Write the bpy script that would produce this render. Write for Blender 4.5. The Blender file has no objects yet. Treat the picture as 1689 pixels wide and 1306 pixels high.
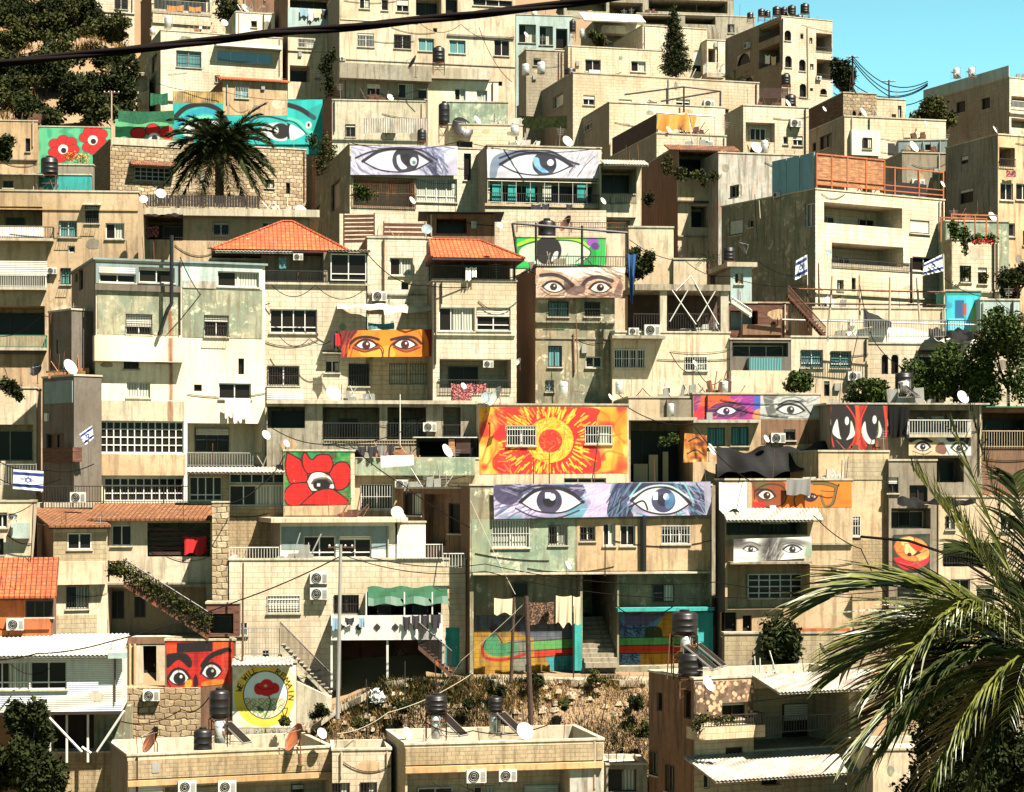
import bpy, math, random
import numpy as np
from mathutils import Vector, Matrix
R = math.radians
rnd = random.Random(7)
sc = bpy.context.scene
col = sc.collection
# ---------------- camera, sky, sun ----------------
F, CX, HY = 3500.0, 844.5, 800.0           # focal length, centre column and horizon row, in photo pixels
cam = bpy.data.objects.new('camera', bpy.data.cameras.new('camera')); col.objects.link(cam)
cam.data.sensor_width = 36; cam.data.lens = F / 1689 * 36
cam.data.shift_y = (HY - 653) / 1689
cam.rotation_euler = (R(90), 0, 0); cam.data.clip_start = .5; cam.data.clip_end = 6000
sc.camera = cam
SUN_EL, SUN_AZ = 60, 48                     # elevation; angle to the right of straight behind the camera
w = bpy.data.worlds.new("World"); sc.world = w; w.use_nodes = True
nt = w.node_tree; bg = nt.nodes['Background']
sky = nt.nodes.new('ShaderNodeTexSky'); sky.sky_type = 'NISHITA'; sky.sun_disc = False
sky.sun_elevation = R(SUN_EL); sky.sun_rotation = R(180 - SUN_AZ)
sky.air_density = 1.0; sky.dust_density = 0.2; sky.ozone_density = 1.0
tint = nt.nodes.new('ShaderNodeMixRGB'); tint.blend_type = 'MULTIPLY'; tint.inputs[0].default_value = 1
tcw = nt.nodes.new('ShaderNodeTexCoord'); sxyz = nt.nodes.new('ShaderNodeSeparateXYZ'); nt.links.new(tcw.outputs['Generated'], sxyz.inputs[0])
grd = nt.nodes.new('ShaderNodeValToRGB'); grd.color_ramp.elements[0].position = .2; grd.color_ramp.elements[0].color = (.50, .86, .70, 1); grd.color_ramp.elements[1].position = .42; grd.color_ramp.elements[1].color = (.33, .32, .21, 1)
nt.links.new(sxyz.outputs[2], grd.inputs[0]); nt.links.new(grd.outputs[0], tint.inputs[2])
nt.links.new(sky.outputs[0], tint.inputs[1]); nt.links.new(tint.outputs[0], bg.inputs[0])
bg.inputs[1].default_value = 0.05
sl = bpy.data.lights.new('sun', 'SUN'); sl.energy = 5; sl.angle = R(.5); sl.color = (1, .945, .82)
so = bpy.data.objects.new('sun', sl); col.objects.link(so)
sd = Vector((math.sin(R(SUN_AZ)) * math.cos(R(SUN_EL)), -math.cos(R(SUN_AZ)) * math.cos(R(SUN_EL)), math.sin(R(SUN_EL))))
so.rotation_euler = sd.to_track_quat('Z', 'Y').to_euler()
sc.view_settings.view_transform = 'Standard'; sc.view_settings.look = 'None'; sc.view_settings.exposure = 2.45
sc.cycles.max_bounces = 5; sc.cycles.diffuse_bounces = 1; sc.cycles.glossy_bounces = 2; sc.cycles.transparent_max_bounces = 4
sc.cycles.use_denoising = True

# ---------------- materials ----------------
def s2l(c):
 return tuple((v / 12.92 if v <= .04045 else ((v + .055) / 1.055) ** 2.4) for v in c)
MATS = {}
ALB = .56
def N(t, ty, **k):
 n = t.nodes.new(ty)
 for a, b in k.items(): setattr(n, a, b)
 return n
def mat(key, rgb=(.5, .5, .5), kind='plain', dirt=.35, rough=.85, metal=0, scale=1., rust=0, spec=.3):
 if key in MATS: return MATS[key]
 rgb = tuple(v * ALB for v in rgb); m = bpy.data.materials.new(key); MATS[key] = m; m.use_nodes = True
 t = m.node_tree; L = t.links.new; b = t.nodes['Principled BSDF']
 b.inputs['Roughness'].default_value = rough; b.inputs['Metallic'].default_value = metal
 b.inputs['Specular IOR Level'].default_value = spec
 uv = N(t, 'ShaderNodeTexCoord')
 def mapping(sx, sy, sz=1):
  mp = N(t, 'ShaderNodeMapping'); mp.inputs['Scale'].default_value = (sx, sy, sz); L(uv.outputs['UV'], mp.inputs[0]); return mp.outputs[0]
 def noise(vec, s, det=3, ro=.6):
  n = N(t, 'ShaderNodeTexNoise'); n.inputs['Scale'].default_value = s; n.inputs['Detail'].default_value = det
  n.inputs['Roughness'].default_value = ro; L(vec, n.inputs['Vector']); return n.outputs['Fac']
 def ramp(f, a, bb, lo=0., hi=1.):
  r = N(t, 'ShaderNodeMapRange'); r.inputs[1].default_value = a; r.inputs[2].default_value = bb
  r.inputs[3].default_value = lo; r.inputs[4].default_value = hi; L(f, r.inputs[0]); return r.outputs[0]
 def mix(f, a, bb, mode='MIX'):
  x = N(t, 'ShaderNodeMixRGB', blend_type=mode)
  for i, v in ((0, f), (1, a), (2, bb)):
   if hasattr(v, 'is_output'): L(v, x.inputs[i])
   elif i == 0: x.inputs[0].default_value = v
   else: x.inputs[i].default_value = (*v[:3], 1)
  return x.outputs[0]
 geo = N(t, 'ShaderNodeNewGeometry')
 wn = N(t, 'ShaderNodeTexNoise'); wn.inputs['Scale'].default_value = .23; wn.inputs['Detail'].default_value = 4; L(geo.outputs['Position'], wn.inputs['Vector'])
 c = rgb; bumps = []
 dk = tuple(v * f for v, f in zip(rgb, (.42, .36, .30)))
 if kind in ('plaster', 'stone', 'block', 'rubble', 'concrete', 'mould'):
  c = mix(ramp(wn.outputs['Fac'], .38, .68), tuple(min(1, v * 1.10) for v in rgb), tuple(v * f for v, f in zip(rgb, (.80, .72, .62))))
  oi = N(t, 'ShaderNodeObjectInfo'); vr = N(t, 'ShaderNodeValToRGB'); vr.color_ramp.elements[0].color = (1, .93, .84, 1); vr.color_ramp.elements[1].color = (.98, .97, .92, 1)
  for ps, cc in ((.3, (1, .98, .95, 1)), (.55, (.84, .83, .81, 1)), (.75, (1, .95, .9, 1))): el = vr.color_ramp.elements.new(ps); el.color = cc
  L(oi.outputs['Random'], vr.inputs[0]); c = mix(1, c, vr.outputs[0], 'MULTIPLY')
 if kind in ('stone', 'block'):
  br = N(t, 'ShaderNodeTexBrick'); L(mapping(1, 1), br.inputs['Vector'])
  big = (.56, .25) if kind == 'stone' else (.42, .21)
  br.inputs['Scale'].default_value = 1; br.inputs['Brick Width'].default_value = big[0] * scale; br.inputs['Row Height'].default_value = big[1] * scale
  br.inputs['Mortar Size'].default_value = .014; br.inputs['Mortar Smooth'].default_value = .3; br.inputs['Bias'].default_value = -.2
  br.inputs['Color1'].default_value = (1, 1, 1, 1); br.inputs['Color2'].default_value = (.80, .75, .68, 1); br.inputs['Mortar'].default_value = (.52, .42, .32, 1)
  c = mix(.6, c, br.outputs['Color'], 'MULTIPLY'); bumps.append((br.outputs['Fac'], -.6))
 if kind == 'rubble':
  ns = N(t, 'ShaderNodeTexNoise'); ns.inputs['Scale'].default_value = 1.6; ns.inputs['Detail'].default_value = 3; L(mapping(1, 1), ns.inputs['Vector'])
  ad = N(t, 'ShaderNodeMixRGB', blend_type='ADD'); ad.inputs[0].default_value = .34; L(mapping(1, 1), ad.inputs[1]); L(ns.outputs['Color'], ad.inputs[2])
  br = N(t, 'ShaderNodeTexBrick'); L(ad.outputs[0], br.inputs['Vector']); br.inputs['Scale'].default_value = 1; br.inputs['Brick Width'].default_value = .46 * scale; br.inputs['Row Height'].default_value = .27 * scale
  br.inputs['Mortar Size'].default_value = .035; br.inputs['Mortar Smooth'].default_value = 1; br.inputs['Color1'].default_value = (1, 1, 1, 1); br.inputs['Color2'].default_value = (.55, .48, .40, 1); br.inputs['Mortar'].default_value = (.20, .12, .08, 1)
  c = mix(1, c, br.outputs['Color'], 'MULTIPLY'); bumps.append((br.outputs['Fac'], -1.2)); bumps.append((noise(mapping(1, 1), 5, 4), 1))
 if kind == 'mould':
  f = ramp(noise(mapping(.55, .4), 1.3, 6, .7), .44, .56)
  c = mix(f, c, (rgb[0] * .5, rgb[1] * .6, rgb[2] * .56)); c = mix(ramp(noise(mapping(.5, .5), 2.6, 7, .75), .55, .62, 0, .6), c, (.5, .44, .32))
 if kind == 'tile':
  br = N(t, 'ShaderNodeTexBrick', offset=0); L(mapping(1, 1), br.inputs['Vector'])
  br.inputs['Scale'].default_value = 1; br.inputs['Brick Width'].default_value = .22; br.inputs['Row Height'].default_value = .36
  br.inputs['Mortar Size'].default_value = .028; br.inputs['Mortar Smooth'].default_value = .6
  br.inputs['Color1'].default_value = (1, 1, 1, 1); br.inputs['Color2'].default_value = (.62, .55, .5, 1); br.inputs['Mortar'].default_value = (.16, .07, .05, 1)
  c = mix(ramp(wn.outputs['Fac'], .4, .65), rgb, tuple(v * .6 for v in rgb)); c = mix(ramp(noise(mapping(3, 3), 2.5, 3, .7), .52, .66, 0, .55), c, (.30, .17, .09))
  c = mix(1, c, br.outputs['Color'], 'MULTIPLY'); bumps.append((br.outputs['Fac'], -1.2))
 if kind == 'slat':
  wv = N(t, 'ShaderNodeTexWave', bands_direction='Y'); wv.inputs['Scale'].default_value = 3.2 / scale; L(mapping(1, 1), wv.inputs['Vector'])
  c = mix(ramp(wv.outputs['Fac'], 0, .35), tuple(v * .55 for v in rgb), rgb); bumps.append((wv.outputs['Fac'], .5))
 if kind == 'wood':
  c = mix(ramp(noise(mapping(.7, 5), 2.2, 6, .7), .38, .62), rgb, (rgb[0] * .3, rgb[1] * .18, rgb[2] * .15))
 if kind == 'pattern':
  v2 = N(t, 'ShaderNodeTexVoronoi'); v2.inputs['Scale'].default_value = 3.2 * scale; L(mapping(1, 1), v2.inputs['Vector'])
  c = mix(ramp(v2.outputs['Distance'], .36, .5), rgb, tuple(v * .12 for v in rgb))
 if kind == 'curtain':
  wv = N(t, 'ShaderNodeTexWave', bands_direction='X'); wv.inputs['Scale'].default_value = 2.2; wv.inputs['Distortion'].default_value = 3; wv.inputs['Detail'].default_value = 2; L(mapping(1, .25), wv.inputs['Vector'])
  c = mix(ramp(wv.outputs['Fac'], .1, .9), tuple(v * .45 for v in rgb), rgb)
 if kind == 'foliage':
  pn = N(t, 'ShaderNodeTexNoise'); pn.inputs['Scale'].default_value = 4.5 * scale; pn.inputs['Detail'].default_value = 4; L(geo.outputs['Position'], pn.inputs['Vector'])
  hi = (rgb[0] * 1.6, rgb[1] * 1.5, rgb[2]); c = mix(ramp(pn.outputs['Fac'], .36, .64), tuple(v * .5 for v in rgb), hi)
 if kind == 'art':
  at = N(t, 'ShaderNodeAttribute', attribute_name='Col'); c = at.outputs['Color']
  if key == 'painted_wall_art':
   br = N(t, 'ShaderNodeTexBrick'); L(mapping(1, 1), br.inputs['Vector']); br.inputs['Scale'].default_value = 1; br.inputs['Brick Width'].default_value = .42; br.inputs['Row Height'].default_value = .21; br.inputs['Mortar Size'].default_value = .012
   br.inputs['Color1'].default_value = (1, 1, 1, 1); br.inputs['Color2'].default_value = (.85, .82, .8, 1); br.inputs['Mortar'].default_value = (.55, .5, .45, 1); c = mix(.7, c, br.outputs['Color'], 'MULTIPLY'); bumps.append((br.outputs['Fac'], -.5))
   c = mix(ramp(noise(mapping(1, 1), 3, 8, .8), .62, .67, 0, .5), c, (.30, .26, .2))
 if dirt and kind != 'foliage':
  st = ramp(noise(mapping(2.2, .22), 1.6, 5, .65), .49, .62, 0, min(.95, dirt * 1.35))
  c = mix(st, c, dk) if kind != 'art' else mix(st, c, (.5, .42, .34), 'MULTIPLY')
  if kind not in ('art', 'curtain'):
   sp = ramp(noise(mapping(1, 1), 2.3, 8, .75), .50, .70, 0, dirt); c = mix(sp, c, dk)
   gr = ramp(noise(mapping(.35, .8), 1.1, 8, .8), .50, .56, 0, dirt * .55); c = mix(gr, c, tuple(v * .62 for v in rgb))
   blk = ramp(noise(mapping(.9, .35), .9, 7, .72), .59, .70, 0, dirt * 1.1); c = mix(blk, c, (.05, .04, .03))
  if kind in ('plaster', 'stone', 'block', 'rubble', 'concrete', 'mould'): c = mix(ramp(noise(mapping(1, 1), 7, 8, .8), .48, .68, 0, .4), c, dk)
  fine = noise(mapping(1, 1), 22, 3, .7); bumps.append((fine, .15))
 if rust:
  c = mix(ramp(noise(mapping(3, .5), 1.4, 6, .7), .5, .66, 0, rust), c, (.28, .07, .015))
 if kind == 'foliage' and spec == .3: b.inputs['Specular IOR Level'].default_value = .08
 if hasattr(c, 'is_output'): L(c, b.inputs['Base Color'])
 else: b.inputs['Base Color'].default_value = (*c[:3], 1)
 if bumps:
  prev = None
  for f, s in bumps:
   bm = N(t, 'ShaderNodeBump'); bm.inputs['Strength'].default_value = min(1, abs(s)); bm.inputs['Distance'].default_value = .03; bm.invert = s < 0
   L(f, bm.inputs['Height'])
   if prev: L(prev, bm.inputs['Normal'])
   prev = bm.outputs[0]
  L(prev, b.inputs['Normal'])
 return m
def pl(key, r, g, b, **k): return mat('plaster_' + key, (r, g, b), 'plaster', **k)
M = {}
M['cream'] = pl('cream', .64, .54, .40, dirt=.5); M['white'] = pl('white', .80, .74, .60, dirt=.25)
M['tan'] = pl('tan', .54, .40, .25, dirt=.55); M['peach'] = pl('peach', .55, .36, .18, dirt=.4)
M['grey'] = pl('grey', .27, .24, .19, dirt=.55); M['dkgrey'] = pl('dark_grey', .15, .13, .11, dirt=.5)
M['bluegrey'] = pl('blue_grey', .22, .30, .33, dirt=.3); M['paleblue'] = pl('pale_blue', .40, .52, .52, dirt=.3)
M['mould'] = mat('mouldy_plaster', (.37, .37, .27), 'mould', dirt=.7); M['mould2'] = mat('mouldy_green', (.34, .40, .30), 'mould', dirt=.5)
M['mould3'] = mat('mouldy_brown', (.36, .31, .21), 'mould', dirt=.7)
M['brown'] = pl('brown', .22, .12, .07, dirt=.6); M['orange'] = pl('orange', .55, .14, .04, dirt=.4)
M['stone'] = mat('cut_stone', (.62, .54, .42), 'stone', dirt=.35); M['stone2'] = mat('cut_stone_pale', (.68, .61, .48), 'stone', dirt=.35)
M['stone_grey_shade'] = mat('cut_stone_grey_shade', (.36, .32, .25), 'stone', dirt=.4); M['stonew'] = mat('cut_stone_warm', (.62, .52, .37), 'stone', dirt=.4)  # the grey stone serves shaded left sides; their shade is in its colour
M['block'] = mat('concrete_block', (.44, .37, .25), 'block', dirt=.4); M['brick'] = mat('small_stone_brick', (.40, .32, .20), 'block', dirt=.6, scale=.8)
M['rubble'] = mat('rubble_stone', (.52, .43, .29), 'rubble', dirt=.4); M['conc'] = mat('concrete', (.34, .31, .24), 'concrete', dirt=.7)
M['concl'] = mat('light_concrete', (.52, .48, .38), 'concrete', dirt=.45)
M['tile'] = mat('orange_tile', (.66, .12, .02), 'tile', dirt=.5); M['btile'] = mat('brown_tile', (.30, .11, .03), 'tile', dirt=.6); M['rtile'] = mat('red_tile', (.50, .10, .02), 'tile', dirt=.5)
M['glass'] = mat('window_glass', (.014, .010, .008), 'plain', dirt=0, rough=.32, spec=.12)
M['glassb'] = mat('blue_window_glass', (.05, .10, .12), 'plain', dirt=0, rough=.1, spec=.8)
M['dark'] = mat('dark_void', (.012, .007, .006), 'plain', dirt=0, rough=.95); M['dkpl'] = pl('shaded_room', .10, .06, .045, dirt=.4)  # near-black openings and dim room plaster; their shade is in the colour
M['wf'] = mat('white_frame', (.62, .60, .54), 'plain', dirt=.2, rough=.5); M['kf'] = mat('dark_frame', (.03, .02, .017), 'plain', dirt=.2, rough=.5)
M['ef'] = mat('beige_frame', (.45, .36, .24), 'plain', dirt=.2); M['gf'] = mat('green_paint_metal', (.03, .16, .09), 'plain', dirt=.3)
M['rustm'] = mat('rusty_metal', (.10, .045, .025), 'plain', dirt=.4, rust=.8); M['orf'] = mat('orange_frame', (.42, .12, .04), 'plain', dirt=.4)
M['steel'] = mat('grey_steel', (.30, .29, .26), 'plain', dirt=.3, rough=.45); M['wsh'] = mat('white_shutter', (.66, .62, .52), 'slat', dirt=.2)
M['zinc'] = mat('zinc_sheet', (.55, .53, .46), 'plain', dirt=.4, rust=.25, rough=.5); M['zincw'] = mat('white_sheet', (.44, .42, .36), 'plain', dirt=.7, rust=.45, rough=.5)
M['black'] = mat('black_plastic', (.012, .009, .009), 'plain', dirt=.15, rough=.4); M['chrome'] = mat('bright_tank_metal', (.70, .69, .66), 'plain', dirt=.15, rough=.35, metal=.5)
M['curt'] = mat('cream_curtain', (.50, .50, .40), 'curtain', dirt=0); M['curtb'] = mat('teal_curtain', (.10, .28, .28), 'curtain', dirt=0)
M['woodp'] = mat('weathered_plywood', (.52, .25, .11), 'wood', dirt=.4); M['woodd'] = mat('dark_timber', (.07, .03, .02), 'wood', dirt=.3); M['woodb'] = mat('brown_plank', (.17, .07, .04), 'wood', dirt=.3)
M['bluep'] = mat('pale_blue_sheet', (.19, .36, .42), 'plain', dirt=.25); M['teal'] = mat('teal_paint', (.03, .36, .36), 'plaster', dirt=.4); M['greenp'] = mat('green_wall_paint', (.10, .42, .20), 'plaster', dirt=.4)
M['gnet'] = mat('green_netting', (.012, .14, .06), 'curtain', dirt=.2); M['gtarp'] = mat('green_tarpaulin', (.0015, .06, .022), 'plain', dirt=.3, rough=.6)
M['otarp'] = mat('orange_tarpaulin', (.66, .26, .04), 'plain', dirt=.3); M['btarp'] = mat('blue_cloth', (.015, .08, .22), 'plain', dirt=.1); M['ktarp'] = mat('black_sheeting', (.006, .005, .005), 'plain', dirt=.1, rough=.7, spec=.1)
M['wcl'] = mat('white_cloth', (.78, .76, .70), 'plain', dirt=.08); M['gcl'] = mat('grey_cloth', (.20, .19, .18), 'plain', dirt=.1); M['dcl'] = mat('black_cloth', (.025, .02, .025), 'plain', dirt=0)
M['rcl'] = mat('red_cloth', (.50, .01, .012), 'plain', dirt=.1); M['ccl'] = mat('cream_cloth', (.62, .50, .32), 'plain', dirt=.1); M['bcl'] = mat('light_blue_cloth', (.22, .34, .44), 'plain', dirt=.1)
M['pcl'] = mat('red_patterned_cloth', (.60, .16, .16), 'pattern', dirt=0); M['brcl'] = mat('brown_patterned_cloth', (.25, .12, .06), 'pattern', dirt=0, scale=1.6); M['mosaic'] = mat('mosaic_tile', (.62, .38, .22), 'pattern', dirt=.4, scale=1.5)
M['leaf'] = mat('leaf_dark', (.016, .022, .006), 'foliage'); M['leaf2'] = mat('leaf_olive', (.040, .044, .014), 'foliage'); M['leaf3'] = mat('leaf_green', (.032, .052, .012), 'foliage')
M['palm'] = mat('palm_leaf', (.078, .088, .015), 'foliage', rough=.42, spec=.32); M['palmd'] = mat('palm_leaf_dark', (.020, .028, .007), 'foliage', rough=.9, spec=.1); M['straw'] = mat('dry_grass', (.30, .19, .085), 'foliage', scale=.35); M['strawg'] = mat('weed_green', (.05, .055, .018), 'foliage')
M['bark'] = mat('bark', (.09, .05, .03), 'wood', dirt=.3); M['earth'] = mat('dry_earth', (.25, .165, .09), 'plaster', dirt=.8); M['road'] = mat('worn_concrete_path', (.44, .38, .28), 'concrete', dirt=.6); M['rock'] = mat('pale_rock', (.38, .31, .22), 'plaster', dirt=.7)
M['art'] = mat('painted_art', (.5, .5, .5), 'art', dirt=.16, rough=.8)
M['artw'] = mat('painted_wall_art', (.5, .5, .5), 'art', dirt=.6, rough=.9)
M['cable'] = mat('black_cable', (.010, .006, .006), 'plain', dirt=0, rough=.9, spec=.05); M['lcable'] = mat('pale_cable', (.42, .36, .26), 'plain', dirt=0)

def rust_mat():
 m = bpy.data.materials.new('rust_streak'); m.use_nodes = True; t = m.node_tree; L = t.links.new; b = t.nodes['Principled BSDF']; b.inputs['Base Color'].default_value = (.16, .04, .003, 1); b.inputs['Roughness'].default_value = .9
 tc = N(t, 'ShaderNodeTexCoord'); sp = N(t, 'ShaderNodeSeparateXYZ'); L(tc.outputs['Generated'], sp.inputs[0]); a = N(t, 'ShaderNodeMath', operation='SUBTRACT'); L(sp.outputs[0], a.inputs[0]); a.inputs[1].default_value = .5
 ab = N(t, 'ShaderNodeMath', operation='ABSOLUTE'); L(a.outputs[0], ab.inputs[0]); n = N(t, 'ShaderNodeTexNoise'); n.inputs['Scale'].default_value = 2.5; n.inputs['Detail'].default_value = 8; mp = N(t, 'ShaderNodeMapping'); mp.inputs['Scale'].default_value = (3, 3, .5); L(tc.outputs['Object'], mp.inputs[0]); L(mp.outputs[0], n.inputs['Vector'])
 mr = N(t, 'ShaderNodeMapRange'); L(ab.outputs[0], mr.inputs[0]); mr.inputs[1].default_value = .0; mr.inputs[2].default_value = .5; mr.inputs[3].default_value = .95; mr.inputs[4].default_value = -.75
 ad = N(t, 'ShaderNodeMath', operation='ADD'); L(mr.outputs[0], ad.inputs[0]); L(n.outputs[0], ad.inputs[1]); r2 = N(t, 'ShaderNodeMapRange'); L(ad.outputs[0], r2.inputs[0]); r2.inputs[1].default_value = .7; r2.inputs[2].default_value = 1.75; L(r2.outputs[0], b.inputs['Alpha']); return m
# ---------------- mesh builder ----------------
WO = {}                                       # world position of each parent's origin
class MB:
 def __init__(s): s.v = []; s.f = []
 def quad(s, a, b, c, d):
  n = len(s.v); s.v += [tuple(a), tuple(b), tuple(c), tuple(d)]; s.f.append((n, n + 1, n + 2, n + 3))
 def poly(s, pts):
  n = len(s.v); s.v += [tuple(p) for p in pts]; s.f.append(tuple(range(n, n + len(pts))))
 def hexa(s, p):                            # 8 corners: bottom ring 0-3, top ring 4-7 (counter-clockwise from above)
  n = len(s.v); s.v += [tuple(q) for q in p]
  for f in ((3, 2, 1, 0), (4, 5, 6, 7), (0, 1, 5, 4), (1, 2, 6, 5), (2, 3, 7, 6), (3, 0, 4, 7)): s.f.append(tuple(n + i for i in f))
  return s
 def fbox(s, fc, u0, u1, z0, z1, o0, o1):   # box in a face's frame: o is distance out of the wall
  if u1 < u0: u0, u1 = u1, u0
  a, b, c, d = fc.pt(u0, z0, o1), fc.pt(u1, z0, o1), fc.pt(u1, z0, o0), fc.pt(u0, z0, o0)
  up = Vector((0, 0, z1 - z0)); return s.hexa([a, b, c, d, a + up, b + up, c + up, d + up])
 def box(s, x0, y0, z0, x1, y1, z1):
  return s.hexa([(x0, y0, z0), (x1, y0, z0), (x1, y1, z0), (x0, y1, z0), (x0, y0, z1), (x1, y0, z1), (x1, y1, z1), (x0, y1, z1)])
 def tube(s, pts, r, n=5, r1=None, cap=True):
  pts = [Vector(p) for p in pts]; r1 = r if r1 is None else r1; base = len(s.v); k = len(pts)
  for i, p in enumerate(pts):
   t = (pts[min(i + 1, k - 1)] - pts[max(i - 1, 0)]).normalized()
   a = t.cross(Vector((0, 0, 1)) if abs(t.z) < .9 else Vector((1, 0, 0))).normalized(); b = t.cross(a)
   rr = r + (r1 - r) * i / max(1, k - 1)
   for j in range(n):
    an = 2 * math.pi * j / n; s.v.append(tuple(p + a * math.cos(an) * rr + b * math.sin(an) * rr))
  for i in range(k - 1):
   for j in range(n):
    q = base + i * n; s.f.append((q + j, q + (j + 1) % n, q + n + (j + 1) % n, q + n + j))
  if cap: s.f.append(tuple(base + j for j in reversed(range(n)))); s.f.append(tuple(base + (k - 1) * n + j for j in range(n)))
  return s
 def lathe(s, prof, n=16, c=(0, 0, 0)):
  base = len(s.v)
  for r, z in prof:
   for j in range(n): an = 2 * math.pi * j / n; s.v.append((c[0] + r * math.cos(an), c[1] + r * math.sin(an), c[2] + z))
  for i in range(len(prof) - 1):
   for j in range(n):
    q = base + i * n; s.f.append((q + j, q + (j + 1) % n, q + n + (j + 1) % n, q + n + j))
  s.f.append(tuple(base + j for j in reversed(range(n)))); s.f.append(tuple(base + (len(prof) - 1) * n + j for j in range(n)))
  return s
 def build(s, name, m, parent=None, smooth=False, local=False):
  if not s.v: return None
  me = bpy.data.meshes.new(name); me.from_pydata(s.v, [], s.f)
  uvl = me.uv_layers.new(name='UVMap'); V = np.array(s.v)
  arr = np.zeros((len(me.loops), 2), np.float32)
  for p in me.polygons:
   n = p.normal
   if abs(n.z) > .97: t = Vector((1, 0, 0)); b = Vector((0, 1, 0))
   else: t = Vector((-n.y, n.x, 0)).normalized(); b = n.cross(t)
   for li, vi in zip(p.loop_indices, p.vertices):
    q = Vector(s.v[vi]); arr[li] = (q.dot(t), q.dot(b))
  uvl.data.foreach_set('uv', arr.ravel())
  if smooth: me.polygons.foreach_set('use_smooth', [True] * len(me.polygons))
  me.materials.append(m if not isinstance(m, str) else M[m])
  o = bpy.data.objects.new(name, me); link(o, parent, local); return o
def link(o, parent=None, local=False):
 col.objects.link(o)
 if parent is not None:
  o.parent = parent
  if not local: o.location = -WO.get(parent.name, Vector())
  WO[o.name] = Vector() if not local else WO.get(parent.name, Vector())
 else: WO[o.name] = Vector()
def tag(o, label=None, cat=None, group=None, kind=None):
 for k, v in (('label', label), ('category', cat), ('group', group), ('kind', kind)):
  if v: o[k] = v
 if label and not kind: o['kind'] = 'thing'
 return o
def empty(name, loc, label, cat, group=None):
 o = bpy.data.objects.new(name, None); o.empty_display_size = .3; col.objects.link(o); o.location = loc; WO[o.name] = Vector(loc)
 return tag(o, label, cat, group)
def copy_tree(o, parent=None):
 c = o.copy(); col.objects.link(c); c.parent = parent
 for ch in [x for x in o.children]: copy_tree(ch, c)
 return c
def fast(name, V, Q, m, parent=None, colr=None, smooth=False):
 me = bpy.data.meshes.new(name); V = np.asarray(V, np.float32); Q = np.asarray(Q, np.int32); k = Q.shape[1]
 me.vertices.add(len(V)); me.vertices.foreach_set('co', V.ravel()); me.loops.add(Q.size); me.loops.foreach_set('vertex_index', Q.ravel())
 me.polygons.add(len(Q)); me.polygons.foreach_set('loop_start', np.arange(0, Q.size, k, dtype=np.int32))
 if smooth: me.polygons.foreach_set('use_smooth', np.ones(len(Q), bool))
 me.update(calc_edges=True)
 if colr is not None:
  a = me.color_attributes.new('Col', 'FLOAT_COLOR', 'POINT'); a.data.foreach_set('color', np.asarray(colr, np.float32).ravel())
 me.materials.append(M[m] if isinstance(m, str) else m)
 o = bpy.data.objects.new(name, me); link(o, parent); return o

# ---------------- picture rays and wall planes ----------------
def ray(px, py): return Vector(((px - CX) / F, 1, (HY - py) / F))
def P(px, py, d): return ray(px, py) * d
class Face:
 def __init__(s, O, t):
  s.O = Vector((O[0], O[1], 0)); s.t = Vector((t[0], t[1], 0)).normalized(); s.n = Vector((s.t.y, -s.t.x, 0))
 def uz(s, px, py):
  r = ray(px, py); k = s.O.dot(s.n) / r.dot(s.n); p = r * k; return (p - s.O).dot(s.t), p.z
 def pt(s, u, z, o=0): return s.O + s.t * u + s.n * o + Vector((0, 0, z))
 def rect(s, x0, y0, x1, y1):
  u0 = s.uz(x0, y0)[0]; u1 = s.uz(x1, y1)[0]; xm = (x0 + x1) / 2; return u0, s.uz(xm, y1)[1], u1, s.uz(xm, y0)[1]
 def off(s, o): return Face(s.O + s.n * o, s.t)
 @property
 def ang(s): return math.atan2(s.t.y, s.t.x)
def fface(px, d, th): return Face(P(px, HY, d), (math.cos(R(th)), math.sin(R(th))))

TER = [(20, -22), (60, -20), (80, -17), (86, -16), (91.8, -14.6), (92.3, -12.6), (95.4, -8.9), (99, -8.6), (101, -7.5), (104, -6), (112, -2.5), (120, 1), (130, 5), (150, 12), (170, 18), (200, 27), (230, 34), (260, 38), (320, 42), (420, 30), (700, -10), (3000, -60)]
def terr(x, y):
 z = np.interp(y, [a for a, _ in TER], [b for _, b in TER])
 k = min(1, max(0, (-x - y * .145) / 10)) * min(1, max(0, (y - 140) / 30)); k = k * k * (3 - 2 * k)
 z += k * (6 + 9 * min(1, max(0, (y - 150) / 50)))
 k = min(1, max(0, (-5.5 - x) / 4)) * min(1, max(0, (y - 91) / 1.5)) * min(1, max(0, (99 - y) / 3)); z -= 2.0 * k
 k = min(1, max(0, (20 - x) / 10)) * min(1, max(0, (y - 232) / 16)) * min(1, max(0, (420 - y) / 80)); z += 34 * k
 return float(z)

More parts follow.
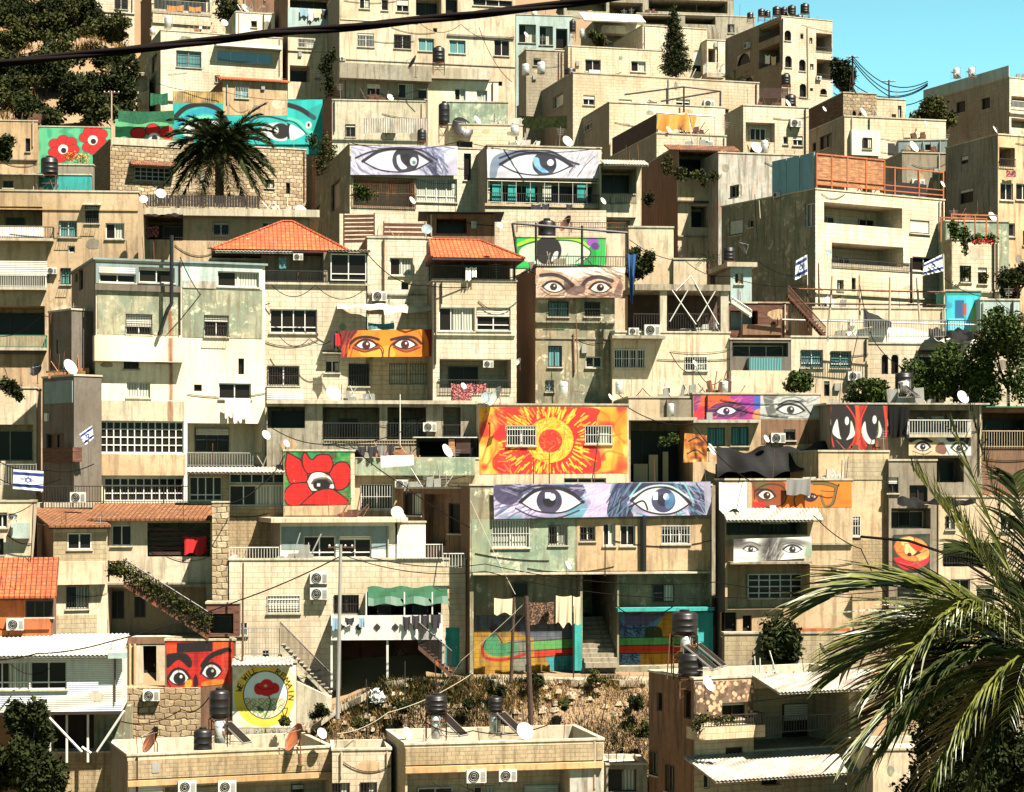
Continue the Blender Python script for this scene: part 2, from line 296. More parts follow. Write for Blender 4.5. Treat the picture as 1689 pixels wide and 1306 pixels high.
# ---------------- buildings ----------------
def sheet(mb, fc, u0, u1, z0, z1, holes):
 us = sorted({u0, u1, *[min(max(h[0], u0), u1) for h in holes], *[min(max(h[2], u0), u1) for h in holes]})
 zs = sorted({z0, z1, *[min(max(h[1], z0), z1) for h in holes], *[min(max(h[3], z0), z1) for h in holes]})
 for i in range(len(us) - 1):
  for j in range(len(zs) - 1):
   a, b, c, d = us[i], us[i + 1], zs[j], zs[j + 1]; um, zm = (a + b) / 2, (c + d) / 2
   if b - a < 1e-5 or d - c < 1e-5 or any(h[0] < um < h[2] and h[1] < zm < h[3] for h in holes): continue
   mb.quad(fc.pt(a, c), fc.pt(b, c), fc.pt(b, d), fc.pt(a, d))
 for h in holes:
  a, c, b, d, r = h[:5]
  mb.quad(fc.pt(a, c), fc.pt(a, c, -r), fc.pt(a, d, -r), fc.pt(a, d)); mb.quad(fc.pt(b, c, -r), fc.pt(b, c), fc.pt(b, d), fc.pt(b, d, -r))
  mb.quad(fc.pt(a, d), fc.pt(a, d, -r), fc.pt(b, d, -r), fc.pt(b, d)); mb.quad(fc.pt(a, c, -r), fc.pt(a, c), fc.pt(b, c), fc.pt(b, c, -r))
  if r > .5: mb.quad(fc.pt(a, c, -r), fc.pt(b, c, -r), fc.pt(b, d, -r), fc.pt(a, d, -r))
FR = {'w': 'wf', 'k': 'kf', 'e': 'ef', 't': 'gf', 'r': 'rustm'}
def window(par, fc, rc, st, r=.16, name='window'):
 """rc = (u0,z0,u1,z1) in the face's frame; st = style letters; pane sits r behind the face."""
 u0, z0, u1, z1 = rc; tk = st.split(); n = 2; fm = 'wf'; W = u1 - u0; H = z1 - z0
 fl = {}
 for t in tk:
  if t[0].isdigit(): n = int(t)
  elif t in FR: fm = FR[t]
  else: fl[t[0]] = t[1:] or '1'
 pm = 'glassb' if 'b' in fl else 'glass'; q = rnd.random()
 if name == 'window' and n in (1, 2, 3) and not ('c' in fl or 'R' in fl or 'a' in fl or 'b' in fl) and H > .5:
  if q < .22: fl['c'] = '1'
  elif q < .34: fl['R'] = str(rnd.choice((3, 4, 5)))
  elif q < .36: fl['c'] = 'b'
  elif q < .50: fl['R'] = '2'
 pn = MB(); pn.fbox(fc, u0 + .01, u1 - .01, z0 + .01, z1 - .01, -r - .04, -r); po = pn.build('window' if name == 'window' else name, pm, par)
 if 'c' in fl:
  k = MB(); a = rnd.uniform(.35, .55)
  k.fbox(fc, u0 + W * (a if fl['c'] == '1' else .04), u1 - .04, z0 + .04, z1 - .04, -r + .003, -r + .012); k.build('curtain', 'curtb' if fl['c'] == 'b' else 'curt', po)
 if n > 0:
  fr = MB(); w = .055
  fr.fbox(fc, u0, u1, z0, z0 + w, -r, -r + .06); fr.fbox(fc, u0, u1, z1 - w, z1, -r, -r + .06)
  for i in range(n + 1):
   u = u0 + (W - w) * i / n; fr.fbox(fc, u, u + w, z0 + w, z1 - w, -r, -r + .057)
  if 'h' in fl:
   k = int(fl['h'])
   for i in range(1, k + 1): zz = z0 + H * i / (k + 1) if k > 1 else z0 + H * .25; fr.fbox(fc, u0 + w, u1 - w, zz - w / 2, zz + w / 2, -r + .003, -r + .053)
  fr.build('frame', fm, po)
 if 'R' in fl:
  k = MB(); f = int(fl['R']) / 10.; k.fbox(fc, u0 + .03, u1 - .03, z1 - H * f, z1 - .02, -r + .065, -r + .10); k.build('shutter', 'wsh', po)
 if 'a' in fl:
  k = MB(); rr = W / 2; m = 8
  for sgn in (-1, 1):
   cu = (u0 + u1) / 2; pts = [(cu + sgn * rr, z1 + .01)] + [(cu + sgn * rr * math.cos(math.pi / 2 * i / m), z1 - rr * .9 + rr * .9 * math.sin(math.pi / 2 * i / m)) for i in range(m + 1)]
   if sgn > 0: pts = pts[::-1]
   k.poly([fc.pt(u, z, -.012) for u, z in pts])
  k.build('arch', 'stone2', po)
 if 's' not in fl:
  k = MB(); k.fbox(fc, u0 - .06, u1 + .06, z0 - .07, z0 - .002, -.02, .08); k.build('sill', 'concl', po)
 if 'g' in fl or 'G' in fl:
  g = MB(); sl = .28 if 'G' in fl else 0; m = max(3, int(W / .125)); ga = 'kf' if fl.get('g', fl.get('G')) != 'w' else 'wf'
  b = .022
  for i in range(m + 1):
   u = u0 + (W - b) * i / m
   if sl: g.tube([fc.pt(u, z1, .03), fc.pt(u, z0 + H * .35, .06), fc.pt(u, z0 - .02, sl)], b * .55, 4)
   else: g.fbox(fc, u, u + b, z0, z1, .02, .04)
  for q in (0, .5, 1):
   zz = z0 + (H - b) * q; o = (.03 if not sl else sl * (1 - q) ** 2 + .03); g.fbox(fc, u0 - .015, u1 + .015, zz, zz + b * 1.2, o, o + .02)
  g.build('grille', ga, po)
 return po
def bars(mb, fc, u0, u1, z0, z1, o=0, sp=.13, b=.022, hr=.045):
 n = max(1, int(abs(u1 - u0) / sp))
 for i in range(n + 1):
  u = u0 + (u1 - u0 - b) * i / n; mb.fbox(fc, u, u + b, z0, z1 - hr, o, o + b)
 mb.fbox(fc, u0, u1, z1 - hr, z1, o - .01, o + hr * .8); mb.fbox(fc, u0, u1, z0 + .04, z0 + .07, o - .003, o + .025)
class Bld:
 def __init__(s, name, label, cx, yt, d, th, xr, xl, yb, m, ml=None, cat='house', group=None, par=.5, cop='concl', slab=None, ground=True, dep=None, mr=None):
  if xl is not None and xl < cx: th = max(th, math.degrees(math.atan((CX - cx) / F)) + 9)
  s.d = d; s.cat = cat; s.th = th; c = math.cos(R(th)); sn = math.sin(R(th)); O = P(cx, HY, d); s.O = O
  s.F = Face(O, (c, sn)); s.W = s.F.uz(xr, HY)[0]
  s.zt = (HY - yt) / F * d; s.zb = (HY - yb) / F * d
  if dep is None:
   if xl is not None and xl < cx:
    lf = Face(O, (sn, -c)); dep = min(16, max(1.2, -lf.uz(xl, HY)[0]))
    if dep > 11: print('DEEP', name, cx, round(dep, 1))
   else: dep = 7
  s.dep = dep; s.L = Face(O + Vector((-sn, c, 0)) * dep, (sn, -c)); s.Rt = Face(O + Vector((c, sn, 0)) * s.W, (-sn, c))
  cxy = s.F.pt(s.W / 2, 0, -dep / 2)
  s.base = min(s.zb, terr(O.x, O.y) - .3) if ground else s.zb
  s.root = empty(name, (cxy.x, cxy.y, s.base), label, cat, group)
  s.m = m; s.ml = ml or m; s.mr = mr or s.ml; s.par = par; s.cop = cop; s.slab = slab; s.h = {'F': [], 'L': []}; s.wins = []; s.pan = []  # ml is often darker: shade of the left side put into its colour
 def f(s, k): return s.F if k == 'F' else s.L
 def win(s, x0, y0, x1, y1, st='2 w', k='F', r=.16):
  rc = s.f(k).rect(x0, y0, x1, y1); s.h[k].append((*rc, r)); window(s.root, s.f(k), rc, st, r); return rc
 def wins_(s, rows, k='F'):
  for q in rows: s.win(*q[:4], q[4] if len(q) > 4 else '2 w', k)
 def door(s, x0, y0, x1, y1, m='woodb', k='F', r=.2):
  rc = s.f(k).rect(x0, y0, x1, y1); s.h[k].append((*rc, r)); fc = s.f(k); u0, z0, u1, z1 = rc
  b = MB(); b.fbox(fc, u0 + .01, u1 - .01, z0, z1 - .01, -r - .04, -r); o = b.build('door', m, s.root)
  b = MB(); b.fbox(fc, u1 - .15, u1 - .11, z0 + (z1 - z0) * .45, z0 + (z1 - z0) * .52, -r + .001, -r + .05); b.build('handle', 'steel', o)
 def log(s, x0, y0, x1, y1, dep=1.4, k='F', fill=False):
  rc = s.f(k).rect(x0, y0, x1, y1); dep = min(dep * (1.5 if dep > .9 else 1), s.dep - .25 if k == 'F' else s.W - .25); s.h[k].append((*rc, dep)); g = s.f(k).off(-dep + .01); g.rc = rc
  if fill:  # dark glazed doors added across the back wall to darken the recess
   u0, z0, u1, z1 = rc; w_ = u1 - u0; h = z1 - z0; n = max(1, int(w_ / 2.6))
   for i in range(n):
    a = u0 + w_ * i / n + .12; c = u0 + w_ * (i + 1) / n - .12; window(s.root, g, (a, z0 + (.02 if i % 2 == 0 else h * .2), c, z1 - h * .14), '%d %s s' % (max(1, int((c - a) / .9)), rnd.choice('kke')), -.05, name='added_glazed_door')
  return g
 def inwin(s, g, x0, y0, x1, y1, st='2 w s'):
  rc = g.rect(x0, y0, x1, y1); return window(s.root, g, rc, st + ' s', -.05)
 def rail(s, x0, y0, x1, y1, o=.02, m='kf', k='F', sp=.13, fc=None):
  fc = fc or s.f(k); u0, z0, u1, z1 = fc.rect(x0, y0, x1, y1); b = MB(); bars(b, fc, u0, u1, z0, z1, o, sp); return b.build('railing', m, s.root)
 def balc(s, x0, y0, x1, y1, out=.8, m='kf', solid=None, k='F', th=.15, sp=.13):
  """balcony whose outer front spans the given picture rectangle"""
  fo = s.f(k).off(out); u0, z0, u1, z1 = fo.rect(x0, y0, x1, y1); fc = s.f(k)
  b = MB(); b.fbox(fc, u0, u1, z0 - th, z0, .003, out); b.build('balcony_slab', 'concl' if not solid else solid, s.root)
  b = MB()
  if solid:
   b.fbox(fc, u0, u1, z0 + .002, z1, out - .12, out - .002)
   for a, c in ((u0, u0 + .12), (u1 - .12, u1)): b.fbox(fc, a, c, z0 + .002, z1, .004, out - .122)
   b.build('balcony_wall', solid, s.root)
  else:
   bars(b, fc, u0, u1, z0, z1, out - .04, sp)
   for u in (u0, u1):
    n = max(2, int(out / sp))
    for i in range(n): o = .02 + (out - .08) * i / n; b.fbox(fc, u - .011, u + .011, z0, z1 - .04, o, o + .022)
    b.fbox(fc, u - .02, u + .02, z1 - .045, z1, .005, out - .055)
   b.build('railing', m, s.root)
  return u0, z0, u1, z1
 def proud(s, x0, y0, x1, y1, o, m, name='panel', k='F', back=.002):
  u0, z0, u1, z1 = s.f(k).off(o).rect(x0, y0, x1, y1)
  if o < .06: s.pan.append((k, u0, z0, u1, z1, o, m, name)); return
  b = MB(); b.fbox(s.f(k), u0, u1, z0, z1, back, o); return b.build(name, m, s.root)
 def pipe(s, pts, r=.04, m='steel', name='pipe', o=.07, k='F'):
  fc = s.f(k).off(o); b = MB(); q = []
  for x, y in pts: u, z = fc.uz(x, y); q.append(fc.pt(u, z))
  b.tube(q, r, 6); return b.build(name, m, s.root)
 def awn(s, x0, y0, x1, y1, out, m='zinc', drop=.15, k='F'):
  """corrugated sheet: y0 at the wall, y1 is its outer edge"""
  fc = s.f(k); fo = fc.off(out); ua, za = fc.uz(x0, y0); ub, _ = fc.uz(x1, y0); _, zo = fo.uz((x0 + x1) / 2, y1)
  corr(ua, ub, za, zo, fc, out, m, s.root, 'awning')
 def free(s, u0, z0, u1, z1):
  return not any(h[0] - .08 < u1 and h[2] + .08 > u0 and h[1] - .1 < z1 and h[3] + .08 > z0 for h in s.h['F']) and not any(q[0] == 'F' and q[1] < u1 and q[3] > u0 and q[2] < z1 and q[4] > z0 for q in s.pan)
 def deco(s):
  r = random.Random(int(s.O.x * 31 + s.zt * 17)); W, zt, fc = s.W, s.zt, s.F; zl = max(s.zb, zt - 9)
  if W < 1.5 or zt - zl < 1.2: return
  n = int(min(4, W * (zt - zl) / 16)) if s.d < 150 else int(min(2, W / 6))
  for i in range(n * 3):
   if n <= 0: break
   w_, h_ = r.choice(((.38, .38), (.45, .6), (.75, .95), (1.1, .95), (.3, .8))); u = r.uniform(.3, max(.31, W - w_ - .3)); z = r.uniform(zl + .4, max(zl + .5, zt - h_ - .5))
   if u + w_ < W - .2 and s.free(u - .25, z - .3, u + w_ + .25, z + h_ + .25):
    n -= 1; rc = (u, z, u + w_, z + h_); s.h['F'].append((*rc, .16)); window(s.root, fc, rc, r.choice(('1 k', '2 w g', '2 w', '2 k G', '1 w s', '2 w gw')) if w_ > .4 else r.choice(('1 k s', '1 w s', '0 s')), .16)
    if r.random() < .4 and w_ > .6: b = MB(); b.hexa([fc.pt(u - .15, z + h_ + .02, .4), fc.pt(u + w_ + .15, z + h_ + .02, .4), fc.pt(u + w_ + .15, z + h_ + .16, .003), fc.pt(u - .15, z + h_ + .16, .003), fc.pt(u - .15, z + h_ + .05, .4), fc.pt(u + w_ + .15, z + h_ + .05, .4), fc.pt(u + w_ + .15, z + h_ + .19, .003), fc.pt(u - .15, z + h_ + .19, .003)]); b.build('window_awning', r.choice(('zinc', 'rustm', 'conc')), s.root)
  for zz in (zt - 3.0, zt - 6.1):
   if zz > zl + .5 and s.free(.0, zz - .02, W, zz + .1) and r.random() < .7: b = MB(); b.fbox(fc, .0, W, zz, zz + .09, .003, r.uniform(.06, .16)); b.build('string_course', r.choice(('conc', 'concl')), s.root)
  for i in range(r.choice((1, 2, 2))):
   u = r.choice((r.uniform(.12, .5), W - r.uniform(.12, .5), r.uniform(.5, W - .5))); z0 = zt - r.uniform(1, zt - zl)
   if s.free(u - .05, z0, u + .05, zt):
    b = MB(); b.tube([fc.pt(u, zt - .05, .07), fc.pt(u, z0, .07)], r.choice((.035, .05)), 6); b.build('drainpipe', r.choice(('ef', 'rustm', 'steel', 'kf')), s.root)
  for i in range(int(min(3, r.random() + W / 5))):
   z0 = r.uniform(zl + .5, zt - .2); ua = r.uniform(0, W * .6); ub = min(W, ua + r.uniform(1.5, 5)); sg = r.uniform(.05, .5); dz = r.uniform(-.5, .3); b = MB(); m = 10; j = r.uniform(0, 6)
   b.tube([fc.pt(ua + (ub - ua) * t / m, max(zl, z0 + dz * t / m - sg * 4 * (t / m) * (1 - t / m)), .035) for t in range(m + 1)], r.choice((.011, .016)), 4); b.build('wall_wire', 'cable', s.root)
  for i in range(r.choice((1, 2, 3, 4))):
   u = r.uniform(.1, W - .1); o = -r.choice((.09, .09, r.uniform(.2, 1.0))); h = r.uniform(.3, 1.5); b = MB(); a = fc.pt(u, zt - .3, o); e = a + Vector((r.uniform(-.12, .12), 0, h + .3)); b.tube([a, e], .016, 4)
   if r.random() < .3:
    for q in range(4): zz = .15 + q * .12; L_ = .28 - q * .04; b.box(e.x - L_, e.y - .008, e.z - zz - .012, e.x + L_, e.y + .008, e.z - zz + .004)
    b.build('antenna', 'steel', s.root)
   else: b.build('rebar', 'rustm', s.root)
  for i in range(int(2 + W * (zt - zl) / 14)):
   w_, h_ = r.uniform(.3, 1.3), r.uniform(.25, 1.0); u = r.uniform(.05, max(.06, W - w_ - .05)); z = r.uniform(zl, max(zl + .1, zt - h_ - .1))
   if u + w_ < W and s.free(u - .1, z - .1, u + w_ + .1, z + h_ + .1):
    n = 9; b = MB(); b.poly([fc.pt(u + w_ / 2 + math.cos(k * 6.283 / n) * w_ / 2 * r.uniform(.7, 1.1), z + h_ / 2 + math.sin(k * 6.283 / n) * h_ / 2 * r.uniform(.7, 1.1), .004 + .001 * i) for k in range(n)]); b.build('plaster_patch', r.choice(('conc', 'concl', 'mould', 'cream', 'tan', 'grey')), s.root)
  if r.random() < .5:
   u = r.uniform(.2, W - 1); z = r.uniform(zl + .5, zt - .5)
   if s.free(u, z, u + .3, z + .4): b = MB(); b.fbox(fc, u, u + .3, z, z + .4, .003, .12); b.build('meter_box', r.choice(('wf', 'steel')), s.root)
 def junk(s):
  r = random.Random(int(s.O.x * 7 + s.zt * 5)); L_ = s.root['label']; nw = len(L_.split())
  if s.W < 3 or s.cat in ('wall', 'shed') or s.slab and s.slab[0] < .07: return
  if nw <= 12:
   u = r.uniform(.6, s.W - .8); o = -r.uniform(.45, 1.0); p0 = s.F.pt(u, s.zr, o); b = MB()
   for i in range(r.randint(5, 10)):
    q = Vector((p0.x + r.uniform(-.9, .9), p0.y + r.uniform(-.2, .35), s.zr)); a, c, h = r.uniform(.08, .35), r.uniform(.08, .25), r.uniform(.15, .8 if r.random() < .4 else .4); e = Vector((r.uniform(-.15, .15), 0, 0))
    b.hexa([q + Vector(v) for v in ((-a, -c, 0), (a, -c, 0), (a, c, 0), (-a, c, 0))] + [q + e + Vector(v) for v in ((-a, -c, h), (a * .9, -c, h * 1.05), (a, c, h), (-a, c, h * .95))])
   for i in range(4): q = Vector((p0.x + r.uniform(-.9, .9), p0.y, s.zr)); b.tube([q, q + Vector((r.uniform(-.7, .7), .2, r.uniform(.5, 1.3)))], .025, 4)
   tag(b.build('junk_pile', r.choice(('woodb', 'rustm', 'conc', 'zinc', 'woodp', 'steel'))), 'rooftop junk on the ' + L_, 'junk', 'junk piles on the roofs')
  if nw <= 11 and r.random() < .6:
   u = r.uniform(.5, s.W - .5); sc_ = r.uniform(.55, .85); put('dishwf', mk_dish('wf'), 'satellite_dish', 'roof edge dish of the ' + L_, 'satellite dish', 'satellite dishes', s.F.pt(u, s.zt + .55 * sc_, -.25), R(r.uniform(20, 60)), sc_)
  if nw <= 11 and s.d < 170 and r.random() < .5:
   u = r.uniform(.6, s.W - .6); z = r.uniform(max(s.zb, s.zt - 6) + .5, s.zt - .6)
   if s.free(u - .5, z - .5, u + .5, z + .4): put('ac', mk_ac, 'air_conditioner', 'wall unit on the ' + L_, 'air conditioner', 'air conditioners on the hillside houses', s.F.pt(u, z, 0), s.F.ang, 1)
 def finish(s):
  for i, (k, u0, z0, u1, z1, o, m, name) in enumerate(s.pan):
   b = MB(); f = s.f(k); hs = [(max(h[0], u0), max(h[1], z0), min(h[2], u1), min(h[3], z1), o) for h in s.h[k] if h[0] < u1 and h[2] > u0 and h[1] < z1 and h[3] > z0]
   sheet(b, f.off(o), u0, u1, z0, z1, hs); g = f.off(0)
   for a, c in (((u0, z0), (u1, z0)), ((u1, z0), (u1, z1)), ((u1, z1), (u0, z1)), ((u0, z1), (u0, z0))): b.quad(f.pt(*a, o), f.pt(*a, .0), f.pt(*c, .0), f.pt(*c, o))
   b.build(name, m, s.root)
  if s.cat != 'wall' and s.root.name.split('.')[0] not in ('sunburst_house', 'painted_wall'): s.deco()
  b = MB(); zt = s.zt; sheet(b, s.F, 0, s.W, s.base, zt, s.h['F'])
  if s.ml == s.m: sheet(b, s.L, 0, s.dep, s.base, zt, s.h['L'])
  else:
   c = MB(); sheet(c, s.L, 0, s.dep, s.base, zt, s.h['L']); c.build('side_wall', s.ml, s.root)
  bk = Face(s.Rt.pt(s.dep, 0), -s.F.t)
  sheet(b, s.Rt, 0, s.dep, s.base, zt, []); sheet(b, bk, 0, s.W, s.base, zt, [])
  b.build('wall', s.m, s.root)
  p = s.par; e = .04; fc = s.F; q = MB()
  if s.slab:
   t, ov = s.slab; q.fbox(fc, -ov, s.W + ov, zt, zt + t, -s.dep - ov, ov); q.build('roof', s.cop, s.root); s.zr = zt + t
  else:
   tk = .18; q.fbox(fc, tk + .004, s.W - tk - .004, zt - p - .1, zt - p, -s.dep + tk + .004, -tk - .004); q.build('roof', 'concl', s.root); s.zr = zt - p
   q = MB()
   q.fbox(fc, -e, s.W + e, zt + .002, zt + .09, -tk, e); q.fbox(fc, -e, s.W + e, zt + .002, zt + .09, -s.dep - e, -s.dep + tk)
   q.fbox(fc, -e, tk, zt + .002, zt + .09, -s.dep + tk + .001, -tk - .001); q.fbox(fc, s.W - tk, s.W + e, zt + .002, zt + .09, -s.dep + tk + .001, -tk - .001)
   for a in ((tk, s.W - tk, -tk, -tk + .001), ): pass
   q.fbox(fc, tk + .001, s.W - tk - .001, zt - p, zt + .001, -tk, -.02); q.fbox(fc, tk + .001, s.W - tk - .001, zt - p, zt + .001, -s.dep + .02, -s.dep + tk)
   q.fbox(fc, .02, tk, zt - p, zt + .001, -s.dep + tk + .001, -tk - .001); q.fbox(fc, s.W - tk, s.W - .02, zt - p, zt + .001, -s.dep + tk + .001, -tk - .001)
   q.build('parapet', s.cop, s.root)
  if s.root.name.split('.')[0] not in ('sunburst_house', 'painted_wall', 'tiled_roof_house', 'brown_roof_house', 'red_roof_house', 'banner_house'): s.junk()
  return s
 def roof(s, d=1.5): return s.d + d, s.zr
def corr(u0, u1, zin, zout, fc, out, m, par, name):
 n = max(4, int((u1 - u0) / .09)); b = MB(); V = []; 
 for i in range(n + 1):
  u = u0 + (u1 - u0) * i / n; w = .025 * (1 if i % 2 else -1); V.append((fc.pt(u, zin + w, .01), fc.pt(u, zout + w, out)))
 for i in range(n): b.quad(V[i][1], V[i + 1][1], V[i + 1][0], V[i][0])
 for i in range(n):
  d = Vector((0, 0, -.02)); b.quad(V[i][0] + d, V[i + 1][0] + d, V[i + 1][1] + d, V[i][1] + d); b.quad(V[i][1] + d, V[i + 1][1] + d, V[i + 1][1], V[i][1])
 b.fbox(fc, u0, u1, zin - .10, zin - .05, .01, .06); b.fbox(fc, u0, u1, zout - .11, zout - .05, out - .1, out - .04)
 for q in (.0, .5, .97):
  u = u0 + (u1 - u0) * q; b.hexa([fc.pt(u, zout - .10, out - .05), fc.pt(u + .04, zout - .10, out - .05), fc.pt(u + .04, zin - .10, .03), fc.pt(u, zin - .10, .03), fc.pt(u, zout - .05, out - .05), fc.pt(u + .04, zout - .05, out - .05), fc.pt(u + .04, zin - .05, .03), fc.pt(u, zin - .05, .03)])
 return b.build(name, m, par)
# ---------------- painter: colours the cloth or wall grid of a mural ----------------
def cr(pts, closed=False, k=6):
 p = [np.array(q, float) for q in pts]; n = len(p); out = []
 rng = range(n) if closed else range(n - 1)
 for i in rng:
  a, b, c, d = (p[(i - 1) % n], p[i], p[(i + 1) % n], p[(i + 2) % n]) if closed else (p[max(i - 1, 0)], p[i], p[i + 1], p[min(i + 2, n - 1)])
  for j in range(k):
   t = j / k; out.append(.5 * ((2 * b) + (-a + c) * t + (2 * a - 5 * b + 4 * c - d) * t * t + (-a + 3 * b - 3 * c + d) * t ** 3))
 if not closed: out.append(p[-1])
 return np.array(out)
def _seg(X, Y, a, b):
 dx, dy = b[0] - a[0], b[1] - a[1]; L2 = dx * dx + dy * dy + 1e-9
 t = np.clip(((X - a[0]) * dx + (Y - a[1]) * dy) / L2, 0, 1); return np.hypot(X - a[0] - t * dx, Y - a[1] - t * dy), t
class Cv:
 def __init__(s, tl, tr, br, bl, bg, res=1.4):
  wpx = max(abs(tr[0] - tl[0]), abs(br[0] - bl[0])); hpx = max(abs(bl[1] - tl[1]), abs(br[1] - tr[1]))
  s.nx = max(6, int(wpx * res)); s.ny = max(6, int(hpx * res)); U, V = np.meshgrid(np.linspace(0, 1, s.nx), np.linspace(0, 1, s.ny))
  tl, tr, br, bl = map(np.array, (tl, tr, br, bl)); Q = ((1 - U)[..., None] * (1 - V)[..., None] * tl + U[..., None] * (1 - V)[..., None] * tr + U[..., None] * V[..., None] * br + (1 - U)[..., None] * V[..., None] * bl)
  s.X = Q[..., 0]; s.Y = Q[..., 1]; s.a = np.ones((s.ny, s.nx, 3)) * np.array(s.c(bg)); s.U, s.V = U, V; s.cl = None; s.rs = np.random.RandomState(int(tl[0]) + 7)
 def c(s, c):
  if isinstance(c, str): c = tuple(int(c[i:i + 2], 16) for i in (0, 2, 4))
  return [v / 255. for v in c]
 def put(s, ii, m, colr, al=1.):
  m = m * al
  if s.cl is not None: m = m * s.cl[ii]
  s.a[ii] = s.a[ii] * (1 - m[:, None]) + np.array(s.c(colr)) * m[:, None]
 def sel(s, x0, y0, x1, y1): return np.nonzero((s.X > x0) & (s.X < x1) & (s.Y > y0) & (s.Y < y1))
 def pm(s, pts, ii):
  X, Y = s.X[ii], s.Y[ii]; ins = np.zeros(len(X), bool); D = np.full(len(X), 1e9); n = len(pts)
  for i in range(n):
   a, b = pts[i], pts[(i + 1) % n]; c = (a[1] > Y) != (b[1] > Y)
   xi = (b[0] - a[0]) * (Y - a[1]) / ((b[1] - a[1]) or 1e-9) + a[0]; ins ^= c & (X < xi); D = np.minimum(D, _seg(X, Y, a, b)[0])
  return np.clip(.5 + np.where(ins, D, -D) * .9, 0, 1)
 def poly(s, pts, colr, sm=True, al=1.):
  pts = cr(pts, True) if sm else np.array(pts, float); ii = s.sel(pts[:, 0].min() - 1, pts[:, 1].min() - 1, pts[:, 0].max() + 1, pts[:, 1].max() + 1)
  if len(ii[0]): s.put(ii, s.pm(pts, ii), colr, al)
 def clip(s, pts=None):
  if pts is None: s.cl = None; return
  pts = cr(pts, True); s.cl = np.zeros(s.X.shape); ii = s.sel(pts[:, 0].min() - 1, pts[:, 1].min() - 1, pts[:, 0].max() + 1, pts[:, 1].max() + 1); s.cl[ii] = s.pm(pts, ii)
 def line(s, pts, wd, colr, al=1., sm=True, taper=False):
  pts = cr(pts) if sm and len(pts) > 2 else np.array(pts, float); ii = s.sel(pts[:, 0].min() - wd - 1, pts[:, 1].min() - wd - 1, pts[:, 0].max() + wd + 1, pts[:, 1].max() + wd + 1)
  if not len(ii[0]): return
  X, Y = s.X[ii], s.Y[ii]; m = np.zeros(len(X)); n = len(pts) - 1
  for i in range(n):
   D, t = _seg(X, Y, pts[i], pts[i + 1]); q = (i + t) / n; ww = wd / 2 * (np.clip(4 * q * (1 - q), .12, 1) if taper else 1); m = np.maximum(m, np.clip(.5 + (ww - D) * .9, 0, 1))
  s.put(ii, m, colr, al)
 def ell(s, cx, cy, rx, ry, colr, rot=0, al=1., soft=0):
  r = max(rx, ry) * (1 + soft) + 2; ii = s.sel(cx - r, cy - r, cx + r, cy + r)
  if not len(ii[0]): return
  X, Y = s.X[ii] - cx, s.Y[ii] - cy; c, n = math.cos(rot), math.sin(rot); x, y = X * c + Y * n, -X * n + Y * c
  D = (1 - np.hypot(x / rx, y / ry)); m = np.clip(.5 + D * min(rx, ry) * .9, 0, 1) if not soft else np.clip(D / soft + .5, 0, 1); s.put(ii, m, colr, al)
 def rect(s, x0, y0, x1, y1, colr, al=1.): s.poly([(x0, y0), (x1, y0), (x1, y1), (x0, y1)], colr, False, al)
 def noise(s, sx, sy, al, colr, lo=.45, rot=0):
  g = s.rs.rand(40, 40); c, n = math.cos(rot), math.sin(rot); x = (s.X * c + s.Y * n) / sx % 39; y = (-s.X * n + s.Y * c) / sy % 39
  i, j = x.astype(int), y.astype(int); fx, fy = x - i, y - j; fx = fx * fx * (3 - 2 * fx); fy = fy * fy * (3 - 2 * fy)
  v = g[j, i] * (1 - fx) * (1 - fy) + g[j, (i + 1) % 40] * fx * (1 - fy) + g[(j + 1) % 40, i] * (1 - fx) * fy + g[(j + 1) % 40, (i + 1) % 40] * fx * fy
  m = np.clip((v - lo) / (1 - lo) * 1.6, 0, 1) * al
  if s.cl is not None: m = m * s.cl
  s.a = s.a * (1 - m[..., None]) + np.array(s.c(colr)) * m[..., None]
 def eye(s, cx, cy, w, h, white='e8e4de', iris='2a2430', line='1a1218', lw=3, tilt=0, ir=None, look=(0, 0), pupil=None, hi=True, lid=None, slant=0, top=.6, bot=.45):
  c, n = math.cos(tilt), math.sin(tilt); T = lambda p: (cx + p[0] * c - p[1] * n, cy + p[0] * n + p[1] * c); W = w / 2
  ol = [T(p) for p in ((-W, slant), (-W * .55, -h * top * .75), (0, -h * top), (W * .55, -h * top * .72), (W, -slant), (W * .5, h * bot * .8), (0, h * bot), (-W * .55, h * bot * .75))]
  s.poly(ol, white); s.clip(ol); r = ir or h * .5; ix, iy = T(look)
  s.ell(ix, iy, r, r, iris)
  if pupil: s.ell(ix, iy, r * .5, r * .5, pupil)
  if hi: s.ell(ix + r * .25, iy - r * .3, r * .25, r * .28, white)
  s.line(ol[:5], lw * 2.0, line, .45); s.clip()
  s.line(ol[:5], lw * 1.5, line, taper=False); s.line(ol[4:] + [ol[0]], lw * .8, line)
  if lid: s.line([T((-W * 1.05, -h * .15)), T((-W * .5, -h * (top + .32))), T((W * .1, -h * (top + .42))), T((W * .7, -h * (top + .2))), T((W * 1.1, -h * .05))], lw * .9, lid)
 def strokes(s, n, x0, y0, x1, y1, ang, ln, wd, cols, al=.6, jit=.3):
  for _ in range(n):
   x, y = s.rs.uniform(x0, x1), s.rs.uniform(y0, y1); a = ang + s.rs.normal() * jit; l = ln * s.rs.uniform(.5, 1.3); dx, dy = math.cos(a) * l / 2, math.sin(a) * l / 2
   s.line([(x - dx, y - dy), (x + dx, y + dy)], wd * s.rs.uniform(.6, 1.3), cols[s.rs.randint(len(cols))], al, False)
K_ART = .52
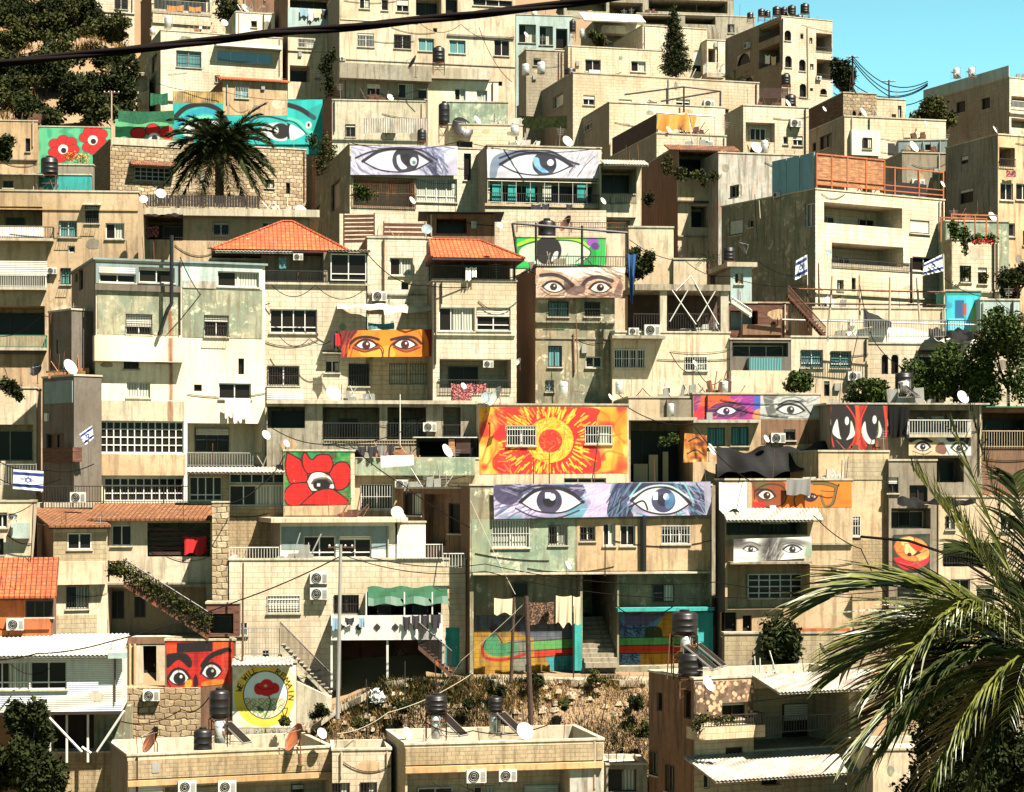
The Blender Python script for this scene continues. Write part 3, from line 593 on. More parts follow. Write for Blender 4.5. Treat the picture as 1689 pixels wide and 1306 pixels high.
def art(name, cv, fc, o=.12, wrinkle=.02, parent=None, label=None, cat='banner', m='art', back=False):
 u = np.zeros_like(cv.X); z = np.zeros_like(cv.X); f2 = fc.off(o); r = np.stack([(cv.X - CX) / F, np.ones_like(cv.X), (HY - cv.Y) / F], -1)
 nn = np.array(f2.n); k = np.dot(np.array(f2.O), nn) / (r @ nn); Pp = r * k[..., None]
 if wrinkle:
  g = np.random.RandomState(int(cv.X[0, 0])).rand(6, 4) * 6.28; w = 0
  for i in range(6): w = w + np.sin(cv.U * (9 + 6 * i) * math.cos(g[i, 0] * .3) + cv.V * (5 + 4 * i) * math.sin(g[i, 1]) + g[i, 2]) / (1.5 + i)
  w = w * wrinkle * (.4 + .6 * np.sin(np.pi * cv.U)) * (.35 + .65 * cv.V); Pp = Pp + nn * w[..., None]
 lin = np.where(cv.a <= .04045, cv.a / 12.92, ((cv.a + .055) / 1.055) ** 2.4) * K_ART; lin = np.concatenate([lin, np.ones((*lin.shape[:2], 1))], -1)
 ny, nx = cv.X.shape; I = np.arange(ny * nx).reshape(ny, nx)
 Q = np.stack([I[1:, :-1], I[1:, 1:], I[:-1, 1:], I[:-1, :-1]], -1).reshape(-1, 4)
 ob = fast(name, Pp.reshape(-1, 3), Q, m, parent, lin.reshape(-1, 4), smooth=True)
 me = ob.data; uvl = me.uv_layers.new(name='UVMap'); k = cv.U.size
 uvv = np.stack([(cv.X * .03).ravel(), (-cv.Y * .03).ravel()], -1)[Q.ravel()]; uvl.data.foreach_set('uv', uvv.astype(np.float32).ravel())
 if label: tag(ob, label, cat)
 return ob
# ---------------- small things: one of each kind is modelled, the rest are copies ----------------
PROTO = {}
def put(key, maker, name, label, cat, group, loc, rot=0, scale=1, tilt=None):
 if key not in PROTO:
  o = maker(name); PROTO[key] = o
 else: o = copy_tree(PROTO[key])
 o.location = loc; o.rotation_euler = (0, 0, rot); o.scale = (scale,) * 3 if not isinstance(scale, tuple) else scale
 tag(o, label, cat, group); return o
def mk_root(name):
 o = bpy.data.objects.new(name, None); o.empty_display_size = .2; col.objects.link(o); WO[o.name] = Vector(); return o
def mk_ac(name):
 o = mk_root(name); b = MB(); b.box(-.43, -.34, -.29, .43, -.04, .29); b.build('casing', M['wf'], o, local=True)
 b = MB()
 b.poly([(-.12 + .235 * math.cos(a * math.pi / 10), -.352, .235 * math.sin(a * math.pi / 10)) for a in range(20)]); f = b.build('fan_opening', 'dark', o, local=True)
 b = MB()
 for r in (.235, .16, .08):
  pts = [(-.12 + r * math.cos(a * math.pi / 8), -.36, r * math.sin(a * math.pi / 8)) for a in range(17)]; b.tube(pts, .011, 4, cap=False)
 b.lathe([(.05, -.01), (.05, .01)], 8, (-.12, -.37, 0)); b.build('fan_guard', 'steel', o, local=True)
 b = MB()
 for i in range(7): b.box(.17, -.35, -.22 + i * .06, .38, -.342, -.19 + i * .06)
 b.build('vent', 'steel', o, local=True)
 b = MB(); b.box(-.36, -.36, -.34, -.32, 0, -.30); b.box(.32, -.36, -.34, .36, 0, -.30); b.box(-.36, -.03, -.55, -.32, 0, -.34); b.box(.32, -.03, -.55, .36, 0, -.34); b.box(-.32, -.05, -.33, .32, -.02, -.31); b.build('bracket', 'rustm', o, local=True)
 return o
def mk_dish(mm):
 def f(name):
  o = mk_root(name); b = MB(); n = 20; R0 = .5; rings = [(0, 0), (.17, .012), (.33, .05), (.45, .10), (.5, .13)]
  A = Matrix.Rotation(R(62), 4, 'X')
  for side in (0, 1):
   base = len(b.v)
   for r, h in rings:
    for j in range(n): a = 2 * math.pi * j / n; b.v.append(tuple(A @ Vector((r * math.cos(a), r * math.sin(a) * 1.08, h + side * .012))))
   for i in range(len(rings) - 1):
    for j in range(n):
     q = base + i * n; ff = (q + j, q + (j + 1) % n, q + n + (j + 1) % n, q + n + j); b.f.append(ff if side else ff[::-1])
  b.build('reflector', mm, o, smooth=True, local=True)
  b = MB(); a = A @ Vector((0, -.5, .12)); e = A @ Vector((0, -.06, .52)); b.tube([a, e], .014, 5); b.tube([A @ Vector((.3, .35, .1)), e], .008, 4); b.tube([A @ Vector((-.3, .35, .1)), e], .008, 4)
  b.tube([e, e + Vector((0, .06, -.02))], .035, 8); b.build('feed_arm', 'steel', o, local=True)
  b = MB(); b.tube([(0, .1, 0), (0, .16, -.1), (0, .16, -.95)], .025, 6); b.box(-.1, .06, -.97, .1, .26, -.95); b.build('mast', 'rustm', o, local=True)
  return o
 return f
def mk_tank(name):
 o = mk_root(name); b = MB(); pr = [(.46, 0), (.5, .04), (.5, .2), (.515, .22), (.5, .24), (.5, .5), (.515, .52), (.5, .54), (.5, .85), (.515, .87), (.5, .89), (.5, 1.1), (.44, 1.2), (.2, 1.27)]
 b.lathe(pr, 20); b.build('barrel', 'black', o, smooth=True, local=True)
 b = MB(); b.lathe([(.19, 1.26), (.2, 1.29), (.2, 1.34), (.17, 1.36)], 14); b.build('lid', 'black', o, local=True); return o
def mk_boiler(name):
 o = mk_root(name); b = MB(); b.lathe([(.24, 0), (.28, .03), (.28, 1.12), (.24, 1.16), (.06, 1.2)], 18); b.build('cylinder', 'chrome', o, smooth=True, local=True)
 b = MB()
 for z in (.28, .85): b.lathe([(.286, z), (.286, z + .03)], 18)
 b.tube([(.1, 0, 1.15), (.1, 0, 1.35), (.35, 0, 1.35), (.35, 0, -.1)], .018, 5); b.build('straps', 'steel', o, local=True)
 return o
def stand_mb(w, h, z0=0):
 b = MB(); r = .022
 for x in (-w, w):
  for y in (-w, w): b.box(x - r, y - r, -h, x + r, y + r, z0)
 for z in (-.04, -h * .55):
  b.box(-w - r, -w - r, z, w + r, -w + r, z + .04); b.box(-w - r, w - r, z, w + r, w + r, z + .04); b.box(-w - r, -w + r, z, -w + r, w - r, z + .04); b.box(w - r, -w + r, z, w + r, w - r, z + .04)
 b.tube([(-w, -w, -h), (w, -w, -h * .1)], .013, 4); b.tube([(w, w, -h), (-w, w, -h * .1)], .013, 4)
 return b
def mk_panel(name):                                # solar collector: 2 m long, 1 m wide, leaning back
 o = mk_root(name); b = MB(); th = R(38); c, s_ = math.cos(th), math.sin(th); L = 1.9
 def q(x, l, h): return (x, l * c - h * s_, l * s_ + h * c)
 b.hexa([q(-.48, 0, 0), q(.48, 0, 0), q(.48, L, 0), q(-.48, L, 0), q(-.48, 0, .08), q(.48, 0, .08), q(.48, L, .08), q(-.48, L, .08)]); b.build('collector', 'steel', o, local=True)
 b = MB(); b.poly([q(-.44, .04, .083), q(.44, .04, .083), q(.44, L - .04, .083), q(-.44, L - .04, .083)]); b.build('glazing', 'glass', o, local=True)
 b = MB()
 for x in (-.45, .45): b.tube([q(x, L - .05, 0), (x, L * c, 0)], .02, 4); b.tube([(x, 0, -.0), (x, L * c, 0)], .02, 4)
 b.build('support', 'steel', o, local=True); return o
def sc_at(d, px): return px / F * d
def ac(label, px, py, fc, wpx=28, o=0., flip=False):
 u, z = fc.off(.3).uz(px, py); p = fc.pt(u, z, o); d = p.y; s = sc_at(d, wpx) / .86
 return put('ac', mk_ac, 'air_conditioner', label, 'air conditioner', 'air conditioners on the hillside houses', p, fc.ang, s)
def dish(label, px, py, d, wpx, yaw=0, kind='wf', sx=1.0):
 nm = {'wf': 'white', 'rustm': 'rusty', 'black': 'dark', 'bluegrey': 'grey', 'orf': 'orange'}[kind]; s = sc_at(d, wpx)
 return put('dish' + kind, mk_dish(kind), 'satellite_dish', label, 'satellite dish', 'satellite dishes', P(px, py, d), R(yaw), (s * sx, s, s))
def tank(label, x0, y0, x1, y1, d, stand=0, bh=None):
 r = sc_at(d, x1 - x0) / 1.03; h = sc_at(d, y1 - y0) / 1.36; p = P((x0 + x1) / 2, y1, d)
 o = put('tank', mk_tank, 'water_tank', label, 'water tank', 'black water tanks on the roofs', p, 0, (r, r, h))
 if stand: stand_mb(sc_at(d, x1 - x0) / 2 / r * .9, sc_at(d, stand) / h).build('stand', 'rustm', o, local=True)
 return o
def boiler(label, x0, y0, x1, y1, d, stand=0):
 r = sc_at(d, x1 - x0) / .57; h = sc_at(d, y1 - y0) / 1.2; p = P((x0 + x1) / 2, y1, d)
 o = put('boiler', mk_boiler, 'water_heater', label, 'water heater', 'white boiler cylinders on the roofs', p, 0, (r, r, h))
 if stand: stand_mb(.3, sc_at(d, stand) / h).build('stand', 'steel', o, local=True)
 return o
def panel(label, px, py, d, wpx, yaw):
 return put('panel', mk_panel, 'solar_collector', label, 'solar panel', 'solar collectors beside the boilers', P(px, py, d), R(yaw), sc_at(d, wpx) / 1.6)
def pole(label, x0, y0, x1, y1, d, r=.06, m='steel', arms=0, name='utility_pole', cat='pole', n=8):
 a, b = P(x0, y0, d), P(x1, y1, d); o = empty(name, b, label, cat); mb = MB(); mb.tube([b, a], r, n, r * .8); mb.build('shaft', m, o)
 if arms:
  k = MB(); c = MB(); L = .55
  for i in range(arms):
   z = a.z - .12 - i * .38; k.box(a.x - L, a.y - .04, z - .03, a.x + L, a.y + .04, z + .03)
   for x in (-.5, -.2, .2, .5): c.lathe([(.035, 0), (.05, .03), (.03, .09)], 6, (a.x + x, a.y, z + .03))
  k.build('crossarm', 'rustm', o); c.build('insulators', 'wf', o)
 return o
CABN = [0]
def cable(label, pts, sag=.3, r=.018, m='cable', n=10, name='cable', cat='cable'):
 b = MB(); W = [P(*q) for q in pts]; out = []
 for i in range(len(W) - 1):
  for j in range(n): t = j / n; p = W[i].lerp(W[i + 1], t); p.z -= sag * 4 * t * (1 - t); out.append(p)
 out.append(W[-1]); b.tube(out, r, 5); o = b.build(name, m); tag(o, label, cat); return o
def cloth(label, x0, y0, x1, y1, fc, o=.3, m='wcl', name='laundry', cat='laundry', group=None, seed=0, hang=.04, tape=0, shirt=False):
 f2 = fc.off(o); nx, ny = max(5, int((x1 - x0) * .7)), max(5, int((y1 - y0) * .5)); r_ = random.Random(seed + int(x0)); ph = [r_.uniform(0, 6) for _ in range(5)]
 V = []; 
 for j in range(ny + 1):
  v = j / ny
  for i in range(nx + 1):
   t = i / nx; x = x0 + (x1 - x0) * (t + tape * v * (.5 - t)); y = y0 + (y1 - y0) * v * (1 - .10 * abs(math.sin(t * 5 + ph[3])) + .05 * math.sin(9 * t + ph[4])) + 2 * math.sin(t * math.pi) * (1 - v)
   if shirt and v > .55 and abs(t - .5) > .32: y = min(y, y0 + (y1 - y0) * .55 + (y1 - y0) * .05 * abs(t - .5))
   u, z = f2.uz(x, y); w = (hang * math.sin(t * 11 + ph[0] + v) + hang * .6 * math.sin(t * 23 + ph[1] + 2 * v)) * (.3 + v); V.append(f2.pt(u, z, w))
 Q = [((j + 1) * (nx + 1) + i, (j + 1) * (nx + 1) + i + 1, j * (nx + 1) + i + 1, j * (nx + 1) + i) for j in range(ny) for i in range(nx)]
 b = MB(); b.v = [tuple(p) for p in V]; b.f = Q; ob = b.build(name, m, smooth=True); tag(ob, label, cat, group); return ob
def leaves(n, ells, size, seed, asp=.55, hollow=.5):
 rs = np.random.RandomState(seed); C = np.array([e[:3] for e in ells], float); Rr = np.array([e[3:6] for e in ells], float)
 wt = Rr.prod(1) ** (2 / 3); k = rs.choice(len(ells), n, p=wt / wt.sum()); d = rs.normal(size=(n, 3)); d /= np.linalg.norm(d, axis=1)[:, None]
 rad = hollow + (1 - hollow) * rs.rand(n) ** .6; rad *= 1 + .16 * np.sin(d[:, 0] * 6 + k) * np.cos(d[:, 2] * 7 + k * 2)
 c = C[k] + d * Rr[k] * rad[:, None] + rs.normal(size=(n, 3)) * size * .7
 a = rs.normal(size=(n, 3)); a /= np.linalg.norm(a, axis=1)[:, None]; b = np.cross(a, rs.normal(size=(n, 3))); b /= np.linalg.norm(b, axis=1)[:, None]
 s = size * rs.uniform(.6, 1.4, n)[:, None]; a = a * s; b = b * s * asp
 V = np.stack([c - a, c - b * .9 + a * .1, c + a, c + b * .9 + a * .1], 1).reshape(-1, 3); return V, np.arange(4 * n).reshape(-1, 4)
def tree(name, label, cx, y0, y1, wpx, d, m='leaf', n=3500, seed=1, trunk=True, blobs=12, size=.13, cat='tree', group=None, gy=None):
 trunk = trunk and name != 'bush'; rs = random.Random(seed); w = sc_at(d, wpx) / 2; ctr = P(cx, (y0 + y1) / 2, d); h = sc_at(d, y1 - y0) / 2; gz = terr(ctr.x, ctr.y) if gy is None else P(cx, gy, d).z
 gz = min(gz, ctr.z - h * .8); o = empty(name, (ctr.x, ctr.y, gz), label, cat, group)
 ells = []
 for i in range(blobs):
  a = rs.uniform(0, 6.28); q = rs.uniform(.2, .85); e = rs.uniform(.24, .5); ells.append((ctr.x + math.cos(a) * q * w, ctr.y + math.sin(a) * q * w, ctr.z + rs.uniform(-.7, .72) * h, w * e, w * e, h * e * 1.05))
 V, Q = leaves(int(n * 1.5), ells, size, seed); fast('crown', V, Q, m, o)
 if trunk:
  b = MB(); b.tube([(ctr.x, ctr.y, gz - .1), (ctr.x + .1, ctr.y, (gz + ctr.z) / 2), (ctr.x, ctr.y, ctr.z)], .12 + w * .05, 6, .06)
  for e in ells[:9]: b.tube([(ctr.x, ctr.y, ctr.z - h * .5), ((ctr.x + e[0]) / 2, (ctr.y + e[1]) / 2, ctr.z - h * .1), e[:3]], .07, 5, .02)
  b.build('trunk', 'bark', o)
 return o
def frond(V, Q, base, dirv, L, rise, nl=34, lw=.03, ll=.5, seed=0, droop=.8, twist=.0, grav=1., tang=.75):
 """one pinnate palm frond: midrib plus folded leaflets"""
 rs = np.random.RandomState(seed); dirv = Vector(dirv).normalized(); side = dirv.cross(Vector((0, 0, 1))).normalized(); mid = []
 k = 16
 for i in range(k + 1):
  t = i / k; mid.append(Vector(base) + dirv * L * t * (1 - .12 * t) + Vector((0, 0, L * (rise * t - droop * t * t))) + side * twist * L * t * t)
 def at(t): x = t * k; i = min(int(x), k - 1); return mid[i].lerp(mid[i + 1], x - i)
 def quad(a, b, c, d): n = len(V); V.extend([tuple(a), tuple(b), tuple(c), tuple(d)]); Q.append((n, n + 1, n + 2, n + 3))
 for i in range(k):
  r = .028 * L / 2.5 * (1 - .8 * i / k); a, b = mid[i], mid[i + 1]; u = Vector((0, 0, r)); s = side * r
  quad(a - s, a + s, b + s, b - s); quad(a + u, b + u, b + s, a + s); quad(a - s, b - s, b + u, a + u)
 for i in range(nl):
  t = .14 + .86 * (i + rs.rand() * .5) / nl; p = at(min(t, .995)); tg = (at(min(t + .04, 1)) - at(max(t - .04, 0))).normalized(); up = side.cross(tg).normalized()
  if up.z < 0: up = -up
  l = ll * L * (.35 + .65 * math.sin(math.pi * min(1, (t * .86 + .14))) ** .6) * rs.uniform(.8, 1.1)
  for sg in (-1, 1):
   d0 = (side * sg * .62 + tg * tang + up * rs.uniform(.1, .45)).normalized(); pts = []; m_ = 5; q = Vector(p); dd = d0.copy(); wv = dd.cross(up).normalized(); fa = rs.uniform(.5, 1.4) * sg; wv = (wv * math.cos(fa) + dd.cross(wv) * math.sin(fa)).normalized()
   for j in range(m_ + 1): pts.append(q.copy()); q = q + dd * l / m_; dd = (dd + Vector((0, 0, -1)) * (.05 + rs.uniform(0, .20)) * droop * 1.4 * grav).normalized()
   ww = lw * L * rs.uniform(.8, 1.2)
   for j in range(m_):
    w0, w1 = ww * (1 - (j / m_) ** 1.5) * (.55 if j == 0 else 1), ww * (1 - ((j + 1) / m_) ** 1.5); quad(pts[j] - wv * w0 * .5, pts[j] + wv * w0 * .5, pts[j + 1] + wv * w1 * .5 + Vector((0, 0, 0)), pts[j + 1] - wv * w1 * .5)
def palm(name, label, cx, cy, d, Lpx, n=26, m='palmd', gy=None, seed=0, tr=.22, lo=-.2, nl=34, ll=.3, lw=.02):
 c = P(cx, cy, d); L = sc_at(d, Lpx); gz = terr(c.x, c.y) if gy is None else P(cx, gy, d).z; o = empty(name, (c.x, c.y, gz), label, 'palm tree'); rs = random.Random(seed)
 for i in range(n):
  V, Q = [], []; a = i * 2.399 + rs.uniform(-.2, .2); ri = lo + (1.25 - lo) * (1 - (i / n) ** .8); frond(V, Q, c, (math.cos(a), math.sin(a), 0), L * rs.uniform(.8, 1.05) * (1 if ri < .9 else .8), ri, nl=nl, lw=lw, ll=ll, seed=seed * 50 + i, droop=.42 + rs.uniform(0, .22))
  fast('frond', V, Q, m, o)
 b = MB(); pr = []; z = gz - .2; i = 0
 while z < c.z: pr.append((tr * (1.12 if i % 2 else .95), z)); z += .13; i += 1
 pr.append((tr * .8, c.z)); b.lathe([(r, zz) for r, zz in pr], 12, (c.x, c.y, 0)); b.build('trunk', 'bark', o); return o
def fence(label, x0, y0, x1, y1, d, th=0, kind='bars', m='kf', name='fence', cat='fence', pan=None):
 fc = fface(x0, d, th); rc = fc.rect(x0, y0, x1, y1); u0, z0, u1, z1 = rc; ctr = fc.pt(u0, z0); o = empty(name, ctr, label, cat)
 n = max(1, int((u1 - u0) / 2.2))
 for i in range(n + 1): b = MB(); u = u0 + (u1 - u0 - .06) * i / n; b.fbox(fc, u, u + .06, z0 - .25, z1 + .02, -.07, -.01); b.build('post', m, o)
 b = MB()
 if kind == 'bars': bars(b, fc, u0, u1, z0, z1, 0)
 elif kind == 'slats':
  k = max(3, int((z1 - z0) / .2))
  for i in range(k): z = z0 + (z1 - z0) * i / k; b.fbox(fc, u0, u1, z, z + (z1 - z0) / k * .72, 0, .02)
 elif kind == 'vslats':
  k = max(3, int((u1 - u0) / .16))
  for i in range(k): u = u0 + (u1 - u0) * i / k; b.fbox(fc, u, u + (u1 - u0) / k * .86, z0, z1, 0, .02)
 else:
  k = max(2, int((u1 - u0) / .08))
  for i in range(k): a = u0 + (u1 - u0) * i / k; c = u0 + (u1 - u0) * (i + 1) / k; oo = .03 * (i % 2); o2 = .03 * ((i + 1) % 2); b.quad(fc.pt(a, z0, oo), fc.pt(c, z0, o2), fc.pt(c, z1, o2), fc.pt(a, z1, oo))
 b.build({'bars': 'railing', 'slats': 'slats', 'vslats': 'slats'}.get(kind, 'sheet'), pan or m, o); return o
def wallpiece(name, label, x0, y0, x1, y1, d, th, m, thick=.35, cat='wall', ybr=None, ground=True):
 """free-standing wall; its top may slope from y0 (left) to ybr (right)"""
 fc = fface(x0, d, th); u1 = fc.uz(x1, HY)[0]; z0 = fc.uz(x0, y0)[1]; z1 = fc.uz(x1, ybr if ybr is not None else y0)[1] if ybr is not None else z0; a = fc.pt(0, 0)
 zb = fc.uz(x0, y1)[1]; zb = min(zb, terr(a.x, a.y) - .4, terr(*fc.pt(u1, 0).xy) - .4) if ground else zb
 b = MB(); b.hexa([fc.pt(0, zb), fc.pt(u1, zb), fc.pt(u1, zb, -thick), fc.pt(0, zb, -thick), fc.pt(0, z0), fc.pt(u1, z1), fc.pt(u1, z1, -thick), fc.pt(0, z0, -thick)])
 ob = b.build(name, m); tag(ob, label, cat); return fc, ob
def hip(b, fc, u0, u1, o0, o1, ze, zr, r0, r1, om, m, name='roof', eave=.12):
 """hipped roof over rectangle u0..u1, o0 (back) .. o1 (front); ridge from r0 to r1 at depth om"""
 q = MB(); A, B_, C, D = (u0, o1), (u1, o1), (u1, o0), (u0, o0)
 g = lambda p, z: fc.pt(p[0], z, p[1]); r0p, r1p = (r0, om), (r1, om)
 q.quad(g(A, ze), g(B_, ze), g(r1p, zr), g(r0p, zr)); q.quad(g(C, ze), g(D, ze), g(r0p, zr), g(r1p, zr)); q.poly([g(D, ze), g(A, ze), g(r0p, zr)]); q.poly([g(B_, ze), g(C, ze), g(r1p, zr)])
 ro = q.build(name, m, b); q = MB(); q.fbox(fc, u0 + .02, u1 - .02, ze - eave, ze - .005, o0 + .02, o1 - .02); q.build('eaves', 'woodd', ro)
 q = MB(); rr = .07
 for a, c, z1, z2 in ((A, r0p, ze, zr), (B_, r1p, ze, zr), (r0p, r1p, zr, zr)):
  if (Vector(a) - Vector(c)).length > .1: q.tube([g(a, z1 + .02), g(c, z2 + .02)], rr, 6)
 q.build('ridge_tiles', m, ro); return ro
def mono(b, fc, u0, u1, o0, o1, zb, zf, m, name='roof', th=.1, sk=0):
 """single slope: back edge o0 at zb, front edge o1 at zf"""
 q = MB(); q.hexa([fc.pt(u0, zf - th, o1), fc.pt(u1 + sk, zf - th, o1), fc.pt(u1, zb - th, o0), fc.pt(u0, zb - th, o0), fc.pt(u0, zf, o1), fc.pt(u1 + sk, zf, o1), fc.pt(u1, zb, o0), fc.pt(u0, zb, o0)])
 return q.build(name, m, b)
# ---------------- terrain ----------------
def terrain():
 xs = np.concatenate([np.linspace(-900, -80, 14), np.linspace(-75, 75, 76), np.linspace(80, 900, 14)]); ys = np.concatenate([np.linspace(15, 84, 12), np.linspace(86, 240, 110), np.linspace(250, 3000, 26)])
 rs = np.random.RandomState(3); V = []
 for y in ys:
  for x in xs: V.append((x, y, terr(x, y) + (rs.rand() - .5) * (.12 if y < 101 else .35)))
 nx, ny = len(xs), len(ys); I = np.arange(nx * ny).reshape(ny, nx); Q = np.stack([I[:-1, :-1], I[:-1, 1:], I[1:, 1:], I[1:, :-1]], -1).reshape(-1, 4)
 tag(fast('hillside_ground', V, Q, 'earth'), kind='structure')
terrain()
B = {}
# ======== bottom row of flat roofs ========
b = B['r1a'] = Bld('stone_house', 'bottom left stone house with ribbed parapet around rusty dish and black tanks', 210, 1247, 86.5, 14, 548, 190, 1320, M['stonew'], M['conc'], par=.8, dep=5)
b.proud(211, 1248, 547, 1278, .10, M['brick'], 'parapet_cladding'); b.proud(211, 1281, 547, 1290, .22, M['peach'], 'cornice')
g = b.log(272, 1292, 545, 1330, 1.0); b.inwin(g, 300, 1296, 370, 1330, '2 w'); b.inwin(g, 480, 1293, 500, 1330, '1 k'); b.proud(213, 1290, 268, 1330, .08, M['wsh'], 'shutter'); b.finish()
b = B['r1m'] = Bld('stone_house', 'narrow pale stone link building between the two flat roofed houses', 548, 1238, 88.2, 6, 645, None, 1320, M['stone'], par=.4, dep=3)
b.wins_([(547, 1291, 577, 1325, '2 k g'), (594, 1290, 622, 1325, '2 k g')]); b.finish()
b = B['r1b'] = Bld('stone_house', 'bottom middle stone house with ribbed parapet below the weedy slope', 668, 1229, 86.5, 12, 996, 637, 1320, M['stonew'], M['stonew'], par=.8, dep=5)
b.proud(669, 1230, 995, 1258, .10, M['brick'], 'parapet_cladding'); b.proud(669, 1261, 995, 1271, .25, M['peach'], 'cornice')
g = b.log(672, 1273, 938, 1330, 1.1); b.inwin(g, 688, 1298, 746, 1330, '2 w'); b.inwin(g, 780, 1296, 815, 1330, '2 e'); b.inwin(g, 864, 1294, 920, 1330, '2 w R5'); b.proud(940, 1264, 993, 1330, .06, M['zincw'], 'shutter'); b.finish()
b = B['r1c'] = Bld('house', 'house with mosaic tiled wall and round balcony behind the palm', 1145, 1121, 86, 24, 1420, 1070, 1320, M['stonew'], M['brown'], par=.3)
b.proud(1147, 1123, 1243, 1186, .05, M['mosaic'], 'mosaic_wall')
g = b.log(1243, 1132, 1400, 1232, 2.0); b.inwin(g, 1290, 1160, 1330, 1215, '2 k')
b.win(1190, 1158, 1232, 1185, '2 k', r=.25); b.wins_([(1083, 1142, 1092, 1172, '1 k s'), (1072, 1240, 1085, 1278, '2 e g'), (1098, 1262, 1112, 1306, '2 e g'), (1128, 1138, 1140, 1185, '1 k s')], 'L')
b.balc(1150, 1198, 1262, 1212, .9, solid=M['stonew']); b.balc(1160, 1178, 1262, 1198, .88, 'kf', th=.03); b.rail(1262, 1178, 1400, 1206, .1)
b.win(1197, 1232, 1225, 1250, '1 k s', r=.1); b.awn(1128, 1247, 1370, 1283, 2.6, 'zincw'); b.awn(1240, 1112, 1480, 1138, 2.2, 'zincw'); b.finish()
b = Bld('shed', 'small pale shed in the gully between flat roof and palm house', 1000, 1262, 89.5, 4, 1068, None, 1320, M['conc'], par=.1, dep=3)
b.win(1003, 1268, 1050, 1306, '2 k', r=.3); b.finish()
# ======== street level ========
b = B['s1'] = Bld('banner_house', 'long green and tan house carrying the banner of two violet eyes', 775, 801, 97, 7, 1174, 742, 1121, M['mould3'], M['brown'], par=.15, cat='house')
b.proud(952, 856, 1171, 941, .015, M['tan'], 'plaster_panel'); b.proud(778, 856, 948, 943, .012, M['mould2'], 'plaster_panel')
b.wins_([(812, 857, 873, 903, '2 w c2 gw'), (905, 866, 936, 899, '2 w g'), (957, 868, 982, 892, '2 w g'), (995, 863, 1015, 900, '2 w'), (1023, 866, 1048, 900, '2 w'), (1091, 867, 1138, 897, '3 w gw')])
b.pipe([(1061, 850), (1061, 941)], .16, 'black', o=.1)
g = b.log(781, 948, 957, 1119, .9); b.g1 = g; b.inwin(g, 845, 960, 870, 985, '1 k'); g2 = b.log(961, 946, 1018, 1096, 3.6)
b.inwin(g2, 985, 958, 1002, 1006, '1 k'); g3 = b.log(1021, 946, 1172, 1002, .8); b.inwin(g3, 1076, 963, 1111, 993, '2 k gw')
g4 = b.log(1021, 1009, 1176, 1098, .7); b.g4 = g4
b.proud(780, 944, 1172, 947, .35, M['concl'], 'ledge'); b.proud(1019, 1002, 1178, 1008, .5, M['teal'], 'ledge')
st = MB(); uu0, uu1 = b.F.uz(962, 1090)[0], b.F.uz(1017, 1090)[0]; z0 = b.F.uz(990, 1098)[1]
for i in range(11): st.fbox(b.F, uu0, uu1, z0 - .05 + i * .19, z0 + .19 + i * .19, -3.5, .5 - i * .33)
st.build('staircase', 'conc', b.root); b.finish()
b = B['s2'] = Bld('house', 'narrow house with corrugated awning under the orange spectacles mural', 1196, 792, 98, 10, 1406, 1180, 1095, M['tan'], M['dkgrey'], par=.1)
g = b.log(1198, 858, 1332, 882, 1.2, fill=True); b.inwin(g, 1252, 860, 1298, 880, '2 k'); g = b.log(1200, 931, 1336, 1005, 1.3); b.inwin(g, 1232, 946, 1322, 988, '5 w h3'); b.sg = g
b.awn(1190, 838, 1348, 857, .9, 'zincw'); b.proud(1205, 926, 1340, 930, .5, M['conc'], 'ledge'); b.door(1190, 1010, 1215, 1050, 'dark'); b.door(1225, 1015, 1240, 1052, 'dark'); b.finish()
b = B['s3'] = Bld('house', 'tan plaster house with white barred window right of the orange mural', 1350, 745, 101, 12, 1466, 1345, 1100, M['tan'], par=.1, dep=4)
b.proud(1394, 757, 1460, 791, .03, M['block'], 'block_panel'); b.proud(1352, 890, 1462, 990, .02, M['brick'], 'brick_panel'); b.wins_([(1377, 851, 1419, 884, '2 w gw'), (1416, 945, 1440, 966, '2 k g')]); b.finish()
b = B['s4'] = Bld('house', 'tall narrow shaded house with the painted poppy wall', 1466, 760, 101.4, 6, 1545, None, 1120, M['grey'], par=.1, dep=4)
b.wins_([(1464, 787, 1482, 813, '2 k'), (1500, 800, 1530, 830, '2 k')]); g = b.log(1470, 838, 1535, 872, .9, fill=True); b.inwin(g, 1480, 842, 1500, 868, '1 k'); g = b.log(1480, 955, 1530, 985, .8); b.finish()
b = B['s6'] = Bld('house', 'pale house right of the poppy mural half hidden by fronds', 1548, 820, 102, 5, 1720, None, 1120, M['cream'], par=.2, dep=5)
b.wins_([(1560, 850, 1575, 873, '2 w g'), (1568, 955, 1600, 990, '2 w'), (1610, 965, 1640, 995, '2 w'), (1650, 850, 1675, 875, '2 w')]); g = b.log(1556, 895, 1660, 935, 1.0, fill=True); b.rail(1556, 905, 1660, 930, .02); b.finish()
b = B['s7'] = Bld('garden_wall', 'low block wall painted orange along the top behind palm tips', 1195, 1046, 94, 6, 1560, None, 1110, M['block'], par=.02, dep=.5, cat='wall'); b.proud(1318, 1036, 1402, 1045, .03, M['orf'], 'painted_strip'); b.finish()
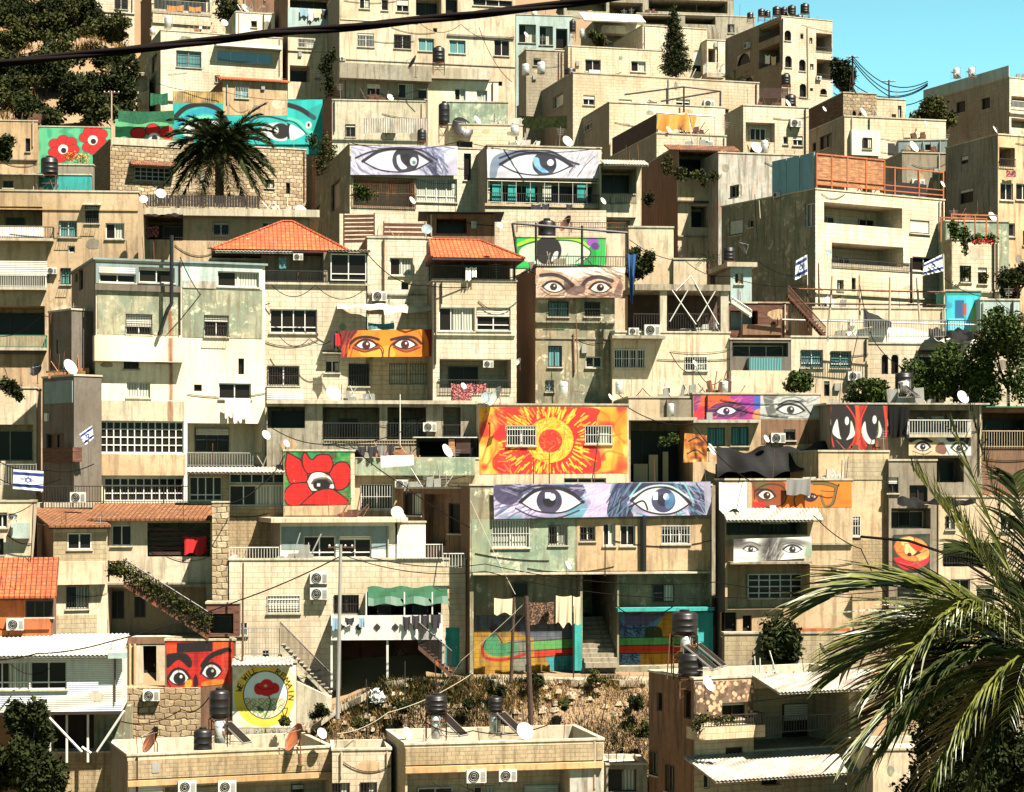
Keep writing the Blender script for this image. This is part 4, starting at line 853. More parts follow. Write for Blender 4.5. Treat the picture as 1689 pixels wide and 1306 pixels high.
# K1 brown roofs
b = B['k1a'] = Bld('brown_roof_house', 'front block of the brown tiled house with exposed block wall and tan box', 88, 868, 96, 14, 177, 56, 1060, M['cream'], M['brown'], par=0, slab=(.05, .02))
b.proud(89, 878, 176, 925, .02, M['block'], 'block_panel'); b.proud(88, 926, 177, 964, .45, M['cream'], 'bay'); b.win(111, 879, 151, 906, '2 w', r=.05); b.wins_([(109, 966, 146, 1004, '2 w c g')]); b.proud(90, 1014, 160, 1055, .02, M['block'], 'block_panel')
z = b.zt; mono(b.root, b.F, -.25, b.W + .1, -b.dep - .2, .35, z + .8, z + .05, 'btile', 'roof_tiles'); k = MB(); k.fbox(b.F, -.24, b.W + .08, z - .12, z - .005, .1, .3); k.build('fascia', 'woodd', b.root); b.finish()
b = B['k1b'] = Bld('brown_roof_house', 'rear block of the brown tiled house with dark slatted shutters', 150, 857, 98, 6, 350, None, 1140, M['cream'], par=0, slab=(.04, .02), dep=3)
z = b.zt; mono(b.root, b.F, -.1, b.W + .12, -3.2, .5, z + .72, z + .06, 'btile', 'roof_tiles'); b.win(184, 866, 217, 900, '2 w'); g = b.log(243, 862, 347, 918, .5)
k = MB()
for i in range(6):
 y = 870 + i * 8; u0, z0, u1, z1 = b.F.rect(246, y, 346 if i not in (2, 3) else 346, y + 5); k.fbox(b.F, u0, u1, z0, z1, -.2, -.1)
k.build('slats', 'woodd', b.root); g = b.log(178, 968, 340, 1050, 1.6); b.inwin(g, 182, 975, 205, 1020, '2 k'); b.inwin(g, 222, 975, 240, 1018, '2 k'); b.door(236, 1065, 258, 1130, 'dark', r=.5)
for x in (214, 222): b.pipe([(x, 1062), (x, 1140)], .07, 'peach')
b.proud(178, 1020, 273, 1062, .03, M['brown'], 'stained_panel'); b.finish()
# stairs with leafy rail
def stairs(name, label, x0, y0, x1, y1, d, wdt=1.0, n=16, m='rustm', railm='kf', leaf=False, hgt=1.0):
 a, c = P(x0, y0, d), P(x1, y1, d); o = empty(name, c, label, 'staircase'); k = MB()
 for i in range(n): p = a.lerp(c, (i + .5) / n); k.box(p.x - abs(c.x - a.x) / n * .55, p.y, p.z - .03, p.x + abs(c.x - a.x) / n * .55, p.y + wdt, p.z + .02)
 k.build('steps', m, o)
 for yy in (0, wdt):
  k = MB(); dy = Vector((0, yy, 0)); k.hexa([a + dy + Vector((0, -.03, -.25)), c + dy + Vector((0, -.03, -.25)), c + dy + Vector((0, .03, -.25)), a + dy + Vector((0, .03, -.25)), a + dy + Vector((0, -.03, -.04)), c + dy + Vector((0, -.03, -.04)), c + dy + Vector((0, .03, -.04)), a + dy + Vector((0, .03, -.04))])
  k.build('stringer', m, o)
 k = MB(); nb = n * 3
 for i in range(nb + 1): p = a.lerp(c, i / nb); k.box(p.x - .012, p.y - .04, p.z, p.x + .012, p.y - .015, p.z + hgt)
 k.tube([a + Vector((0, -.03, hgt)), c + Vector((0, -.03, hgt))], .03, 5); k.build('railing', railm, o)
 return o, a, c
o, a, c = stairs('outside_stairs', 'rusty outside stairs with leafy railing down from the brown roof house', 204, 958, 344, 1046, 95, 1.1, 17)
el = [tuple(a.lerp(c, (i + .5) / 10) + Vector((0, -.02, .5))) + (.42, .06, .5) for i in range(10)]; V, Q = leaves(2600, el, .075, 5, hollow=.0); tag(fast('climbing_plant', V, Q, 'leaf2'), 'ivy screen woven through the sloping stair railing', 'plant')
fence('dark railing panel at the top of the leafy stairs', 178, 925, 206, 950, 95, 0, 'bars', 'kf')
k = MB(); V, Q = leaves(700, [(P(191, 938, 94.9).x, 94.9, P(191, 938, 94.9).z, .4, .05, .36)], .075, 6, hollow=0); tag(fast('climbing_plant', V, Q, 'leaf2'), 'ivy on the short level railing at the stair head', 'plant')
b = B['landing'] = Bld('stair_shed', 'small rusty landing shed at the foot of the leafy stairs', 340, 996, 95.2, 4, 394, None, 1050, M['woodb'], par=.05, dep=1.2, cat='shed', ground=False)
b.log(345, 1012, 385, 1045, .8, fill=True); b.finish()
# stone pier
b = Bld('stone_pier', 'rough pale stone pier right of the brown tiled roofs', 350, 829, 97, 5, 376, None, 1060, M['rubble'], par=0, dep=1.5, cat='wall', slab=(.06, .03)); b.finish()
b = B['k0'] = Bld('red_roof_house', 'orange tiled red walled house at the left edge with an air conditioner', -60, 985, 92, 10, 88, None, 1075, M['brown'], par=0, slab=(.03, .0), dep=5)
z = b.zt; mono(b.root, b.F, -.2, b.W + .15, -3.0, .4, z + 1.62, z + .05, 'rtile', 'roof_tiles'); b.proud(-55, 990, 84, 1052, .02, M['orange'], 'red_panel'); b.win(42, 990, 88, 1018, '3 k', r=.06); b.proud(40, 1020, 82, 1038, .1, M['orf'], 'flower_box'); b.finish()
b = B['k00'] = Bld('white_clad_house', 'white clapboard house on stilts at the lower left with a long window', -60, 1085, 89, 7, 201, None, 1176, mat('white_siding', (.72, .72, .66), 'slat', dirt=.2, scale=.8), par=0, slab=(.02, .0), dep=4, ground=False)
b.wins_([(-20, 1092, 48, 1137, '3 w h1'), (50, 1091, 110, 1137, '2 w h1')]); z = b.zt; corr(-.2, b.W + .1, z + .72, z + .12, b.F.off(-3.6), 4.1, 'zinc', b.root, 'roof_sheet'); b.proud(178, 1076, 209, 1086, .5, M['paleblue'], 'fascia')
zb = b.zb; k = MB()
for x, x2 in ((50, 50), (79, 79), (107, 107), (142, 142)): u = b.F.uz(x, HY)[0]; k.fbox(b.F, u, u + .09, zb - 2.2, zb, -.5, -.4)
for xa, ya, xb, yb_ in ((80, 1182, 135, 1240), (205, 1172, 160, 1240), (135, 1232, 150, 1242)):
 k.tube([P(xa, ya, 89.2), P(xb, yb_, 89.2)], .06, 5)
k.build('stilts', 'wf', b.root); k = MB(); k.fbox(b.F, 0, b.W, zb - .12, zb - .003, -4, .05); k.build('floor_beam', 'kf', b.root); b.finish()
b = Bld('block_wall', 'stepped grey block retaining wall under the stilted white house', 88, 1243, 90.5, 6, 191, None, 1320, M['brick'], par=.02, dep=1.0, cat='wall'); b.finish()
b = Bld('block_wall', 'dark set back wall behind the white stilts', -60, 1172, 94, 6, 165, None, 1320, M['dkpl'], par=.02, dep=1.0, cat='wall'); b.finish()  # shade of the void under the house put into this wall's colour
wallpiece('rough_wall', 'stained boulder wall below the red eyes mural', 160, 1135, 330, 1230, 94.5, 3, M['rubble'], 1.2)
wallpiece('rough_wall', 'tan rendered slope wall left of the poppy circle', 155, 1165, 215, 1280, 93.2, 3, M['mould3'], 1.0)
# K2 blue white house + base
b = B['k2'] = Bld('stone_house', 'broad pale stone lower house carrying the green canopy balcony', 378, 924, 97, 5, 768, None, 1165, M['stone2'], par=.05, dep=6)
b.win(441, 982, 495, 1011, '2 w R9 gw'); b.wins_([(551, 981, 592, 1012, '2 k g')]); g = b.log(606, 975, 728, 1016, .5); b.inwin(g, 622, 985, 645, 1016, '1 k'); b.inwin(g, 680, 980, 706, 1012, '2 k g')
g = b.log(563, 1054, 729, 1156, 1.5); b.kg = g; b.door(735, 1035, 758, 1100, 'teal', r=.1); b.finish()
u0, z0, u1, z1 = b.balc(546, 1015, 730, 1051, 1.6, solid=M['wf'], th=.12)
for x in (604, 667, 713): k = MB(); q = b.F.off(1.5); u, zt_ = q.uz(x, 978); _, zz = q.uz(x, 1017); k.fbox(b.F, u - .03, u + .03, zz, zt_ + .05, 1.5, 1.56); k.build('canopy_post', 'wf', b.root)
for x in (547, 639, 731): k = MB(); u, zt_ = b.F.off(1.4).uz(x, 1054); k.fbox(b.F, u - .05, u + .05, terr(0, 96) - .3, zt_, 1.4, 1.5); k.build('support_post', 'wf', b.root)
k = MB(); f2 = b.F.off(1.58)
for x in (562, 592, 622, 652):
 u, zz = f2.uz(x, 1034); k.poly([f2.pt(u - .17, zz, .05), f2.pt(u, zz - .17, .05), f2.pt(u + .17, zz, .05), f2.pt(u, zz + .17, .05)])
k.build('diamond_tiles', 'kf', b.root)
k = MB(); ua = b.F.uz(606, 980)[0]; ub = b.F.uz(736, 980)[0]; za = b.F.uz(606, 968)[1]; n = 14; rr = random.Random(4)
row = [[b.F.pt(ua + (ub - ua) * i / n, za - .12 * j + .06 * math.sin(i * 1.3 + j) - (.05 if j == 3 else 0) - (.25 if j == 4 else 0), .1 + .42 * min(j, 3.6)) for i in range(n + 1)] for j in range(5)]
for j in range(4):
 for i in range(n): k.quad(row[j + 1][i], row[j + 1][i + 1], row[j][i + 1], row[j][i])
k.quad(row[4][n], b.F.pt(ub + .1, za - .95, 1.5), b.F.pt(ub + .12, za - 1.3, 1.1), row[1][n])
tag(k.build('canopy', 'gtarp', smooth=True), 'bright green tarpaulin canopy over the laundry balcony', 'canopy')
b = B['k3'] = Bld('blue_house', 'flat roofed white and blue upper house with two wide windows', 462, 862, 98.6, 6, 652, 430, 926, M['white'], M['grey'], par=0, slab=(.22, .5), cop='stone', ground=False)
b.proud(464, 868, 640, 906, .012, M['bluegrey'], 'blue_panel'); b.wins_([(501, 884, 554, 920, '2 w h1'), (559, 883, 613, 920, '2 w h1')]); b.pipe([(640, 868), (640, 925)], .05, 'steel'); b.finish()  # shade under the roof slab put into the blue-grey panel
b.rail(378, 902, 460, 925, -.1, 'wf', fc=fface(378, 97.3, 5)); b.rail(654, 897, 730, 922, 0, 'wf', fc=fface(654, 97.6, 5)); b.rail(731, 912, 766, 936, 0, 'wf', fc=fface(731, 97.2, 5))
b = Bld('stair_house', 'small pale stair hut beside the flat slab roof', 655, 862, 101, 5, 702, None, 930, M['white'], par=.1, dep=2, ground=False); b.door(704, 880, 715, 920) if 0 else None; b.finish()
b = B['k5'] = Bld('dark_house', 'shadow-coloured brown house front in the gap left of the banner house', 655, 806, 102.5, -42, 790, None, 960, M['brown'], par=.1, dep=3)  # brown wall colour holds the shadow filling this gap
g = b.log(700, 815, 735, 900, .6); b.wins_([(665, 812, 695, 850, '2 k'), (715 + 25, 830, 765, 880, '1 k')]); b.finish()
o, a, c = stairs('outside_stairs', 'grey stairs descending left of the green canopy balcony', 462, 1062, 545, 1146, 95.8, 1.2, 14, 'concl', 'kf')
o, a, c = stairs('outside_stairs', 'dark stairs in the shade below the teal door', 690, 1062, 745, 1110, 95.9, .9, 9, 'rustm', 'kf')
fence('thin grey railing above the poppy circle wall', 400, 1035, 462, 1080, 95.6, 0, 'bars', 'steel')
wallpiece('stair_wall', 'pale sloping plaster wall under the grey stairs', 395, 1080, 545, 1180, 95.5, 0, M['concl'], .8, ybr=1150)
# ======== third row: grey house, dark galleries, sunburst wall ========
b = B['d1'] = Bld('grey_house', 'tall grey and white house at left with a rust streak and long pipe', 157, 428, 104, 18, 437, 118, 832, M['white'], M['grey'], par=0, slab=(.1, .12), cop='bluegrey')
b.proud(158, 434, 297, 469, .03, M['bluegrey'], 'window_band'); b.proud(300, 436, 433, 476, .03, M['paleblue'], 'window_band')
b.wins_([(164, 452, 224, 466, '2 w'), (229, 441, 288, 466, '2 w'), (359, 448, 427, 473, '2 w')]); b.proud(302, 463, 355, 475, .06, M['zincw'], 'sill_panel'); b.proud(163, 441, 223, 451, .05, M['wsh'], 'shutter')
b.proud(157, 470, 297, 480, .14, M['dkgrey'], 'beam'); b.proud(160, 481, 296, 552, .02, M['mould'], 'plaster_panel'); b.proud(300, 478, 433, 557, .02, M['mould'], 'plaster_panel')
b.wins_([(208, 518, 251, 552, '2 w R6 G'), (337, 520, 377, 555, '2 w R3 G'), (209, 630, 248, 656, '2 w c2'), (320, 634, 333, 645, '1 k s'), (361, 632, 414, 658, '2 w'), (164, 695, 303, 747, '12 w h3 s'), (172, 788, 303, 826, '10 w h2 s')])
b.proud(156, 555, 304, 596, .55, M['white'], 'box_ledge'); b.proud(156, 661, 304, 694, .12, M['concl'], 'box_ledge'); b.proud(166, 749, 306, 784, .25, M['tan'], 'balcony_parapet')
g = b.log(309, 698, 432, 770, 1.2); b.inwin(g, 321, 706, 377, 745, '3 k gw'); b.rail(309, 746, 430, 769, .02, 'steel')
b.wins_([(130, 443, 137, 478, '1 k s'), (124, 450, 128, 465, '1 k s'), (131, 525, 138, 560, '1 k s'), (148, 515, 154, 552, '1 k s'), (146, 630, 151, 662, '1 k s'), (134, 596, 139, 690, '1 k s')], 'L')
b.pipe([(283, 388), (283, 500), (276, 512), (262, 553)], .10, 'black', o=.75); b.pipe([(297, 430), (297, 553)], .04, 'kf', o=.1); b.pipe([(157, 430), (157, 553)], .04, 'kf', o=.1)
M['rustst'] = rust_mat()
for y0, y1, x0, x1, o in ((513, 554, 277, 285, .022), (557, 596, 275, 287, .553), (597, 660, 278, 286, .006), (661, 694, 275, 287, .124)):
 rs_ = MB(); u0, z0, u1, z1 = b.F.off(o).rect(x0, y0, x1, y1); m_ = 8; u0 -= .22; u1 += .22; L_ = [b.F.pt(u0, z1 - (z1 - z0) * i / m_, o + .003) for i in range(m_ + 1)]; R_ = [b.F.pt(u1, z1 - (z1 - z0) * i / m_, o + .003) for i in range(m_ + 1)]
 for i in range(m_): rs_.quad(L_[i + 1], R_[i + 1], R_[i], L_[i])
 rs_.build('rust_streak', 'rustst', b.root)
b.finish()
b = Bld('lean_to', 'tall shaded lean-to block against the left side of the grey house', 80, 516, 106, -50, 118, None, 660, M['dkgrey'], par=.05, dep=2); b.win(93, 560, 97, 583, '1 e s'); b.finish()  # dark grey carries the shade of this left-facing block
b = Bld('lean_to', 'shaded white shutter box below the lean-to block', 70, 624, 105, -50, 122, None, 760, M['dkgrey'], par=.05, dep=1.5); b.proud(73, 628, 119, 665, .05, M['bluegrey'], 'shutter'); b.win(76, 715, 106, 740, '2 k'); b.proud(48 + 22, 738, 120, 762, .5, M['woodb'], 'panel'); b.finish()  # shade on the white box put into the wall and shutter colours
b = Bld('shaded_house', 'pale house front behind the flags at the far left', -40, 640, 108, 8, 60, None, 850, M['cream'], par=.1, dep=3); g = b.log(-30, 700, 55, 760, 1.0, fill=True); b.finish()
# terrace with flags
fc, o = wallpiece('terrace_wall', 'long thin terrace slab edge above the brown tiled roofs', 55, 829, 372, 836, 101.6, 3, M['concl'], 2.2, ground=True)
fence('dark upright railing along the flag terrace', 70, 801, 370, 829, 101.5, 3, 'bars', 'kf'); fence('pale railing with scaffold poles left of the terrace', -40, 765, 60, 800, 102, 0, 'bars', 'steel')
b = Bld('side_house', 'pale cable hung house corner at the left edge above the red roof', -40, 828, 96, 8, 52, None, 930, M['cream'], par=.1, dep=3)
b.wins_([(-5, 845, 12, 870, '2 w'), (-2, 888, 6, 915, '1 k')]); b.proud(18, 862, 48, 888, .3, M['paleblue'], 'awning_box'); b.finish()
b = B['aw'] = Bld('glazed_balcony', 'glazed white balcony house with sheet awning left of the red flower', 309, 778, 101.5, 6, 470, None, 870, M['brick'], par=.05, dep=3, cat='house')
b.wins_([(312, 786, 366, 826, '4 w h1 s'), (378, 800, 470, 834, '4 w s c'), (378, 781, 470, 797, '5 w s')]); b.awn(310, 770, 470, 778, 1.0, 'zincw'); b.finish()
b = B['fl'] = Bld('flower_wall', 'stained green wall that carries the big red poppy mural', 468, 744, 101.2, 8, 585, None, 870, M['stonew'], par=.03, dep=3, cat='wall'); b.proud(470, 835, 580, 850, .03, M['tan'], 'plaster_panel'); b.finish()
b = B['e1'] = Bld('gallery_house', 'concrete gallery house with deep dark balconies and stained pillars', 440, 664, 106, 4, 792, None, 860, M['conc'], par=.05, dep=6)
b.log(441, 670, 503, 706, 1.6, fill=True); g = b.log(532, 671, 626, 724, 2.0); b.inwin(g, 560, 690, 590, 724, '2 k'); g = b.log(639, 671, 703, 724, 2.0); b.inwin(g, 650, 690, 690, 724, '2 k'); b.log(731, 671, 760, 720, 1.5, fill=True)
b.rail(533, 697, 626, 723, .02); b.rail(639, 697, 703, 723, .02); b.rail(731, 700, 760, 720, .02); b.rail(534, 725, 700, 733, .02, 'ef'); b.proud(440, 660, 792, 666, .35, M['concl'], 'slab'); b.finish()
b = B['e2'] = Bld('gallery_annex', 'mouldy green parapet terrace with white barred window below the galleries', 585, 757, 103, 4, 790, None, 868, M['tan'], par=.05, dep=2)
b.proud(586, 755, 784, 784, .25, M['mould2'], 'parapet_panel'); b.win(595, 798, 648, 840, '2 w gw'); b.log(655, 808, 735, 860, 1.2, fill=True); b.finish()
b = B['sun'] = Bld('sunburst_house', 'house wall fully painted with the sunburst mural', 790, 668, 104, 4, 1037, None, 800, M['cream'], par=.05, dep=5)
SUNW = [(836, 702, 884, 735), (965, 702, 1009, 732)]
for q in SUNW: b.win(*q, '2 w gw')
b.win(930, 788, 1000, 797, '3 w s'); b.finish()
b = B['e3'] = Bld('dark_gallery', 'dark open room with cream parapet right of the sunburst wall', 1037, 656, 106, 4, 1150, None, 800, M['conc'], par=.03, dep=6)
g = b.log(1040, 694, 1142, 795, 2.6, fill=True); b.proud(1037, 659, 1088, 688, .15, M['cream'], 'parapet_panel'); b.proud(1100, 659, 1143, 690, .15, M['grey'], 'parapet_panel'); b.proud(1037, 688, 1150, 693, .4, M['concl'], 'slab')
k = MB(); f = g.off(1.4)
for x0, y0, x1, y1 in ((1045, 765, 1068, 795), (1070, 750, 1085, 795), (1093, 745, 1102, 795)): u0, z0, u1, z1 = f.rect(x0, y0, x1, y1); k.fbox(f, u0, u1, z0, z1, 0, .06)
k.build('loose_boards', 'ccl', b.root); b.finish()
b = B['ce'] = Bld('painted_eye_house', 'house whose parapet carries the violet eye and the grey eye', 1143, 650, 106, 5, 1354, None, 800, M['tan'], par=.05, dep=5)
b.wins_([(1167, 705, 1196, 736, '2 k cb'), (1206, 704, 1235, 735, '2 k cb')]); b.proud(1144, 692, 1255, 697, .5, M['zincw'], 'slab'); b.proud(1256, 692, 1352, 732, .02, M['brown'], 'brick_panel'); b.win(1293, 708, 1312, 726, '2 k'); b.log(1180, 765, 1392, 792, 2.2, fill=True); b.finish()
b = B['re'] = Bld('awning_house', 'sheet roofed house with red eyes cloth and white corner balcony', 1370, 667, 104, 4, 1620, 1352, 800, M['grey'], par=0, slab=(.08, .3), cop='zincw', dep=4)
g = b.log(1500, 676, 1598, 716, 1.2); b.inwin(g, 1512, 688, 1522, 714, '1 w'); b.inwin(g, 1536, 686, 1556, 712, '2 w'); b.balc(1500, 692, 1602, 716, .7, 'wf'); b.log(1500, 755, 1590, 795, 1.0, fill=True); b.finish()
b = Bld('veranda', 'shaded veranda with timber rail at the right edge', 1604, 672, 105, 4, 1730, None, 830, M['brown'], par=0, slab=(.06, .3), cop='gf', dep=4)
b.log(1612, 680, 1720, 738, 1.8, fill=True); b.rail(1605, 710, 1720, 738, .05, 'ef'); b.finish()
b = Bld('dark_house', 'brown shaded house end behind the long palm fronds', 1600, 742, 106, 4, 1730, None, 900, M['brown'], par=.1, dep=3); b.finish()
# ======== fourth row ========
b = B['f1'] = Bld('tiled_roof_house', 'stone house with orange hipped roof above a dark balcony', 432, 467, 110, 8, 604, None, 665, M['stone2'], par=.02, dep=6)
b.wins_([(445, 510, 523, 549, '4 w h1'), (441, 603, 494, 636, '2 w g'), (575, 600, 609, 637, '2 k g')]); b.proud(440, 640, 500, 664, .1, M['wsh'], 'white_box'); zt = b.zt
zz = b.F.uz(432, 414)[1]; k = MB()
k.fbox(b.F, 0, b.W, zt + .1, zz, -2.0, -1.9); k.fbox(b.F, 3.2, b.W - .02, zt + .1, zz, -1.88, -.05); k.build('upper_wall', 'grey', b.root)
b.rail(432, 446, 541, 465, .04); g = b.F.off(.0); rc = g.rect(545, 419, 604, 463); window(b.root, g, rc, '2 w h1 s', -.07); k = MB(); k.fbox(b.F, -.1, b.W + .25, zt - .06, zt + .0, -.02, .12); k.build('ledge', 'concl', b.root)
hip(b.root, b.F, -2.6, b.W - .9, -5.5, -.1, zz + .1, b.F.uz(480, 362)[1] + .25, 1.15, 1.7, -2.9, 'tile'); corr(3.4, b.W + .2, zz + .22, zz + .1, b.F.off(-1), 1.4, 'conc', b.root, 'canopy_sheet'); corr(-2.4, 1.6, zz + .15, zz - .05, b.F.off(-1), 1.4, 'zincw', b.root, 'canopy_sheet'); b.finish()
b = B['f1b'] = Bld('tiled_roof_house_wing', 'pale wall under the left gable end of the orange hipped roof', 345, 428, 112, 8, 436, None, 480, M['grey'], par=.05, dep=3, cat='house'); b.finish()
b = B['f2'] = Bld('stone_house', 'tall plain stone house between the two orange roofs, recessed shaded balcony', 606, 392, 111, 8, 712, None, 665, M['stone2'], M['grey'], par=.3, dep=6)
b.win(643, 425, 681, 454, '2 w c'); b.finish()
b = B['f2b'] = Bld('balcony_recess', 'shaded stone recess behind the orange eyes banner', 531, 505, 110.6, 8, 718, None, 665, M['stonew'], par=.02, dep=3, cat='house')
g = b.log(535, 509, 714, 545, 1.4); b.g = g; b.inwin(g, 538, 512, 585, 540, '4 w'); b.inwin(g, 600, 512, 690, 538, '8 w'); b.log(534, 547, 716, 662, .9) if 0 else None
b.wins_([(566, 601, 608, 638, '1 k g'), (642, 600, 671, 634, '1 k g'), (676, 600, 703, 634, '1 k g')]); b.finish()
b = B['f3'] = Bld('tiled_roof_house', 'stone house with sloping orange tiles above a long dark railed balcony', 714, 463, 108.5, 8, 852, None, 665, M['stone2'], M['grey'], par=.02, dep=6)
b.wins_([(724, 507, 783, 546, '3 w c'), (786, 507, 842, 545, '2 w h1')]); b.proud(716, 550, 850, 553, .1, M['stone'], 'ledge'); g = b.log(725, 592, 843, 640, 1.6); b.inwin(g, 740, 605, 788, 640, '2 k'); b.rail(722, 626, 842, 650, .05)
zt = b.zt; zz = b.F.uz(714, 424)[1]; k = MB(); k.fbox(b.F, .1, b.W - .1, zt + .1, zz, -1.9, -1.8); k.build('upper_wall', 'dkpl', b.root)  # upper wall coloured dark for the shade of the covered balcony
k = MB()
for u in (.05, 1.5, 2.9, b.W - .15): k.fbox(b.F, u, u + .09, zt + .1, zz, -.2, -.1)
k.build('posts', 'woodd', b.root); b.rail(713, 438, 850, 462, .05); hip(b.root, b.F, -.1, b.W + .35, -3.6, .5, zz - .05, b.F.uz(714, 390)[1] + .1, .05, 2.7, -2.2, 'tile'); b.finish()
b = B['c2'] = Bld('terrace_house', 'tan house with a white roof slab behind the grey house', 228, 356, 124, 6, 510, None, 470, M['tan'], par=0, slab=(.42, .6), cop='concl', dep=6)
g = b.log(230, 358, 302, 395, 1.5, fill=True); b.wins_([(351, 366, 378, 389, '2 w G'), (432, 366, 455, 386, '2 w')]); b.rail(268, 373, 302, 393, .05); b.finish()
fence('long dark gate and railing above the white roof slab', 228, 322, 428, 341, 124.3, 6, 'vslats', 'kf')
b = B['c1'] = Bld('tan_house', 'long tan plaster house at the left edge with white railed balconies', -70, 314, 118, 5, 228, None, 670, M['tan'], par=.3, dep=8)
b.proud(-60, 344, 228, 346, .06, M['peach'], 'ledge')
g = b.log(-60, 340, 70, 372, 1.5); b.inwin(g, 11, 359, 41, 372, '2 k'); b.balc(-40, 373, 87, 392, .6, 'kf'); b.proud(-60, 373, 72, 390, .02, M['wcl'], 'cloth_screen')
b.wins_([(98, 364, 127, 391, '2 w G cb'), (174, 368, 205, 394, '2 w c'), (100, 442, 117, 469, '2 t G cb')]); b.proud(-60, 430, 77, 454, .3, M['wsh'], 'shutter_box'); b.balc(-40, 453, 75, 473, .5, 'wf', sp=.1)
b.log(-60, 504, 74, 552, 1.6, fill=True); b.balc(-60, 552, 76, 573, .4, 'gf', sp=.08); b.proud(-60, 577, 74, 583, .3, M['dkgrey'], 'slab'); b.finish()
b = B['g2'] = Bld('stained_house', 'grey mould stained house with the sepia eyes cloth', 883, 438, 112, 6, 1014, 851, 662, M['mould3'], M['brown'], par=.3)
b.wins_([(904, 497, 938, 522, '2 k G cb'), (964, 498, 990, 522, '2 k G'), (904, 570, 927, 605, '2 k cb'), (966, 588, 993, 606, '2 w')]); b.proud(884, 556, 1012, 559, .05, M['conc'], 'ledge'); b.pipe([(946, 550), (948, 615)], .05, 'brown'); b.finish()
b = B['g3'] = Bld('stained_house', 'weathered tan house with open pillared roof storey and loose cables', 1010, 548, 112, 6, 1204, None, 700, M['cream'], par=.05, dep=7)
b.proud(1010, 553, 1098, 558, .9, M['conc'], 'slab'); b.win(1013, 576, 1064, 607, '4 w gw'); b.win(1130, 588, 1166, 611, '2 w gw')
zt = b.zt; zz = b.F.uz(1010, 478)[1]; k = MB(); k.fbox(b.F, 1.2, b.W, zz, zz + .32, -5, .1); k.build('upper_slab', 'conc', b.root)
for x0, x1 in ((1089, 1100), (1189, 1202)):
 k = MB(); u0, u1 = b.F.uz(x0, HY)[0], b.F.uz(x1, HY)[0]; k.fbox(b.F, u0, u1, zt + .1, zz, -.4, -.02); k.build('pillar', 'concl', b.root)
k = MB(); k.fbox(b.F, 1.3, b.W - .1, zt + .1, zz, -3, -2.9); k.build('rear_wall', 'dkpl', b.root); b.rail(1045, 517, 1088, 545, .02); b.rail(1102, 517, 1188, 545, .02); k = MB(); f = b.F.off(.12)  # dark plaster of the rear wall carries the gallery's shade
for q in ((1108, 478, 1148, 535), (1135, 478, 1105, 530), (1140, 455, 1185, 535), (1180, 480, 1150, 530), (1142, 453, 1115, 480)): k.tube([f.pt(*f.uz(q[0], q[1])), f.pt(*f.uz(q[2], q[3]))], .03, 4)
k.build('braces', 'wf', b.root); b.finish()
b = Bld('tower_hut', 'small greenish hut with curved concrete cap above the open gallery', 1205, 440, 117, 8, 1240, 1166, 480, M['paleblue'], M['grey'], par=.0, slab=(.25, .25), cop='concl'); b.win(1212, 450, 1226, 468, '2 e'); b.wins_([(1172, 445, 1182, 470, '1 e s')], 'L'); b.finish()
b = B['h1'] = Bld('terrace_house', 'cream terrace house with two green curtained windows left of the arches', 1305, 556, 113, 6, 1432, None, 680, M['cream'], par=.1, dep=4)
b.wins_([(1321, 577, 1357, 606, '2 w h1 cb g'), (1370, 579, 1404, 607, '2 w h1 cb g')]); b.finish()
b = B['h2'] = Bld('arched_house', 'old pale stone house with twin arched windows behind trees', 1430, 567, 114, 6, 1720, None, 690, M['stone2'], par=.1, dep=4)
b.wins_([(1454, 585, 1465, 617, '1 k a s'), (1470, 585, 1482, 617, '1 k a s'), (1614, 607, 1625, 625, '1 k s')]); b.finish()
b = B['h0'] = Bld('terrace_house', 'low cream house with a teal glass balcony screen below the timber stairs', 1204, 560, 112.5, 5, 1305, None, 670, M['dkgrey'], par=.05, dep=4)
b.log(1208, 565, 1300, 588, .8, fill=True); b.proud(1236, 590, 1290, 611, .6, M['curtb'], 'glass_screen'); b.proud(1206, 611, 1304, 655, .7, M['cream'], 'parapet'); b.finish()
b = B['h3'] = Bld('terrace_shed', 'cluttered timber deck shed right of the open gallery', 1200, 500, 116, 4, 1300, None, 580, M['woodb'], par=.05, dep=4, cat='shed'); b.log(1204, 512, 1250, 545, 1.5); b.proud(1225, 535, 1290, 552, .3, M['brown'], 'panel'); b.finish()
b = B['h4'] = Bld('white_terrace', 'low white plaster terrace wall below the big grey house', 1340, 508, 117, 6, 1560, None, 590, M['cream'], par=.1, dep=5); b.log(1348, 512, 1365, 520, .2) if 0 else None; b.finish()
b = B['h5'] = Bld('container_hut', 'pale green grey hut with turquoise painted wall beside it', 1617, 495, 117, 4, 1682, None, 600, M['paleblue'], par=.1, dep=4); b.win(1640, 506, 1656, 525, '2 k'); b.finish()
b = B['h6'] = Bld('painted_wall', 'turquoise mural wall beneath the corner of the big stone house', 1560, 480, 117.8, 4, 1618, None, 600, M['teal'], par=.05, dep=2, cat='wall'); b.finish()
